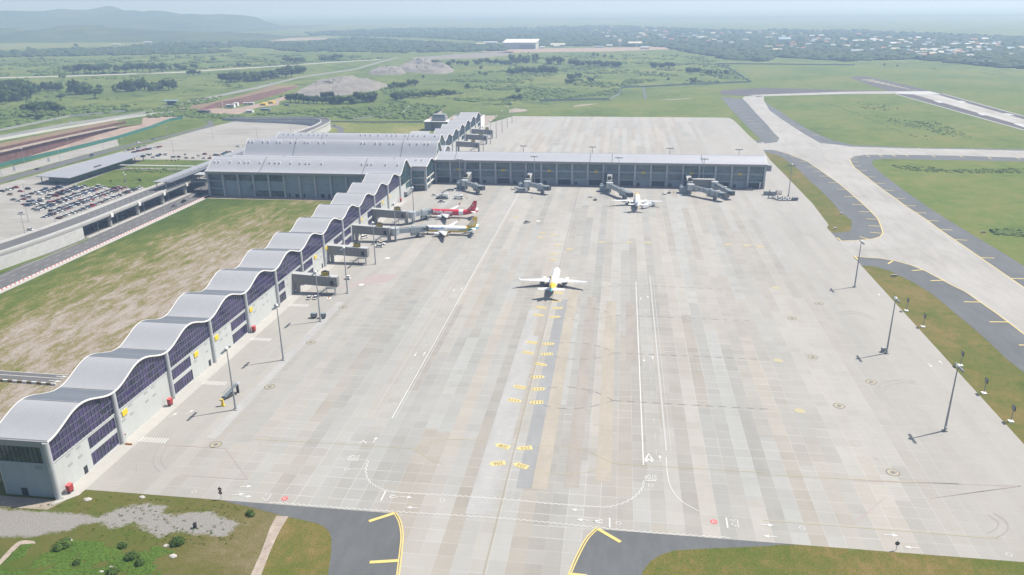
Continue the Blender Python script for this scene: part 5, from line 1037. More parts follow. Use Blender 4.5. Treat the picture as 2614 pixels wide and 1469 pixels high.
for pts in (((-29.4, 60), (-29.4, 600)),): cl_.strip(pts, .3, ZM-.006)
marking('lead_in_marking', dl, 'dark_line', 'dark dashed lead in curves across the apron slabs'); marking('thin_marking', yl, 'faded_yellow', 'thin faded yellow lead in lines'); marking('centre_line', cl_, 'dark_line', 'thin dark taxi line down the middle of the apron')
cy = MB().strip(((-29.4, 60), (-29.4, 340)), .12, ZM); marking('centre_line', cy, 'faded_yellow', 'thin yellow taxi line on its dark border')
wl_ = MB(); fw = MB()
for x, ya, yb2, w, mb in ((-73.6, 225, 640, .3, wl_), (-72.5, 225, 640, .22, fw), (-81, 225, 600, .15, fw), (10.9, 206, 374, .36, wl_), (19.6, 215, 385, .2, fw), (18.2, 215, 385, .55, fw)): mb.strip(((x, ya), (x, yb2)), w, ZM)
for i in range(13): fw.box(14.92, 15.12, 212+10*i, 215.6+10*i, ZM-.002, ZM)
for i in range(34): fw.box(-77.08, -76.92, 232+10*i, 235+10*i, ZM-.002, ZM)
wl_.strip(smooth_path(P2(rD, (1530, 300), (1545, 480), (1590, 620), (1690, 735), (1850, 825)), 5), .22, ZM)
def arrow(mb, p, ang, L_=3.6, w=.12, hw=.62):
    c, s = math.cos(ang), math.sin(ang); f = lambda u, v: (p.x+c*u-s*v, p.y+s*u+c*v)
    mb.poly([f(-L_/2, -w), f(L_/2-1.4, -w), f(L_/2-1.4, w), f(-L_/2, w)], ZM2); mb.poly([f(L_/2-1.5, -hw), f(L_/2, 0), f(L_/2-1.5, hw)], ZM2+.004)
for fn, ab, an in ((rG, (1310, 168), -1.57), (rG, (1380, 155), 1.57), (rG, (1343, 780), -1.57), (rG, (1427, 762), 1.57), (rD, (1470, 310), 1.57), (rC, (1175, 130), 1.57), (rH, (1603, 725), -1.57), (rH, (1690, 720), 1.57), (rH, (1987, 82), -1.57), (rH, (2063, 72), 1.57), (rD, (665, 815), 3.14), (rD, (720, 912), 3.14), (rC, (1480, 690), 0), (rC, (1540, 792), 3.14), (rE, (30, 960), 0), (rE, (60, 1072), 3.14), (rE, (1240, 1060), 0), (rE, (1440, 1180), 3.14), (rA, (1890, 1300), 1.2), (rA, (1725, 1330), 1.2), (rB, (2325, 662), .3), (rB, (2400, 585), .2), (rB, (2400, 682), 0), (rF, (1750, 800), 1.57), (rF, (1645, 828), -1.57), (rF, (1140, 130), 1.2)): arrow(wl_, fn(*ab), an)
for fn, pts in ((rD, ((1325, 330), (1360, 265), (1400, 330))), (rD, ((1325, 345), (1362, 318), (1400, 345)))): wl_.strip(P2(fn, *pts), .7, ZM2)
for fn, pts in ((rD, ((825, 925), (905, 910), (905, 945), (825, 925))), (rC, ((1320, 690), (1335, 668), (1405, 688), (1320, 698))), (rC, ((1020, 160), (1060, 140), (1092, 165)))): wl_.strip(P2(fn, *pts), .4, ZM2)
for fn, a, b in ((rD, (978, 892), (980, 985)), (rC, (1280, 625), (1232, 725)), (rD, (2115, 890), (2130, 990)), (rD, (1322, 525), (1432, 530)), (rC, (905, 328), (1010, 330))): wl_.strip(P2(fn, a, b), .4, ZM2)
for p, sz in ((rD(1378, 492), 1.5), (rC(968, 297), 1.5)):
    vs, fs = text_mesh('STOP', sz, .0); wl_.add([(p.x-a, p.y-b*2.2, ZM2) for a, b in vs], fs)
for p in (rD(2195, 945), rC(110, 690)):                     # big letters lying across the lane
    vs, fs = text_mesh('STOP', 1.5, .0); wl_.add([(p.x+b*2.0, p.y-a*.95, ZM2) for a, b in vs], fs)
def zipper(pts, w=.24):
    path = dense(smooth_path(pts, 6), .75)
    for i in range(0, len(path)-1, 1): wl_.strip(offset(path[i:i+2], .17 if i % 2 else -.17) if True else 0, w, ZM)
zipper(P2(rC, (1110, 330), (1085, 430), (1110, 520), (1180, 580), (1300, 625), (1500, 650), (1900, 670), (2522, 715))+P2(rD, (400, 752), (850, 783), (1050, 765), (1200, 700), (1290, 610), (1315, 520)))
zipper(P2(rC, (150, 738), (700, 781), (1360, 828), (2000, 868), (2522, 903))+P2(rD, (870, 985), (1400, 1035), (2150, 1085)))
for p in (rB(1505, 132), rA(2140, 1012), rA(2600, 575), rH(445, 235)):
    for i in range(10): wl_.poly([(p.x-4.6+i*.95, p.y-1.5), (p.x-4.22+i*.95, p.y-1.5), (p.x-4.22+i*.95, p.y+1.5), (p.x-4.6+i*.95, p.y+1.5)], ZM)
marking('road_marking', wl_, 'white_paint', 'white service road lines, arrows, crossings and STOP lettering on the apron'); marking('road_marking', fw, 'faded_white', 'faded pale parallel lines along the apron service roads')
rd = MB()
for p in (rD(1995, 928), rC(295, 703)): ring(rd, p, 0.05, .95, ZM)
marking('speed_roundel', rd, 'red_paint', 'red painted roundels near the bottom edge of the apron'); rw = MB()
for p in (rD(1995, 928), rC(295, 703)): vs, fs = text_mesh('15', 1.1, .02); rw.add([(p.x-a, p.y-b, ZM2) for a, b in vs], fs)
for p in (rH(1065, 30), rq(1323, 1170), r7(290, 800)): ring(rw, p, .05, 1.5, ZM)
for p in (rC(900, 418), rC(1830, 720), rD(1065, 942), rD(1380, 575), rE(372, 990), rE(2390, 1250), rB(1895, 635), rH(1400, 1215)): ring(rw, p, .6, .75, ZM)
marking('round_marking', rw, 'white_paint', 'white painted discs, rings and numerals on the apron')
pk_ = MB()
for a, b in (((820, 1400), (1080, 1230)),): pass
pq = [rH(690, 90), rH(1010, 40), rH(1330, 0), rq(1420, 1330), rq(1180, 1330), rq(1060, 1400)]
ground_sheet('painted_bay', pq, Z3+.03, 'pink_paint', 'faint pink hatched bay on the apron in front of bridge 204', 'marking')
fy_ = MB()
for ab in ((140, 780), (355, 1280), (118, 60)): p = rF(*ab); ring(fy_, p, .05, 1.9, ZM, 8)
marking('stand_marking', fy_, 'faded_yellow', 'faded yellow stand discs on the right of the apron')
pkl = MB()
for fn, pts in ((rB, ((1620, 180), (2200, 212), (2420, 520), (1780, 475))), (rE, ((870, 525), (2500, 580), (1620, 700))), (rE, ((860, 940), (1000, 850), (1180, 690)))): pkl.strip(P2(fn, *pts), .35, ZM)
marking('red_line', pkl, 'pink_paint', 'faded red equipment limit lines on the apron')
tk = MB()                                                   # tyre arcs
def arc(fn, pts, off_=(0, 2.2), w=.25):
    for o_ in off_: tk.strip(offset(smooth_path(P2(fn, *pts), 8), o_), w, ZM-.012)
arc(r8, ((290, 990), (310, 950), (400, 930), (500, 970), (540, 1030), (500, 1060))); arc(r8, ((1180, 915), (1300, 890), (1380, 920)), (0,)); arc(r8, ((1500, 860), (1620, 920), (1640, 980), (1560, 1040), (1300, 1075), (900, 1080))); arc(rE, ((2180, 860), (2280, 930), (2270, 990), (2180, 1040))); arc(rF, ((760, 330), (850, 312), (960, 325), (1090, 380))); arc(rF, ((1190, 1080), (1230, 1030), (1380, 1000), (1500, 1015))); arc(rB, ((1560, 190), (1500, 300), (1510, 390), (1560, 440))); arc(rB, ((1330, 360), (1330, 440)), (0,)); arc(r7, ((520, 1180), (640, 1100), (900, 1030), (1400, 1030)), (0,)); arc(r8, ((90, 650), (250, 780), (380, 920)), (0,))
kt = N('tyre_mark'); kt.done((.225, .218, .205), .9); marking('tyre_mark', tk, 'tyre_mark', 'dark curved tyre marks on the concrete')
# concrete pours beside the taxi line with a colour of their own
def pour(name, c):
    k = N(name); p = k.pos(); s = k.sep(p); a = k.noise(p, .15, 5, .65, stretch=(1, .35, 1)); b = k.noise(p, 1.2, 4, .7, stretch=(.3, 1.5, 1))
    fy = k.math('FRACT', k.math('DIVIDE', s[1], 5.1)); j = k.ramp(fy, [(.0, (1.2,)*3), (.03, (1,)*3)])
    k.done(k.mix(1.0, k.ramp(k.math('MULTIPLY_ADD', a, .6, k.math('MULTIPLY', b, .4)), [(.32, tuple(x*.84 for x in c)), (.68, tuple(x*1.12 for x in c))]), j, 'MULTIPLY'), .85, spec=.2)
pour('pour_pale', (.315, .313, .303)); pour('pour_blue', (.235, .24, .24)); pour('pour_cream', (.315, .285, .24)); pour('pour_warm', (.275, .25, .225))
for x0, x1, y0, y1, mt, lb in ((-38.6, -34.1, 176, 330, 'pour_pale', 'pale pour of concrete left of the taxi line'), (-34.1, -31, 176, 300, 'pour_pale', 'narrow pale pour of concrete beside the taxi line'), (-26.2, -21.7, 190, 345, 'pour_blue', 'blue grey pour of concrete right of the taxi line'), (-21.6, -17.1, 190, 360, 'pour_cream', 'cream pour of concrete right of the taxi line'), (-12.4, -8, 192, 350, 'pour_warm', 'warm pour of concrete in the middle of the apron'), (-3.3, 1.2, 196, 345, 'pour_cream', 'second cream pour of concrete in the middle of the apron'), (-131, -127.3, 205, 330, 'pour_pale', 'pale pour of concrete at the foot of the left masts'), (5.8, 10.3, 280, 345, 'pour_warm', 'warm pour of concrete left of the service road')):
    ground_sheet('apron_pour', [(x0, y0), (x1, y0), (x1, y1), (x0, y1)], Z3+.02, mt, lb, 'apron')
# ------------------------------------------------------------------ floodlight masts
def mast():
    T = empty('floodlight_mast', (0, 0, 0)); tag(T, '', 'light mast', 'tall floodlight masts around the apron')
    MB().cyl((0, 0, 0), (0, 0, 23.2), .36, .17, 12).build('pole', 'post_grey', T); MB().box(-.7, .7, -.7, .7, 0, .35).build('base', 'concrete_pale', T)
    h = MB(); h.bar((-2.9, 0, 23.0), (2.9, 0, 23.0), .18, .2); h.bar((-2.9, .5, 22.6), (2.9, .5, 22.6), .12, .14); hd = h.build('crossarm', 'steel_dark', T)
    for i in range(8):
        x = -2.7+.72*i+(.35 if i > 3 else -.0); MB().box(x-.24, x+.24, .25, .75, 22.75, 23.25).build('floodlight', 'steel_mid', hd)
    d = MB(); d.cyl((0, 0, 23.2), (0, 0, 23.7), .62, .62, 14); d.cyl((0, 0, 23.7), (0, 0, 24.1), .62, .25, 14); d.build('dome', 'white_trim', T)
    MB().box(.3, .75, -.25, .25, .6, 1.7).build('control_box', 'steel_pale', T)
    return T
mp = mast(); LM = 'floodlight mast on the near apron, '
for i, (x, y, rz, lb) in enumerate([(-130, 224.4, 1.57, 'nearest mast of the row in front of the wavy pier'), (-130, 265.1, 1.57, 'second mast of the row in front of the wavy pier'), (-130, 305.7, 1.57, 'third mast of the row, standing beside two dark cages'), (-130, 342.1, 1.57, 'mast at the tip of bridge 204'), (-130, 388.1, 1.57, 'mast at the tip of bridge 203'), (-130.5, 431.2, 1.57, 'mast in front of bridge 202'), (-130.5, 474, 1.57, 'mast rising behind bridge 201'), (109, 238.4, -1.57, 'nearest mast along the right apron edge'), (109, 298.8, -1.57, 'second mast along the right apron edge'), (117.8, 378, -1.57, 'third mast along the right apron edge by the taxiway mouth'),
    (123.4, 572.6, 3.14, 'mast beside the baggage carts off the end of the straight wing'), (-120.2, 574.6, 3.14, 'mast by the boarding bridge at the inner corner'), (-64.7, 592, 3.14, 'mast by the second bridge of the straight wing'), (.2, 592, 3.14, 'mast by the small white airliner'), (63.8, 592, 3.14, 'mast by the twin armed bridge'), (-79, 638.4, 0, 'leftmost mast peeping over the straight wing roof'), (-21.7, 637.7, 0, 'second mast peeping over the straight wing roof'), (40.8, 636.6, 0, 'third mast peeping over the straight wing roof'), (95, 634.6, 0, 'rightmost mast peeping over the straight wing roof'),
    (-131, 741.8, 1.57, 'first mast of the far row beside the far pier'), (-130.6, 782.9, 1.57, 'second mast of the far row beside the far pier'), (-130.6, 821, 1.57, 'third mast of the far row beside the far pier'), (-130.3, 860.8, 1.57, 'fourth mast of the far row past the pier end'), (-130.1, 899.9, 1.57, 'fifth mast of the far row past the pier end'), (-130, 940.2, 1.57, 'last mast of the far row at the apron corner')]): place(mp, i, (x, y, Z3), rz, lb)
# stand boards on the right bank
bp = None; SB = [(rF, (1575, 447), 'stand board on the right bank, second from the far end'), (rF, (1410, 287), 'stand board on the right bank, farthest one'), (rF, (1945, 830), 'stand board on the right bank, hidden behind a mast head'), (rF, (2178, 1105), 'stand board on the right bank, edge on to the view'), (rF, (2445, 1385), 'nearest stand board on the right bank')]
for i, (fn, ab, lb) in enumerate(SB):
    if bp is None:
        bp = empty('stand_board', (0, 0, 0)); tag(bp, '', 'sign', 'stand boards on the right grass bank'); MB().cyl((0, 0, 0), (0, 0, 4.4), .14, n=8).build('post', 'post_grey', bp); MB().box(-.12, .12, -1.0, 1.0, 4.3, 6.0).build('board', 'sign_black', bp); MB().box(-.8, .8, -.8, .8, 0, .3).build('base', 'white_trim', bp); MB().box(-.13, -.122, -.8, .8, 4.45, 5.85).build('board_face', 'shutter_grey', bp)
    p = fn(*ab); place(bp, i, (p.x, p.y, Z1), 0, lb)
tsb = None
for i, (fn, ab, rz, lb) in enumerate(((r8, (700, 880), .8, 'low white sign board at the tip of the grass strip'), (r8, (1285, 1350), .1, 'low sign board on the lower grass bank by the taxiway'), (r8, (2170, 915), 0, 'low pale sign board on the right infield'), (r8, (765, 728), .9, 'low dark sign board inside the grass strip'))):
    if tsb is None:
        tsb = empty('taxiway_sign', (0, 0, 0)); tag(tsb, '', 'sign', 'low taxiway signs on the grass'); MB().box(-1.6, 1.6, -.15, .15, .3, 1.2).build('board', 'white_trim', tsb); MB().box(-1.5, 1.5, -.16, -.152, .4, 1.1).build('board_face', 'sign_black', tsb)
        for x in (-1.2, 1.2): MB().box(x-.06, x+.06, -.06, .06, 0, .3).build('leg', 'post_grey', tsb)
    p = fn(*ab); place(tsb, i, (p.x, p.y, Z3), rz, lb)
def disc_sign(p, n, label):
    T = empty('round_sign', (p.x, p.y, Z1)); tag(T, label, 'road sign'); MB().cyl((p.x, p.y, 0), (p.x, p.y, 2.0+1.15*n), .07, n=8).build('post', 'post_grey', T)
    for i in range(n): z = 2.2+1.2*i; d = MB().cyl((p.x, p.y-.1, z), (p.x, p.y-.06, z), .58, n=20).build('sign_face', 'paint_maroon' if n == 2 else 'steel_dark', T); MB().box(p.x-.4, p.x+.4, p.y-.13, p.y-.105, z-.09, z+.09).build('sign_bar', 'white_trim' if n == 2 else 'steel_mid', d)
disc_sign(rB(2160, 705), 2, 'post with two dark red round signs at the lower apron edge'); disc_sign(rE(1288, 1205), 1, 'thin post with one dark round sign at the bottom right bank')
# red hydrant boxes at the foot of the pier
hp = None
for i, (p, lb) in enumerate(((rB(672, 640), 'red hose box at the corner of the pier end wall'), (rA(1685, 1232), 'red hose box by the door under the second wave'), (rA(2520, 500), 'red hose box at the foot of the fourth column'), (za(815, 292), 'small red hose box far along the pier foot'))):
    if hp is None:
        hp = empty('hose_box', (0, 0, 0)); tag(hp, '', 'hose box', 'red hose boxes along the pier'); MB().box(-.55, .55, -.4, .4, .5, 1.75).build('box', 'paint_red', hp); MB().box(-.6, .6, -.45, .45, 1.75, 1.85).build('lid', 'red_paint', hp)
        for x in (-.45, .45): MB().box(x-.06, x+.06, -.3, .3, 0, .5).build('leg', 'steel_dark', hp)
    place(hp, i, (p.x+.6, p.y, Z4), 1.57, lb, None, 1.5)
# ------------------------------------------------------------------ apron vehicles and gear
def vehicle(kind, colr, p, rz, label, cat=None):
    m, mats, wl2 = car_mesh(kind, colr, True); T = empty('service_'+('car' if kind in ('sedan', 'suv') else kind if kind != 'pickup' else 'pickup'), (0, 0, 0)); tag(T, label, cat or kind if kind != 'sedan' else 'car')
    b = m.build('body', mats, T, fix=True)
    L_ = {'sedan': 4.5, 'suv': 4.6, 'van': 4.9, 'pickup': 5.2}[kind]
    for x in (-L_/2+.85, L_/2-.85):
        for s in (-1, 1): MB().cyl((x, s*.7, .36), (x, s*.95, .36), .36, n=12).build('wheel', 'rubber', T)
    for s in (-1, 1): MB().box(L_/2-.02, L_/2+.03, s*.6-.18, s*.6+.18, .6, .75).build('headlight', 'white_trim', T); MB().box(-L_/2-.03, -L_/2+.02, s*.65-.12, s*.65+.12, .65, .85).build('tail_light', 'paint_red', T)
    if kind in ('van', 'pickup'): MB().box(.1, .4, -.5, .5, 1.97 if kind == 'van' else 1.77, 2.1 if kind == 'van' else 1.92).build('beacon', 'paint_orange', T)
    T.location = (p.x, p.y, Z3+.01); T.rotation_euler = (0, 0, rz); return T
for kd, cl, fn, ab, rz, lb in (('sedan', 'white', z6, (640, 480), 1.5, 'white car at the left of a pair below bridge 204'), ('sedan', 'white', z6, (735, 475), 1.5, 'white car at the right of a pair below bridge 204'), ('suv', 'white', za, (380, 1220), .15, 'white off roader in front of bridge 203'), ('pickup', 'white', za, (430, 1165), -.1, 'white pickup behind the off roader at bridge 203'), ('van', 'white', za, (75, 1040), 1.1, 'white van half under bridge 202'), ('van', 'white', za, (1860, 65), .1, 'white van near the inner corner of the apron'), ('pickup', 'silver', za, (1670, 295), .1, 'low silver pickup behind the red airliner'), ('sedan', 'white', za, (1525, 160), .6, 'white car left of the grey cargo loader'), ('sedan', 'grey', r7, (178, 818), .8, 'grey car alone in the middle of the apron'), ('pickup', 'silver', za, (630, 985), .1, 'silver pickup beneath the arm of bridge 202'), ('van', 'silver', z5, (1665, 650), 0, 'pale van under the last bays of the straight wing')): vehicle(kd, cl, fn(*ab), rz, lb)
def gear(name, p, rz, label, cat, parts):
    T = empty(name, (0, 0, 0)); tag(T, label, cat)
    for nm, mt, fn in parts:
        m = MB(); fn(m); m.build(nm, mt, T)
    T.location = (p.x, p.y, Z3+.01); T.rotation_euler = (0, 0, rz); return T
def wh(L_, W, r=.4):
    return [('wheel', 'rubber', (lambda x, s: lambda m: m.cyl((x, s*(W/2-.25), r), (x, s*W/2, r), r, n=12))(x, s)) for x in (-L_/2+.7, L_/2-.7) for s in (-1, 1)]
def loader(p, rz, lb): return gear('cargo_loader', p, rz, lb, 'cargo loader', [('chassis', 'steel_mid', lambda m: m.box(-4.5, 4.5, -1.4, 1.4, .5, 1.1)), ('platform', 'bridge_roof', lambda m: m.box(-4.5, 3, -1.6, 1.6, 1.6, 2.0)), ('lift', 'steel_pale', lambda m: (m.bar((-3.5, 0, 1.1), (1.5, 0, 3.4), .3, .3), m.box(-2.5, 4.2, -1.3, 1.3, 3.3, 3.6))), ('cab', 'air_white', lambda m: m.box(3.1, 4.6, -1.5, -.2, 1.1, 2.9))]+wh(9, 2.8))
loader(za(1690, 225), 0, 'grey cargo loader parked behind the red airliner')
gear('belt_loader', za(1735, 140), .9, 'belt loader with raised dark ramp beside the cargo loader', 'belt loader', [('chassis', 'air_white', lambda m: m.box(-3, 3, -1, 1, .4, 1.1)), ('belt', 'steel_dark', lambda m: m.bar((-4, 0, 1.2), (4, 0, 3.6), 1.2, .3)), ('cab', 'air_white', lambda m: m.box(-1.6, -.4, -1, -.2, 1.1, 2.1))]+wh(6, 2, .35))
gear('apron_bus', za(2020, 230), 0, 'white apron vehicle with high cab right of the cargo loader', 'truck', [('body', 'air_white', lambda m: (m.box(-3.2, 1.4, -1.2, 1.2, .8, 2.3), m.box(1.5, 3.2, -1.2, 1.2, .7, 2.9))), ('window', 'car_glass', lambda m: m.box(1.6, 3.23, -1.23, 1.23, 1.8, 2.6)), ('roof_rail', 'steel_pale', lambda m: m.box(-3, 1, -1, 1, 2.5, 2.6))]+wh(6.4, 2.5, .5))
gear('baggage_tug', z5b(222, 752), 0, 'white tow tractor at the tip of bridge 204', 'tractor', [('body', 'air_white', lambda m: (m.box(-1.3, 1.3, -.8, .8, .4, 1.1), m.box(-.2, 1.2, -.75, .75, 1.1, 2.0))), ('window', 'car_glass', lambda m: m.box(-.22, 1.22, -.77, .77, 1.3, 1.8)), ('hitch', 'steel_dark', lambda m: m.box(-2.2, -1.3, -.1, .1, .5, .6))]+wh(2.9, 1.6, .35))
for i, (ab, lb) in enumerate((((708, 765), 'dark cargo cage left of the third floodlight mast'), ((838, 768), 'dark cargo cage right of the third floodlight mast'))):
    gear('cargo_cage', z6(*ab), .1*i, lb, 'cargo cage', [('box', 'steel_dark', lambda m: m.box(-1.25, 1.25, -.9, .9, .5, 2.3)), ('roof', 'steel_mid', lambda m: m.box(-1.3, 1.3, -.95, .95, 2.3, 2.42)), ('curtain', 'shutter_grey', lambda m: m.box(-.9, .9, -.96, -.92, .7, 2.1))]+wh(2.4, 1.8, .25))
p = G(589, 1012)
gear('passenger_stair', p, 1.15, 'grey mobile stair rails lying behind the nearest floodlight mast', 'mobile stair', [('chassis', 'steel_dark', lambda m: m.box(-3.2, 1.5, -.9, .9, .4, .9)), ('stair', 'steel_mid', lambda m: m.bar((-2.6, 0, .9), (3.2, 0, 3.6), 1.5, .3)), ('rail', 'steel_mid', lambda m: m.bar((-2.6, -.8, 1.9), (3.2, -.8, 4.6), .12, .12)), ('rail', 'steel_mid', lambda m: m.bar((-2.6, .8, 1.9), (3.2, .8, 4.6), .12, .12)), ('platform', 'steel_pale', lambda m: m.box(3.0, 4.6, -.8, .8, 3.5, 3.7)), ('prop', 'steel_dark', lambda m: m.box(3.2, 3.4, -.7, .7, 0, 3.5))]+wh(5, 1.8, .3))
gear('wheel_chock_stand', G(569.5, 1037), .2, 'yellow plastic stand beside the mobile stair', 'stand', [('base', 'sign_yellow', lambda m: m.box(-.6, .6, -.5, .5, 0, .5)), ('pillar', 'sign_yellow', lambda m: m.box(-.35, .35, -.3, .3, .5, 2.2)), ('top', 'yellow_paint', lambda m: m.box(-.9, .3, -.4, .4, 2.2, 2.7))])
gear('beacon_post', rB(1240, 165), 0, 'red topped white post with orange trestles near the pier foot', 'post', [('pole', 'white_trim', lambda m: m.cyl((0, 0, 0), (0, 0, 3.2), .1, n=8)), ('lamp', 'paint_red', lambda m: m.cyl((0, 0, 3.2), (0, 0, 3.6), .2, n=10)), ('trestle', 'paint_orange', lambda m: (m.bar((-.2, -.6, .3), (2.2, -.6, .3), .2, .5),))])
for i, (fn, ab, lb) in enumerate(((rB, (505+290, 480), 'pale green glass door hood low on the first pier bay'), (rA, (1835, 1040), 'pale green door hood at the second window bay'))):
    gear('door_hood', fn(*ab), 1.57, lb, 'door hood', [('hood', 'louvre_grey', lambda m: m.add([(-2, -.2, 0), (2, -.2, 0), (2, 1.2, 0), (-2, 1.2, 0), (-2, 1.0, 1.7), (2, 1.0, 1.7)], [(0, 1, 5, 4), (1, 2, 5), (0, 4, 3), (2, 3, 4, 5)])), ('frame', 'post_grey', lambda m: m.box(-2.05, 2.05, 1.0, 1.15, 0, 1.8))])
def cart(fn, ab, rz, lb, colr='bridge_roof'): return gear('baggage_cart', fn(*ab), rz, lb, 'baggage cart', [('bed', colr, lambda m: m.box(-1.5, 1.5, -.8, .8, .55, .8)), ('end_panel', 'steel_mid', lambda m: m.box(-1.5, -1.4, -.8, .8, .8, 1.9)), ('tow_bar', 'steel_dark', lambda m: m.box(1.5, 2.5, -.06, .06, .5, .6))]+wh(2.6, 1.6, .25))
for i, ab in enumerate(((2000, 780), (2070, 785), (2100, 800), (2145, 778), (2150, 812), (2185, 800), (2215, 790), (2220, 815), (2260, 800), (2295, 815), (2335, 805))): cart(z5, ab, .3, 'low pale baggage cart in the cluster off the end of the straight wing').__setitem__('group', 'baggage carts off the end of the straight wing')
for ab, lb in (((1940, 725), 'left hand red edged cargo container by the cart cluster'), ((2040, 730), 'right hand red edged cargo container by the cart cluster')):
    gear('cargo_container', z5(*ab), 0, lb, 'container', [('box', 'steel_mid', lambda m: m.box(-2, 2, -1.3, 1.3, .5, 2.8)), ('roof', 'louvre_grey', lambda m: m.box(-2.05, 2.05, -1.35, 1.35, 2.8, 2.95)), ('end_frame', 'paint_red', lambda m: m.box(2.05, 2.3, -1.3, 1.3, .4, 3.6))]+wh(4, 2.4, .3))
gear('rack', z5(2140, 715), 0, 'white wire rack beside the cargo containers', 'rack', [('frame', 'white_trim', lambda m: [m.box(-1.6+.8*i, -1.5+.8*i, -1, 1, 0, 3.4) for i in range(5)])])
gear('ground_power_unit', z5(2385, 812), .2, 'dark blue grey power unit at the right end of the cart cluster', 'power unit', [('housing', 'shutter_grey', lambda m: m.box(-2, 2, -1.1, 1.1, .5, 2.3)), ('panel', 'steel_dark', lambda m: m.box(-1, 1, -1.14, -1.1, .9, 1.9))]+wh(4, 2.2, .35))
for i, (fn, ab, lb) in enumerate(((zb, (1610, 1160), 'white service truck nearest the tail of the small white airliner'), (zb, (1690, 1125), 'white service truck in the middle behind the small airliner'), (zb, (1790, 1100), 'white service truck under the right wing of the small airliner'))):
    gear('service_truck', fn(*ab), .7, lb, 'truck', [('box', 'air_white', lambda m: m.box(-2.6, 1.0, -1.2, 1.2, .7, 3.0)), ('cab', 'air_white', lambda m: m.box(1.1, 2.6, -1.1, 1.1, .6, 2.4)), ('window', 'car_glass', lambda m: m.box(1.9, 2.63, -1.0, 1.0, 1.5, 2.2))]+wh(5, 2.3, .42))
for i, (fn, ab, lb) in enumerate(((zb, (300, 955), 'dark tow bar unit left of the small white airliner'), (zb, (2245, 770), 'dark tow bar unit right of the small white airliner'))):
    gear('tow_unit', fn(*ab), .4, lb, 'tow unit', [('body', 'steel_dark', lambda m: m.box(-1.2, 1.2, -.7, .7, .3, 1.0)), ('mast', 'steel_dark', lambda m: m.box(-.1, .2, -.1, .1, 1.0, 2.8))]+wh(2.6, 1.5, .3))
for i, (fn, ab, lb) in enumerate(((zb, (185, 870), 'pale service cart far left of the small white airliner'), (zb, (2130, 800), 'pale hooped cart right of the small white airliner'), (z4, (1600, 795), 'small dark cart by the second bridge of the straight wing'), (z4, (1660, 780), 'second small dark cart by the second bridge of the straight wing'))): cart(fn, ab, .2*i, lb)
for ab, lb in (((1750, 850), 'flat steel dolly with white top below the second bridge of the straight wing'),): loader(z4(*ab), .1, lb)
gear('belt_loader', za(2215, 930), .35, 'white baggage loader under the tail of the yellow tailed airliner', 'belt loader', [('chassis', 'air_white', lambda m: m.box(-2.6, 2.6, -1, 1, .4, 1.2)), ('belt', 'steel_dark', lambda m: m.bar((-3.5, 0, 1.1), (3.6, 0, 3.2), 1.1, .25)), ('cab', 'air_white', lambda m: m.box(-1.4, -.2, -1, 0, 1.2, 2.1))]+wh(5.2, 2, .36))
gear('traffic_cone', z6(925, 478), 0, 'orange and white cone stand near the tip of bridge 204', 'cone', [('cone', 'paint_orange', lambda m: m.cyl((0, 0, 0), (0, 0, 1.3), .45, .08, 12)), ('foot', 'air_white', lambda m: m.box(-.9, .9, -.9, .9, 0, .12))])
gear('crate', rB(1905, 985), .3, 'small black crate lying on the grey gravel', 'crate', [('box', 'steel_dark', lambda m: m.box(-.4, .4, -.4, .4, 0, 1.3)), ('lid', 'rubber', lambda m: m.box(-.45, .45, -.45, .45, 1.3, 1.4))])
gear('cabinet', rF(1180, 695), .2, 'small metal cabinet beside the second mast on the right', 'cabinet', [('housing', 'louvre_grey', lambda m: m.box(-.7, .7, -.6, .6, 0, 1.9)), ('door', 'shutter_grey', lambda m: m.box(-.72, -.7, -.5, .5, .2, 1.7))])
# people on the apron (a few pixels high)
def person(p, rz, shirt, label):
    bm = bmesh.new(); bone = [((0, 0, .95), .16), ((0, 0, 1.2), .17), ((0, 0, 1.42), .19), ((0, 0, 1.54), .07), ((0, 0, 1.68), .11), ((0, 0, 1.78), .07), ((.1, 0, .88), .1), ((.12, .04, .48), .075), ((.13, 0, .08), .06), ((.13, .12, .04), .045), ((-.1, 0, .88), .1), ((-.12, -.1, .5), .075), ((-.13, -.16, .08), .06), ((-.13, -.04, .04), .045), ((.24, 0, 1.4), .07), ((.3, .03, 1.12), .05), ((.3, .14, .88), .04), ((-.24, 0, 1.4), .07), ((-.3, -.02, 1.12), .05), ((-.31, .06, .88), .04)]
    V = [bm.verts.new(b[0]) for b in bone]
    for a, b in ((0, 1), (1, 2), (2, 3), (3, 4), (4, 5), (0, 6), (6, 7), (7, 8), (8, 9), (0, 10), (10, 11), (11, 12), (12, 13), (2, 14), (14, 15), (15, 16), (2, 17), (17, 18), (18, 19)): bm.edges.new((V[a], V[b]))
    me = bpy.data.meshes.new('person'); bm.to_mesh(me); bm.free(); o = bpy.data.objects.new('person', me); COL.objects.link(o); md = o.modifiers.new('skin', 'SKIN'); md.use_smooth_shade = True
    for i, b in enumerate(bone): me.skin_vertices[0].data[i].radius = (b[1], b[1])
    me.skin_vertices[0].data[0].use_root = True; o.modifiers.new('sub', 'SUBSURF').levels = 1
    k = N('clothing_'+shirt); s = k.sep(k.obj()); k.done(k.ramp(k.math('MULTIPLY', s[2], 1/1.8), [(0, (.03, .03, .035)), (.52, (.04, .045, .06)), (.53, PAINT[shirt]), (.84, PAINT[shirt]), (.85, (.3, .19, .13)), (.96, (.3, .19, .13)), (.965, (.02, .017, .015))], 'CONSTANT'), .8)
    me.materials.append(k.m); tag(o, label, 'person'); o.location = (p.x, p.y, Z3); o.rotation_euler = (0, 0, rz)
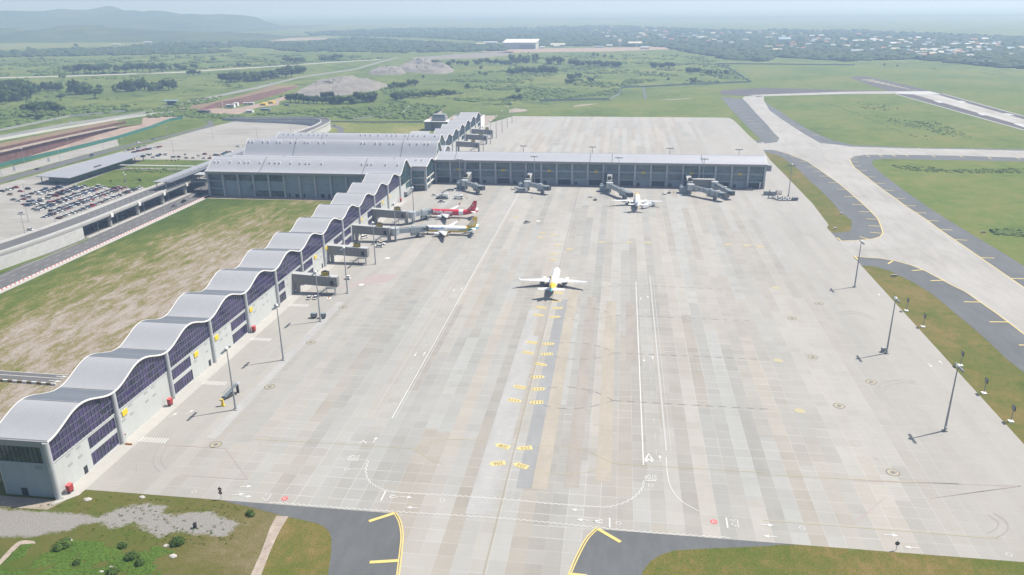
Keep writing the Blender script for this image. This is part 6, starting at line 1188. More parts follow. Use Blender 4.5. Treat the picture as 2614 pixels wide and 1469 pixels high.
for fn, ab, sh_, lb in ((za, (2190, 240), 'black', 'person in dark clothes walking behind the red airliner'), (r7, (225, 578), 'blue', 'person in dark blue walking in front of the second straight wing bridge'), (zb, (2365, 775), 'orange', 'person in orange near the tow unit right of the small airliner'), (ze, (1412, 945), 'grey', 'person in grey on the path before the far parked cars') if False else (r5, (2003, 490), 'white', 'person in white on the pavement at the hall corner')): person(fn(*ab), .5, sh_, lb)
# ------------------------------------------------------------------ vegetation materials
def mat_leaf(name, a, b, sc=.35):
    k = N(name); p = k.pos(); oi = k.n('ObjectInfo'); f = k.noise(p, sc, 4, .7); g_ = k.noise(p, sc*.12, 3, .6)
    v = k.math('ADD', k.math('MULTIPLY', f, .55), k.math('MULTIPLY', g_, .4)); v = k.math('ADD', v, k.math('MULTIPLY_ADD', oi.outputs['Random'], .2, -.1))
    return k.done(k.ramp(v, [(.25, a), (.7, b)]), .85, spec=.15)
mat_leaf('leaf_dark', (.018, .038, .012), (.05, .085, .022)); mat_leaf('leaf_mid', (.03, .058, .014), (.075, .12, .03)); mat_leaf('leaf_forest', (.022, .042, .016), (.055, .085, .03), .05); mat_leaf('leaf_bright', (.045, .09, .014), (.09, .145, .026), .8); mat_leaf('leaf_scrub', (.05, .085, .02), (.105, .145, .04), .12)
mat_leaf('straw', (.14, .13, .04), (.27, .22, .09), .8); plain('bark', (.1, .075, .055), .9); plain('stone_pale', (.4, .38, .35), .9, var=.2, scale=1)
rt_ = random.Random(21)
def blob(m, c, rx, ry, rz, n=7, mi=0, base=-.1):
    o = len(m.v); a0 = rt_.random()*6.28; rings = ((base, .82), (.32, 1.0), (.74, .68))
    for h, r in rings:
        for i in range(n):
            a = a0+6.283*i/n; j = rt_.uniform(.78, 1.2); m.v.append((c[0]+math.cos(a)*rx*r*j, c[1]+math.sin(a)*ry*r*j, c[2]+rz*h*rt_.uniform(.85, 1.12)))
    m.v.append((c[0]+rx*rt_.uniform(-.2, .2), c[1]+ry*rt_.uniform(-.2, .2), c[2]+rz*rt_.uniform(.92, 1.08)))
    for r in range(2):
        for i in range(n): m.f.append((o+r*n+i, o+r*n+(i+1) % n, o+(r+1)*n+(i+1) % n, o+(r+1)*n+i)); m.mi.append(mi)
    for i in range(n): m.f.append((o+2*n+i, o+2*n+(i+1) % n, o+3*n)); m.mi.append(mi)
def leaves(m, c, r, n, s, mi=0):
    for _ in range(n):
        while True:
            d = Vector((rt_.uniform(-1, 1), rt_.uniform(-1, 1), rt_.uniform(-.75, 1)))
            if .1 < d.length < 1: break
        d = d.normalized()*rt_.uniform(.72, 1.08); p = Vector((c[0]+d.x*r[0], c[1]+d.y*r[1], c[2]+d.z*r[2]))
        t = Vector((rt_.uniform(-1, 1), rt_.uniform(-1, 1), rt_.uniform(-.5, .5))).normalized(); b = t.cross(d.normalized()+Vector((rt_.uniform(-.5, .5), rt_.uniform(-.5, .5), .3)))
        if b.length < .05: continue
        b.normalize(); ss = s*rt_.uniform(.6, 1.3); m.add([p-t*ss-b*ss*.6, p+t*ss-b*ss*.6, p+t*ss*.5+b*ss*.8, p-t*ss*.7+b*ss*.7], [(0, 1, 2, 3)], mi)
def tree_proto(kind):                                        # unit: about 10 m tall
    T = empty({'rain': 'rain_tree', 'round': 'round_tree', 'tall': 'tall_tree', 'bush': 'bushy_tree', 'sapling': 'sapling'}[kind], (0, 0, 0)); tag(T, '', 'tree')
    tk = MB(); cr = MB()
    if kind == 'rain': H_ = 5.2; tk.cyl((0, 0, 0), (0, 0, H_*.55), .5, .38, 8); blobs = [(rt_.uniform(-5.5, 5.5), rt_.uniform(-5, 5), 6.2+rt_.uniform(-.8, 1.4), rt_.uniform(2.2, 3.2), rt_.uniform(1.3, 2.0)) for _ in range(11)]
    elif kind == 'round': H_ = 4; tk.cyl((0, 0, 0), (0, 0, H_), .4, .3, 8); blobs = [(rt_.uniform(-2.6, 2.6), rt_.uniform(-2.6, 2.6), rt_.uniform(4, 8), rt_.uniform(1.8, 2.6), rt_.uniform(1.6, 2.3)) for _ in range(12)]
    elif kind == 'tall': H_ = 6; tk.cyl((0, 0, 0), (0, 0, 8), .35, .15, 8); blobs = [(rt_.uniform(-1.6, 1.6), rt_.uniform(-1.6, 1.6), 2.5+.75*i, 1.9-.11*i+rt_.uniform(-.3, .3), 1.4) for i in range(10)]
    elif kind == 'sapling': tk.cyl((0, 0, 0), (0, 0, 5), .2, .12, 6); blobs = [(rt_.uniform(-1.5, 1.5), rt_.uniform(-1.5, 1.5), rt_.uniform(4.5, 8), rt_.uniform(.9, 1.5), rt_.uniform(.9, 1.4)) for _ in range(6)]
    else: tk.cyl((0, 0, 0), (0, 0, 3), .35, .2, 7); blobs = [(rt_.uniform(-3.4, 3.4), rt_.uniform(-3.2, 3.2), rt_.uniform(1.6, 6.2), rt_.uniform(1.7, 2.6), rt_.uniform(1.7, 2.4)) for _ in range(14)]
    for x, y, z, r, rz_ in blobs:
        tk.cyl((0, 0, 2.2 if kind != 'tall' else z-.5), (x*.8, y*.8, z), .16, .06, 5, caps=False)
        blob(cr, (x, y, z-rz_*.35), r*.8, r*.8, rz_*1.0, 7, 0); leaves(cr, (x, y, z), (r, r, rz_), 46, .42, 0)
    tk.build('trunk', 'bark', T); cr.build('crown', {'rain': 'leaf_dark', 'round': 'leaf_dark', 'tall': 'leaf_mid', 'bush': 'leaf_mid', 'sapling': 'leaf_mid'}[kind], T); return T
TP = {k_: [[tree_proto(k_), 0] for _ in range(3 if k_ in ('rain', 'bush', 'round') else 2)] for k_ in ('rain', 'round', 'tall', 'bush', 'sapling')}
camp = Vector((0, 0, H))
def tree(kind, p, hpx, label, group=None):
    d = (Vector((p.x, p.y, 0))-camp).dot(fwd); hm_ = hpx*d/FPX*1.03; base = {'rain': 8.2, 'round': 9.6, 'tall': 11.0, 'bush': 8.4, 'sapling': 8.8}[kind]; s = hm_/base
    pr = TP[kind][rt_.randrange(len(TP[kind]))]; o = place(pr[0], pr[1], (p.x, p.y, 0), rt_.uniform(0, 6.28), label, group); o.scale = (s*rt_.uniform(.95, 1.15), s*rt_.uniform(.95, 1.15), s); pr[1] += 1; return o
def grove(fn, pts, hpx, label, kinds=('bush', 'round', 'tall'), jit=0):
    for a, b, *h in pts: tree(rt_.choice(kinds), fn(a+rt_.uniform(-jit, jit), b+rt_.uniform(-jit*.3, jit*.3)), (h[0] if h else hpx)*rt_.uniform(.88, 1.12), label, label)
rnd2 = random.Random(5)
def line(x0, x1, y0, y1, n, h): return [(x0+(x1-x0)*(i+.5)/n+rnd2.uniform(-12, 12), y0+(y1-y0)*(i+.5)/n+rnd2.uniform(-9, 9), h) for i in range(n)]
grove(r1, line(-20, 330, 1015, 985, 7, 34)+line(-20, 320, 970, 950, 6, 36)+line(0, 300, 920, 915, 5, 32), 30, 'tree in the big dark grove at the far left edge')
grove(r1, line(320, 600, 920, 905, 6, 22), 22, 'tree in the lower grove right of the left edge grove')
grove(r1, [(690, 940, 30), (760, 945, 36), (820, 942, 32), (870, 935, 28), (730, 920, 32)], 30, 'tree in the small dark cluster left of the lone round tree')
tree('rain', r1(948, 985), 22, 'lone round dark tree with a flat base in the green field'); tree('rain', r1(605, 1004), 16, 'lone umbrella shaped tree in the green field'); tree('bush', r1(990, 885), 12, 'small lone tree above the round dark tree')
grove(r1, line(1130, 1270, 915, 915, 3, 20)+[(1270, 915, 32), (1385, 900, 32)]+line(1300, 1770, 915, 890, 9, 25), 24, 'tree in the mixed clump at the middle of the left field')
tree('rain', r1(370, 1165), 33, 'great spreading rain tree, left one of the pair near the access road'); tree('rain', r1(460, 1130), 28, 'great spreading rain tree at the back of the pair near the access road'); tree('rain', r1(590, 1160), 31, 'great spreading rain tree, right one near the access road'); tree('bush', r1(400, 1195), 16, 'low dark bush tree under the great rain trees')
grove(r1, line(690, 1200, 735, 728, 8, 21)+line(1230, 1640, 725, 718, 7, 22), 20, 'tree in the dark row behind the thin pale road', ('rain', 'round'))
grove(r1, [(1700, 705, 16), (1780, 705, 17), (1830, 705, 15), (1940, 690, 16)], 15, 'tree right of the dark row beyond the pale road'); grove(r1, [(1880, 755, 13), (1930, 757, 15), (1980, 755, 13), (600, 780, 10), (640, 782, 8)], 12, 'tree on the near side of the thin pale road'); grove(r1, [(2380, 665, 10), (2440, 665, 11), (2490, 668, 8), (2130, 610, 9), (1530, 600, 9), (760, 468, 9), (290, 510, 12)], 9, 'small far tree dotted over the left fields', ('bush',))
grove(r1, line(2190, 2590, 822, 805, 9, 24), 24, 'tree in the long grove beside the access road', ('bush', 'round')); grove(r2, line(0, 380, 806, 765, 9, 24)+[(345, 740, 22), (440, 735, 22), (490, 735, 21)], 24, 'tree in the long grove beside the access road', ('bush', 'round'))
grove(r2, line(300, 490, 640, 635, 4, 14)+line(640, 840, 605, 600, 5, 13), 13, 'hazy tree beyond the pale road, left of the gravel works', ('rain', 'bush'))
grove(r2, line(340, 560, 1015, 1030, 5, 23)+line(560, 1000, 1030, 1035, 10, 20)+line(1000, 1180, 1030, 1010, 4, 27)+[(700, 1000, 22), (760, 990, 20)], 22, 'tree in the row before the big spoil heap', ('bush', 'round'))
grove(r2, line(1330, 1630, 880, 862, 6, 15)+[(1540, 845, 14), (1600, 845, 14)], 14, 'tree in the clump right of the big spoil heap', ('bush', 'round')); grove(r2, line(1395, 1500, 1005, 990, 3, 20)+line(1500, 2000, 975, 950, 9, 15), 15, 'tree in the scrubby line before the control block', ('bush',))
grove(r2, [(1790, 660, 17), (1840, 660, 17), (1630, 628, 11)]+line(1910, 2130, 645, 655, 5, 12)+[(2255, 690, 9), (1960, 688, 7)]+line(2180, 2576, 640, 655, 8, 14), 12, 'tree among the gravel workings', ('bush', 'round')); grove(r2, [(2125, 885, 14), (1680, 785, 10), (2300, 755, 9), (2240, 735, 7), (2560, 730, 12), (1280, 1115, 9)], 9, 'solitary small tree in the middle scrub', ('bush', 'round'))
grove(r3, line(0, 300, 640, 620, 7, 20)+line(390, 540, 640, 645, 4, 18), 18, 'tree in the upper grove of the middle scrub'); grove(r3, line(0, 480, 740, 725, 10, 18), 18, 'tree in the long lower grove of the middle scrub', ('bush',)); grove(r3, line(585, 1130, 660, 665, 13, 15), 15, 'tree in the wide grove left of the airfield fence', ('bush', 'round'))
grove(r3, line(580, 700, 790, 780, 3, 13)+line(560, 650, 835, 830, 3, 12)+line(770, 850, 805, 805, 2, 8)+[(840, 560, 8), (880, 560, 7), (945, 572, 9), (1020, 577, 8)], 10, 'small tree in the open scrub before the far sheds', ('bush',)); grove(r3, line(1400, 1650, 675, 670, 6, 13)+line(1760, 1900, 730, 725, 4, 13)+line(1955, 2170, 752, 745, 5, 11)+[(1833, 830, 14), (1310, 758, 5), (1585, 800, 7), (90, 920, 11), (1590, 700, 8)], 11, 'tree dotted along the airfield fence', ('bush', 'round')); grove(r3, line(0, 120, 1000, 990, 3, 15), 14, 'tree close behind the far apron, left side', ('bush',))
grove(ze, [(1255, 1065, 7), (1120, 1080, 6), (1190, 1085, 6), (1020, 1070, 5)], 6, 'sapling on the far lawn by the hall', ('sapling',)); grove(r5, [(1110, 420, 9), (1250, 425, 9), (1400, 425, 12)], 9, 'sapling on the near lawn by the hall', ('sapling',)); grove(ze, [(1650, 985, 7), (1690, 985, 6), (1910, 985, 7), (1395, 965, 7)], 6, 'sapling among the far parked cars', ('sapling',))
grove(r4, [(1190, 650, 5), (1320, 660, 5), (1690, 690, 4)], 5, 'small dark tree at the edge of the far airfield', ('bush',))
# ------------------------------------------------------------------ scrub, forest and weeds (uncountable cover)
def inside(p, poly):
    c = False; n = len(poly)
    for i in range(n):
        (x1, y1), (x2, y2) = poly[i][:2], poly[i-1][:2]
        if (y1 > p[1]) != (y2 > p[1]) and p[0] < (x2-x1)*(p[1]-y1)/(y2-y1)+x1: c = not c
    return c
from mathutils import noise as mn
def scatter(fn, poly, n, thr=None, sc=.012):
    xs_ = [q[0] for q in poly]; ys_ = [q[1] for q in poly]; out = []; tries = 0
    while len(out) < n and tries < n*30:
        tries += 1; q = (rt_.uniform(min(xs_), max(xs_)), rt_.uniform(min(ys_), max(ys_)))
        if not inside(q, poly): continue
        p = fn(*q)
        if thr is not None and mn.noise((p.x*sc, p.y*sc, 3.1)) < thr: continue
        out.append(p)
    return out
sb_ = MB()
for fn, poly, n, s, thr in ((r1, [(0, 1080), (700, 1060), (1250, 1060), (1450, 1100), (700, 1160), (0, 1300)], 420, 3.2, None), (r2, [(0, 1130), (750, 1090), (1300, 1020), (1900, 1060), (1850, 1090), (1700, 1190), (1000, 1185), (760, 1165), (0, 1155)], 700, 2.6, -.1), (r2, [(1250, 860), (2576, 690), (2576, 1050), (1900, 1050), (1300, 1020)], 600, 2.6, .08), (r3, [(0, 520), (1900, 560), (2180, 650), (2380, 815), (1100, 870), (500, 1000), (0, 1010)], 1350, 2.9, .06), (r1, [(0, 600), (2576, 540), (2576, 660), (1200, 735), (0, 765)], 700, 5.0, .05), (r2, [(0, 540), (1300, 560), (1250, 590), (0, 670)], 300, 5.0, .05),
                            (r1, [(1480, 1110), (1900, 1000), (2200, 960), (2000, 1100), (2050, 1180), (1500, 1150)], 260, 2.6, None), (r1, [(0, 790), (2576, 700), (2576, 850), (1300, 1080), (0, 1060)], 170, 2.4, .15), (r4, [(900, 1000), (1300, 1060), (1700, 1200), (2080, 1370), (1700, 1385), (1300, 1250), (1000, 1100)], 260, 1.0, .05), (r4, [(540, 985), (1100, 1190), (1400, 1320), (1650, 1392), (1660, 1398), (1380, 1330), (1080, 1200), (530, 990)], 110, .6, None), (r8, [(1250, 240), (1600, 250), (1800, 290), (2576, 270), (2576, 320), (1800, 320), (1400, 290)], 240, .9, None), (r8, [(2230, 880), (2576, 890), (2576, 950), (2300, 930)], 90, 1.2, None), (r5, [(1260, 283), (1840, 292), (1840, 318), (1260, 312)], 120, 1.0, None), (r5, [(1060, 460), (1400, 462), (1400, 475), (1060, 470)], 60, .8, None), (r3, [(500, 990), (1120, 880), (1120, 945), (800, 960)], 160, 2.0, None), (ze, [(1300, 60), (2576, 130), (2576, 215), (1800, 170), (1420, 150), (650, 170), (600, 60)], 300, 2.2, None)):
    for p in scatter(fn, poly, n, thr): r = s*rt_.uniform(.5, 1.5); blob(sb_, (p.x, p.y, 0), r*rt_.uniform(.9, 1.5), r*rt_.uniform(.9, 1.5), r*rt_.uniform(.55, 1.0), 6)
tag(sb_.build('scrub', 'leaf_scrub'), 'low green scrub scattered over the grassland', 'scrub', kind='stuff')
fo_ = MB()
for fn, poly, n, s in ((r1, [(0, 520), (1000, 490), (1600, 440), (2576, 425), (2576, 475), (1700, 480), (2300, 520), (2000, 540), (900, 560), (0, 575)], 900, 8), (r2, [(0, 425), (500, 430), (1000, 380), (1800, 430), (2500, 470), (2500, 510), (1500, 530), (1000, 520), (400, 520), (0, 470)], 1500, 8), (r2, [(500, 330), (1500, 285), (2576, 290), (2576, 430), (1700, 380), (560, 355)], 1500, 9), (r3, [(0, 280), (1100, 260), (2576, 320), (2576, 620), (2200, 600), (1500, 470), (600, 460), (0, 470)], 3000, 9), (r4, [(0, 300), (1000, 310), (2576, 380), (2576, 690), (1500, 590), (800, 610), (0, 560)], 3200, 9), (r1, [(0, 330), (300, 320), (700, 290), (1100, 300), (2000, 330), (2576, 350), (2576, 380), (1000, 385), (0, 410)], 700, 12)):
    for p in scatter(fn, poly, n): r = s*rt_.uniform(.6, 1.3); blob(fo_, (p.x, p.y, 0), r*rt_.uniform(1., 2.2), r*rt_.uniform(.8, 1.5), r*rt_.uniform(.8, 1.25), 6)
tag(fo_.build('forest', 'leaf_forest'), 'hazy dark belts of woodland round the distant town', 'forest', kind='stuff')
def tufts(poly, n, s, thr, zc, out, sc=.05, spread=5):
    xs_ = [q[0] for q in poly]; ys_ = [q[1] for q in poly]
    for _ in range(n):
        p = (rt_.uniform(min(xs_), max(xs_)), rt_.uniform(min(ys_), max(ys_)))
        if not inside(p, poly) or mn.noise((p[0]*sc, p[1]*sc, zc)) < thr: continue
        ss = s*rt_.uniform(.5, 1.4)
        for i in range(spread):
            a = rt_.uniform(0, 6.28); c, d = math.cos(a), math.sin(a); lx, ly = c*ss*rt_.uniform(.3, 1), d*ss*rt_.uniform(.3, 1); w = ss*.3
            out.add([(p[0]-d*w, p[1]+c*w, .02), (p[0]+d*w, p[1]-c*w, .02), (p[0]+lx, p[1]+ly, ss*rt_.uniform(.5, 1.0))], [(0, 1, 2)])
wd = MB()
for p in scatter(rB, [(180, 1165), (700, 1110), (1500, 1160), (1780, 1250), (1520, 1460), (-60, 1460), (60, 1330)], 1700, -.08, .16): r = rt_.uniform(.15, .5); blob(wd, (p.x, p.y, -.02), r*1.5, r*1.3, r*.42, 6); leaves(wd, (p.x, p.y, r*.15), (r*1.6, r*1.6, r*.4), 7, .1)
for p in scatter(rB, [(200, 760), (800, 620), (2300, 780), (2450, 900), (2200, 1150), (1700, 1180), (1000, 1100), (700, 1080), (1200, 900), (700, 830)], 160): r = rt_.uniform(.15, .4); leaves(wd, (p.x, p.y, .1), (r*1.6, r*1.6, r*.6), 12, .12)
tag(wd.build('weeds', 'leaf_bright'), 'rank green weeds over the foreground verge', 'weeds', kind='stuff')
for i, (ab, s) in enumerate((((1740, 1140), 1.6), ((1305, 1270), 1.5), ((1365, 1335), 1.1), ((1200, 1160), 1.0), ((750, 1330), .8), ((600, 1190), 1.7), ((640, 1150), 1.5), ((1090, 1430), 1.4), ((2440, 860), 1.1))):
    p = rB(*ab); T = empty('shrub', (p.x, p.y, 0)); tag(T, 'dark green shrub in the weeds of the foreground verge', 'shrub', 'shrubs on the foreground verge'); m = MB()
    for j in range(5): c = (p.x+rt_.uniform(-.6, .6)*s, p.y+rt_.uniform(-.6, .6)*s, .45*s); blob(m, (c[0], c[1], 0), .7*s, .7*s, .9*s); leaves(m, c, (.9*s, .9*s, .7*s), 60, .17)
    m.build('foliage', 'leaf_mid', T); MB().cyl((p.x, p.y, 0), (p.x, p.y, .6), .06, n=6).build('stem', 'bark', T)
for i, (ab, s, lb) in enumerate((((855, 712), 1.1, 'flat pale stone slab in the verge below the apron corner'), ((1385, 690), .9, 'pale broken stone nearest the apron edge in the verge'), ((1690, 1265), 1.0, 'pale stone lying right of the rubble in the weeds'), ((1090, 1370), .6, 'pale upright stone among the bright weeds'), ((990, 1415), .6, 'pale low stone at the bottom edge of the weeds'), ((1620, 1160), .7, 'white rubble lump in the middle of the verge'), ((680, 1110), .7, 'pale stone beside the grey gravel patch'))):
    p = rB(*ab); m = MB(); blob(m, (p.x, p.y, 0), 1.2*s, .8*s, .5*s, 6); tag(m.build('stone', 'stone_pale'), lb, 'stone')
# ------------------------------------------------------------------ hills
k = N('hill_forest'); p_ = k.pos(); a_ = k.noise(p_, .004, 6, .65); b_ = k.noise(p_, .02, 5, .7)
k.done(k.ramp(k.math('MULTIPLY_ADD', a_, .6, k.math('MULTIPLY', b_, .4)), [(.35, (.03, .05, .02)), (.52, (.06, .085, .03)), (.66, (.12, .125, .055))]), .95, bump=b_, strength=.6, dist=12, spec=.05)
def at_y(px, py, Y):
    d = fwd+rt*((px-CX)/FPX)-up*((py-CY)/FPX); t = Y/d.y; return d.x*t, H+d.z*t
def ridge(name, out, Y, depth, label, rough=.14):
    pts = smooth_path([at_y(a, b, Y) for a, b in out], 14); rows = []
    for (x, z) in pts:
        z = max(z, 2.0); row = []
        for j in range(15):
            t = j/14; h = math.sin(t*math.pi/1.72)**1.15 if t < .86 else max(0, 1-(t-.86)/.14)
            nz = 1+rough*4*(mn.noise((x*.0022, t*3.1, 1.7))+.5*mn.noise((x*.007, t*7, 4.2)))*(1-abs(2*t-1.3)*.4)*(0 if t in (0, 1) else 1)*(.25 if .8 < t < .9 else 1)
            row.append((x+40*mn.noise((x*.004, t*4, 9)), Y-depth+depth*1.16*t, -2 if t in (0,) else max(-2, z*min(1.02, h)*nz)))
        rows.append(row)
    return tag(MB().loft(rows, closed=False).build(name, 'hill_forest', smooth=True, fix=True), label, 'hills', kind='structure')
ridge('hills', [(-420, 46), (-250, 40), (-100, 38), (0, 34.6), (75, 31), (148, 23.6), (212, 25), (256, 31), (320, 31), (353, 38), (460, 37), (577, 39), (650, 43), (690, 58), (750, 72), (830, 80)], 6300, 2000, 'broad blue hazy hill range on the left horizon')
ridge('hills', [(-420, 70), (-200, 73), (0, 74), (60, 73), (85, 83), (140, 75), (190, 66), (260, 64.5), (295, 74), (400, 79), (560, 83), (660, 86), (730, 93), (800, 99)], 4000, 700, 'lower wooded ridge in front of the blue hills')
ridge('hills', [(700, 78), (850, 70), (1000, 74), (1150, 76), (1300, 70), (1380, 66), (1500, 70), (1750, 74), (1950, 72), (2120, 67), (2260, 64), (2420, 72), (2700, 76), (3000, 74)], 9500, 1500, 'very faint low rise along the right horizon')
# ------------------------------------------------------------------ distant works: riverbed, spoil heaps, cranes, sheds, town
ground_sheet('riverbed', PP(r1, (1790, 408), (2200, 396), (2576, 388))+PP(r2, (300, 380), (800, 378), (800, 390), (300, 410), (0, 418))+PP(r1, (2576, 415), (1800, 418)), Z1, 'pale_soil', 'pale riverbed strip below the hills', 'riverbed')
ground_sheet('gravel_field', PP(r1, (0, 425), (800, 405), (1500, 430), (1300, 460), (400, 480), (0, 500)), Z1, 'mown_grass', 'paler open field below the wooded ridge', 'field')
ground_sheet('yard', PP(r3, (-300, 515), (0, 490), (700, 480), (1500, 470), (1700, 490), (1000, 515), (300, 522), (0, 530)), Z1, 'pink_soil', 'pale cleared ground in front of the far sheds', 'yard')
ground_sheet('yard', PP(r2, (1560, 575), (1800, 560), (2000, 540), (2576, 515), (2576, 550), (2200, 585), (1900, 590), (1600, 600)), Z1, 'spoil', 'pale strip of gravel workings along the access road', 'yard')
ground_sheet('yard', PP(zq, (0, 940), (240, 930), (700, 960), (1150, 880), (1500, 790), (1750, 720), (2576, 450), (2576, 560), (2000, 720), (1720, 800), (1700, 880), (1300, 920), (1150, 960), (900, 1060), (300, 1090), (250, 1040)), Z1, 'pink_soil', 'bare pinkish site ground beside the second cutting', 'yard')
ground_sheet('yard', PP(ze, (520, 170), (1200, 110), (1420, 150), (1100, 230), (700, 330), (300, 500), (0, 560), (0, 540), (250, 450), (500, 300)), Z1, 'pink_soil', 'pink bare ground at the far end of the trench', 'yard')
ground_sheet('yard', PP(r3, (0, 1095), (60, 1080), (160, 1090), (185, 1105), (120, 1118), (0, 1125)), Z2, 'pale_soil', 'small bare pale patch on the grass behind the far apron', 'yard')
for i, (pts) in enumerate((PP(r3, (630, 1058), (750, 1040), (900, 1032), (800, 1048), (650, 1066)), PP(r3, (1480, 997), (1650, 990), (1830, 980), (1800, 988), (1600, 999)), PP(r3, (1325, 870), (1345, 868), (1375, 985), (1345, 990)))): ground_sheet('bare_patch', pts, Z2, 'pale_soil' if i < 2 else 'shoulder_asphalt', ('pale bare streak in the grass behind the far apron', 'thin pale bare streak farther right in the airfield grass', 'short grey strip of paving in the airfield grass')[i], 'patch')
wb = MB(); base = [(-584, 1030), (-572, 1060), (-556, 1103), (-557, 1180), (-563, 1268), (-578, 1370)]; hh = [1.5, 7, 9, 9, 7, 1.5]
wb.loft([[(x, y, 0), (x-3, y, h_), (x-9, y, h_+.3), (x-60, y+20, .03)] for (x, y), h_ in zip(base, hh)], closed=False, fn=lambda j, i: 0 if i == 0 else 1); tag(wb.build('cutting_bank', ['sheet_pile', 'brown_soil'], fix=True), 'dark brown cut bank of the second excavation by the access road', 'bank', kind='structure')
def heap(pts, h, label, inset=.25):
    c = Vector((sum(p.x for p in pts)/len(pts), sum(p.y for p in pts)/len(pts), 0)); P_ = [Vector((q[0], q[1], 0)) for q in smooth_path([tuple(p)[:2] for p in pts+[pts[0]]], 6)[:-1]]
    P_ = [Vector((q[0], q[1], 0)) for q in dense([tuple(p)[:2] for p in P_]+[tuple(P_[0])[:2]], 9)[:-1]]; rows = []
    for f_, hh_ in ((0, 0), (.05, .25), (.12, .62), (.2, .9), (.3, 1.0), (.5, 1.0), (.72, .95)):
        rows.append([tuple(p.lerp(c, max(0, f_*(1+.5*mn.noise((p.x*.05, p.y*.05, f_*4)))))+Vector((0, 0, h*hh_*(1+.45*mn.noise((p.x*.03, p.y*.03, 2+f_*5))+.25*mn.noise((p.x*.1, p.y*.1, 7+f_*9)))))) for p in P_])
    return tag(MB().loft(rows, caps=True).build('spoil_heap', 'spoil', fix=True), label, 'spoil heap', kind='structure')
heap(PP(r2, (330, 965), (500, 890), (650, 805), (1000, 780), (1340, 850), (1200, 905), (900, 950), (600, 965)), 7, 'big flat topped grey brown spoil heap'); heap(PP(r2, (1120, 748), (1230, 700), (1420, 690), (1505, 735), (1300, 750)), 8, 'small pale spoil heap'); heap(PP(r2, (1385, 700), (1600, 605), (1760, 600), (1980, 692), (1880, 738), (1600, 728)), 8, 'long pale spoil heap with steep edge')
cp = None
for i, (a, b, h_) in enumerate(((630, 380, 9), (1110, 385, 12), (1205, 386, 14), (1300, 390, 14), (1400, 402, 14), (1790, 421, 13))):
    p = r1(a, b); d = (p-camp).dot(fwd); s = h_*d/FPX/20
    if cp is None:
        cp = empty('crane', (0, 0, 0)); tag(cp, '', 'crane', 'red cranes below the hills'); MB().box(-3, 3, -2, 2, .5, 4).build('cab', 'white_trim', cp); MB().bar((0, 0, 3), (-16, 0, 20), .9, .9).build('boom', 'paint_red', cp); MB().bar((0, 0, 3), (-20, 0, 13), .6, .6).build('jib', 'paint_orange', cp); MB().box(-3.4, 3.4, -2.4, 2.4, 0, 1.2).build('track', 'steel_dark', cp)
    place(cp, i, (p.x, p.y, 0), rt_.uniform(-.2, .2), ('leftmost lone red crane below the hills', 'first red crane of the row of four', 'second red crane of the row of four', 'third red crane of the row of four', 'last red crane of the row of four', 'lone red crane at the riverbed')[i], None, s)
b = empty('hangar', (-330, 2650, 0)); tag(b, 'big far hangar with sloping white roof beyond the scrub', 'hangar')
q = [r3(-60, 492), r3(265, 490)]; x0, x1, y0 = q[0].x, q[1].x, q[0].y
MB().box(x0, x1, y0, y0+95, 0, 19).build('wall', 'pale_panel', b); MB().box(x0+(x1-x0)*.5, x1-2, y0-.4, y0, 0, 14).build('door', 'fascia_grey', b); MB().add([(x0-3, y0-4, 19), (x1+3, y0-4, 19), (x1+3, y0+99, 26), (x0-3, y0+99, 26), (x0-3, y0-4, 21), (x1+3, y0-4, 21), (x1+3, y0+99, 28), (x0-3, y0+99, 28)], [(0, 3, 2, 1), (4, 5, 6, 7), (0, 1, 5, 4), (1, 2, 6, 5), (2, 3, 7, 6), (3, 0, 4, 7)]).build('roof', 'air_white', b)
plain('roof_rust', (.3, .14, .09), .8); plain('roof_white', (.5, .5, .49), .7); plain('roof_cream', (.5, .46, .36), .8); plain('roof_grey', (.28, .3, .31), .7); plain('roof_blue', (.2, .3, .36), .7)
HP = {}
def house(nm, roof, p, w, d_, h_, rz, label, group):
    key = (nm, roof)
    if key not in HP:
        m = MB().box(-.5, .5, -.5, .5, 0, .7, 0).add([(-.55, -.55, .7), (.55, -.55, .7), (.55, .55, .7), (-.55, .55, .7), (-.5, 0, 1.0), (.5, 0, 1.0)], [(0, 1, 5, 4), (1, 2, 5), (2, 3, 4, 5), (3, 0, 4), (0, 3, 2, 1)], 1); HP[key] = [tag(m.build(nm, ['pale_panel', roof]), '', 'house' if nm == 'house' else 'shed'), 0]
    pr = HP[key]; o = place(pr[0], pr[1], (p.x, p.y, 0), rz, label, group, (w, d_, h_)); pr[1] += 1
rh = random.Random(12); RN = {'roof_white': 'white', 'roof_cream': 'cream', 'roof_grey': 'grey', 'roof_rust': 'rust red', 'roof_blue': 'blue grey'}
for fn, poly, n, sz, nm in ((r3, [(900, 320), (2576, 330), (2576, 470), (1700, 440), (900, 400)], 45, (10, 24), 'house'), (r4, [(0, 350), (1300, 360), (2576, 440), (2576, 620), (1800, 590), (900, 560), (0, 520)], 110, (9, 22), 'house'), (r4, [(1450, 520), (2100, 530), (2100, 580), (1500, 570)], 34, (9, 20), 'house')):
    for p in scatter(fn, poly, n):
        rf = rh.choice(['roof_white', 'roof_cream', 'roof_grey', 'roof_grey', 'roof_rust', 'roof_rust', 'roof_blue']); w = rh.uniform(*sz); house(nm, rf, p, w, w*rh.uniform(.5, .8), rh.uniform(8, 14), rh.uniform(-.4, .4), f'{RN[rf]} roofed house in the hazy town on the right', f'{RN[rf]} roofed houses of the far town')
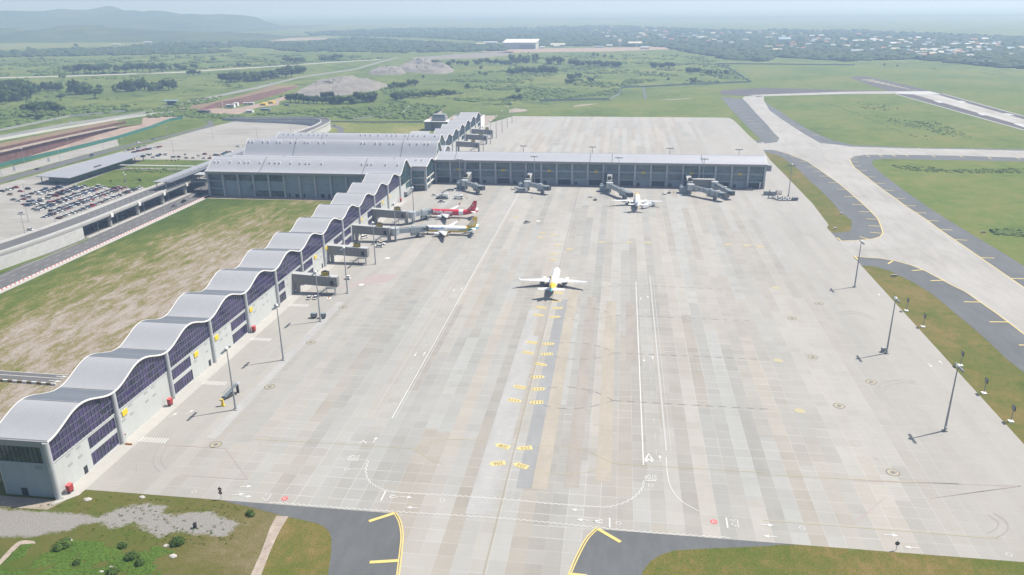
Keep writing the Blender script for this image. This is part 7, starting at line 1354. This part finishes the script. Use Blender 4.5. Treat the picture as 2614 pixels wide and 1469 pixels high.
SHEDS = [(r3, 485, 470, 60, 30, 12, 'roof_cream', 'cream roofed shed right of the big hangar'), (r3, 1250, 465, 55, 30, 16, 'roof_cream', 'tall cream industrial building in the far works'), (r3, 1100, 470, 14, 14, 26, 'roof_cream', 'cream silo block beside the industrial building'), (r3, 330, 485, 20, 12, 7, 'air_white', 'small white hut before the big hangar'), (r3, 470, 475, 24, 14, 7, 'air_white', 'small white shed below the cream roofed one'), (r3, 1000, 470, 26, 16, 8, 'air_white', 'white shed left of the silo block'), (r3, 1350, 490, 34, 18, 8, 'air_white', 'low white shed right of the industrial building'), (r3, 900, 478, 30, 14, 6, 'roof_blue', 'blue grey low shed in the far works'), (r3, 1670, 490, 30, 14, 6, 'air_white', 'white shed at the right end of the far works'), (r4, 1030, 424, 120, 30, 10, 'air_white', 'long white roof in the middle of the town'), (r4, 2035, 465, 130, 34, 11, 'air_white', 'second long white roof at the right of the town'), (r4, 1980, 588, 26, 16, 9, 'air_white', 'bright white hut at the near edge of the town'), (r4, 2195, 641, 30, 18, 8, 'air_white', 'bright white hut at the foot of the town, farther right'), (r4, 195, 440, 50, 30, 24, 'roof_blue', 'pale tall block at the left of the town'), (r2, 2350, 440, 60, 24, 9, 'air_white', 'white sheds left of the big hangar'), (r2, 2250, 450, 40, 18, 7, 'roof_cream', 'cream shed left of the white sheds'), (r1, 1160, 455, 40, 14, 7, 'air_white', 'white shed in the field below the red cranes'), (r1, 1470, 432, 40, 14, 7, 'air_white', 'white shed right of the red cranes'), (r4, 1950, 545, 34, 16, 8, 'roof_rust', 'rust roofed hall in the bright part of the town'), (r4, 1560, 545, 50, 18, 8, 'roof_cream', 'cream hall at the left of the bright part of the town')]
for fn, a, b_, w, d_, h_, rf, lb in SHEDS: house('shed', rf.replace('air_white', 'roof_white'), fn(a, b_), w*.8, d_*.8, h_, .05, lb, None)
# site cabins, machines and the tall mast by the second cutting
def cabin(p, w, d_, h_, mt, rf, label):
    T = empty('site_cabin', (p.x, p.y, 0)); tag(T, label, 'cabin'); MB().box(p.x-w/2, p.x+w/2, p.y-d_/2, p.y+d_/2, .2, h_).build('wall', mt, T); MB().box(p.x-w/2-.2, p.x+w/2+.2, p.y-d_/2-.2, p.y+d_/2+.2, h_, h_+.25).build('roof', rf, T); MB().box(p.x-w*.3, p.x+w*.3, p.y-d_/2-.05, p.y-d_/2, h_*.4, h_*.75).build('window', 'car_glass', T)
for ab, w, d_, h_, mt, rf, lb in (((700, 930), 10, 5, 4.5, 'pale_panel', 'air_white', 'white site cabin right of the tall mast'), ((770, 930), 5, 5, 5, 'air_white', 'air_white', 'tall narrow white cabin next to the first one'), ((835, 900), 6, 5, 5, 'air_white', 'air_white', 'white cabin left of the dark tree on the site'), ((1035, 870), 8, 4, 3, 'air_white', 'air_white', 'low white tent like cabin on the site'), ((1140, 870), 9, 4, 3, 'pale_panel', 'air_white', 'second low white cabin on the site'), ((1400, 880), 9, 7, 3, 'sign_yellow', 'sign_yellow', 'yellow covered stack, left one on the site'), ((1560, 840), 8, 7, 3, 'sign_yellow', 'sign_yellow', 'yellow covered stack, right one on the site'), ((1870, 890), 6, 3, 2.4, 'paint_blue', 'roof_blue', 'blue covered stack at the edge of the scrub'), ((1110, 1030), 10, 5, 3, 'air_white', 'air_white', 'white roofed shelter near the lower site edge'), ((1440, 985), 14, 5, 2.5, 'shutter_grey', 'roof_blue', 'long blue grey stack in the scrub'), ((160, 1040), 16, 8, 3.5, 'steel_dark', 'steel_dark', 'dark low shelter at the left end of the site')): cabin(zq(*ab), w, d_, h_, mt, rf, lb)
for ab, lb in (((1745, 700), 'yellow excavator on the pale haul road'), ((1290, 650), 'yellow excavator on top of the dark cut bank')): gear('excavator', zq(*ab), .5, lb, 'excavator', [('tracks', 'steel_dark', lambda m: m.box(-2.2, 2.2, -1.5, 1.5, 0, 1)), ('body', 'sign_yellow', lambda m: m.box(-1.8, 1.6, -1.4, 1.4, 1, 2.8)), ('cab', 'car_glass', lambda m: m.box(.2, 1.7, -1.4, 0, 2.8, 3.6)), ('boom', 'sign_yellow', lambda m: (m.bar((1.2, 0, 2.2), (4.2, 0, 6), .5, .6), m.bar((4.2, 0, 6), (6.2, 0, 2.6), .4, .5)))])
p = zq(560, 958); T = empty('site_mast', (p.x, p.y, 0)); tag(T, 'very tall slim mast, white below and grey above, by the site cabins', 'mast'); MB().cyl((p.x, p.y, 0), (p.x, p.y, 10), .35, .3, 8).build('lower_pole', 'air_white', T); MB().cyl((p.x, p.y, 10), (p.x, p.y, 27), .3, .15, 8).build('upper_pole', 'fascia_grey', T)
p = r1(1715, 1045); T = empty('gantry', (p.x, p.y, 0)); tag(T, 'dark gate booth with flat roof on the access road', 'booth'); MB().box(p.x-6, p.x+6, p.y-3, p.y+3, 0, 5.5).build('booth', 'steel_dark', T); MB().box(p.x-13, p.x+9, p.y-5, p.y+5, 5.5, 6.4).build('roof', 'roof_blue', T)
for (a, b_), lb in (((490, 212), 'white portable board left of the pavilion, farther one'), ((148, 300), 'white portable board left of the pavilion, nearer one')): p = r5(a, b_); T = empty('notice_board', (p.x, p.y, 0)); tag(T, lb, 'board'); MB().box(p.x-1.3, p.x+1.3, p.y-.1, p.y+.1, .5, 4.2).build('panel', 'air_white', T); MB().box(p.x-.1, p.x+.1, p.y-.08, p.y+.08, 0, .5).build('post', 'post_grey', T)
fence_line('airfield_fence', [tuple(p)[:2] for p in PP(r3, (300, 1012), (1000, 995), (1110, 940), (1110, 880), (1800, 850), (2410, 822), (2200, 690), (2060, 640))]+[tuple(p)[:2] for p in PP(r4, (900, 650))], 2.6, .4, 'steel_mid', 'thin dark fence round the far airfield grass', 'fence')
fence_line('lane_wall', [tuple(p)[:2] for p in PP(zr, (1650, 258), (2000, 263), (2576, 270))]+[tuple(p)[:2] for p in PP(r2, (1880, 1220))], 1.6, .5, 'concrete_pale', 'low pale wall behind the mown lawn', 'wall')
fence_line('scrub_fence', [tuple(p)[:2] for p in PP(r2, (980, 1192), (1480, 1132), (1540, 1062))], 1.6, .6, 'concrete_pale', 'thin pale wall crossing the scrub behind the hall', 'wall')
# ------------------------------------------------------------------ the hazy air
hz = MB().box(-34000, 34000, -500, 36000, -13.0, 420).build('haze', [])
hm = bpy.data.materials.new('haze'); hm.use_nodes = True; hnt = hm.node_tree
hnt.nodes.remove(hnt.nodes['Principled BSDF'])
pv = hnt.nodes.new('ShaderNodeVolumePrincipled'); pv.inputs['Color'].default_value = (.43, .585, .88, 1); pv.inputs['Density'].default_value = 2.35e-4; pv.inputs['Absorption Color'].default_value = (.46, .46, .46, 1); pv.inputs['Anisotropy'].default_value = .25
hnt.links.new(pv.outputs[0], hnt.nodes['Material Output'].inputs['Volume'])
hz.data.materials.append(hm)
tag(hz, 'pale blue haze fading the distant land', 'haze', kind='stuff')
hz.visible_shadow = True
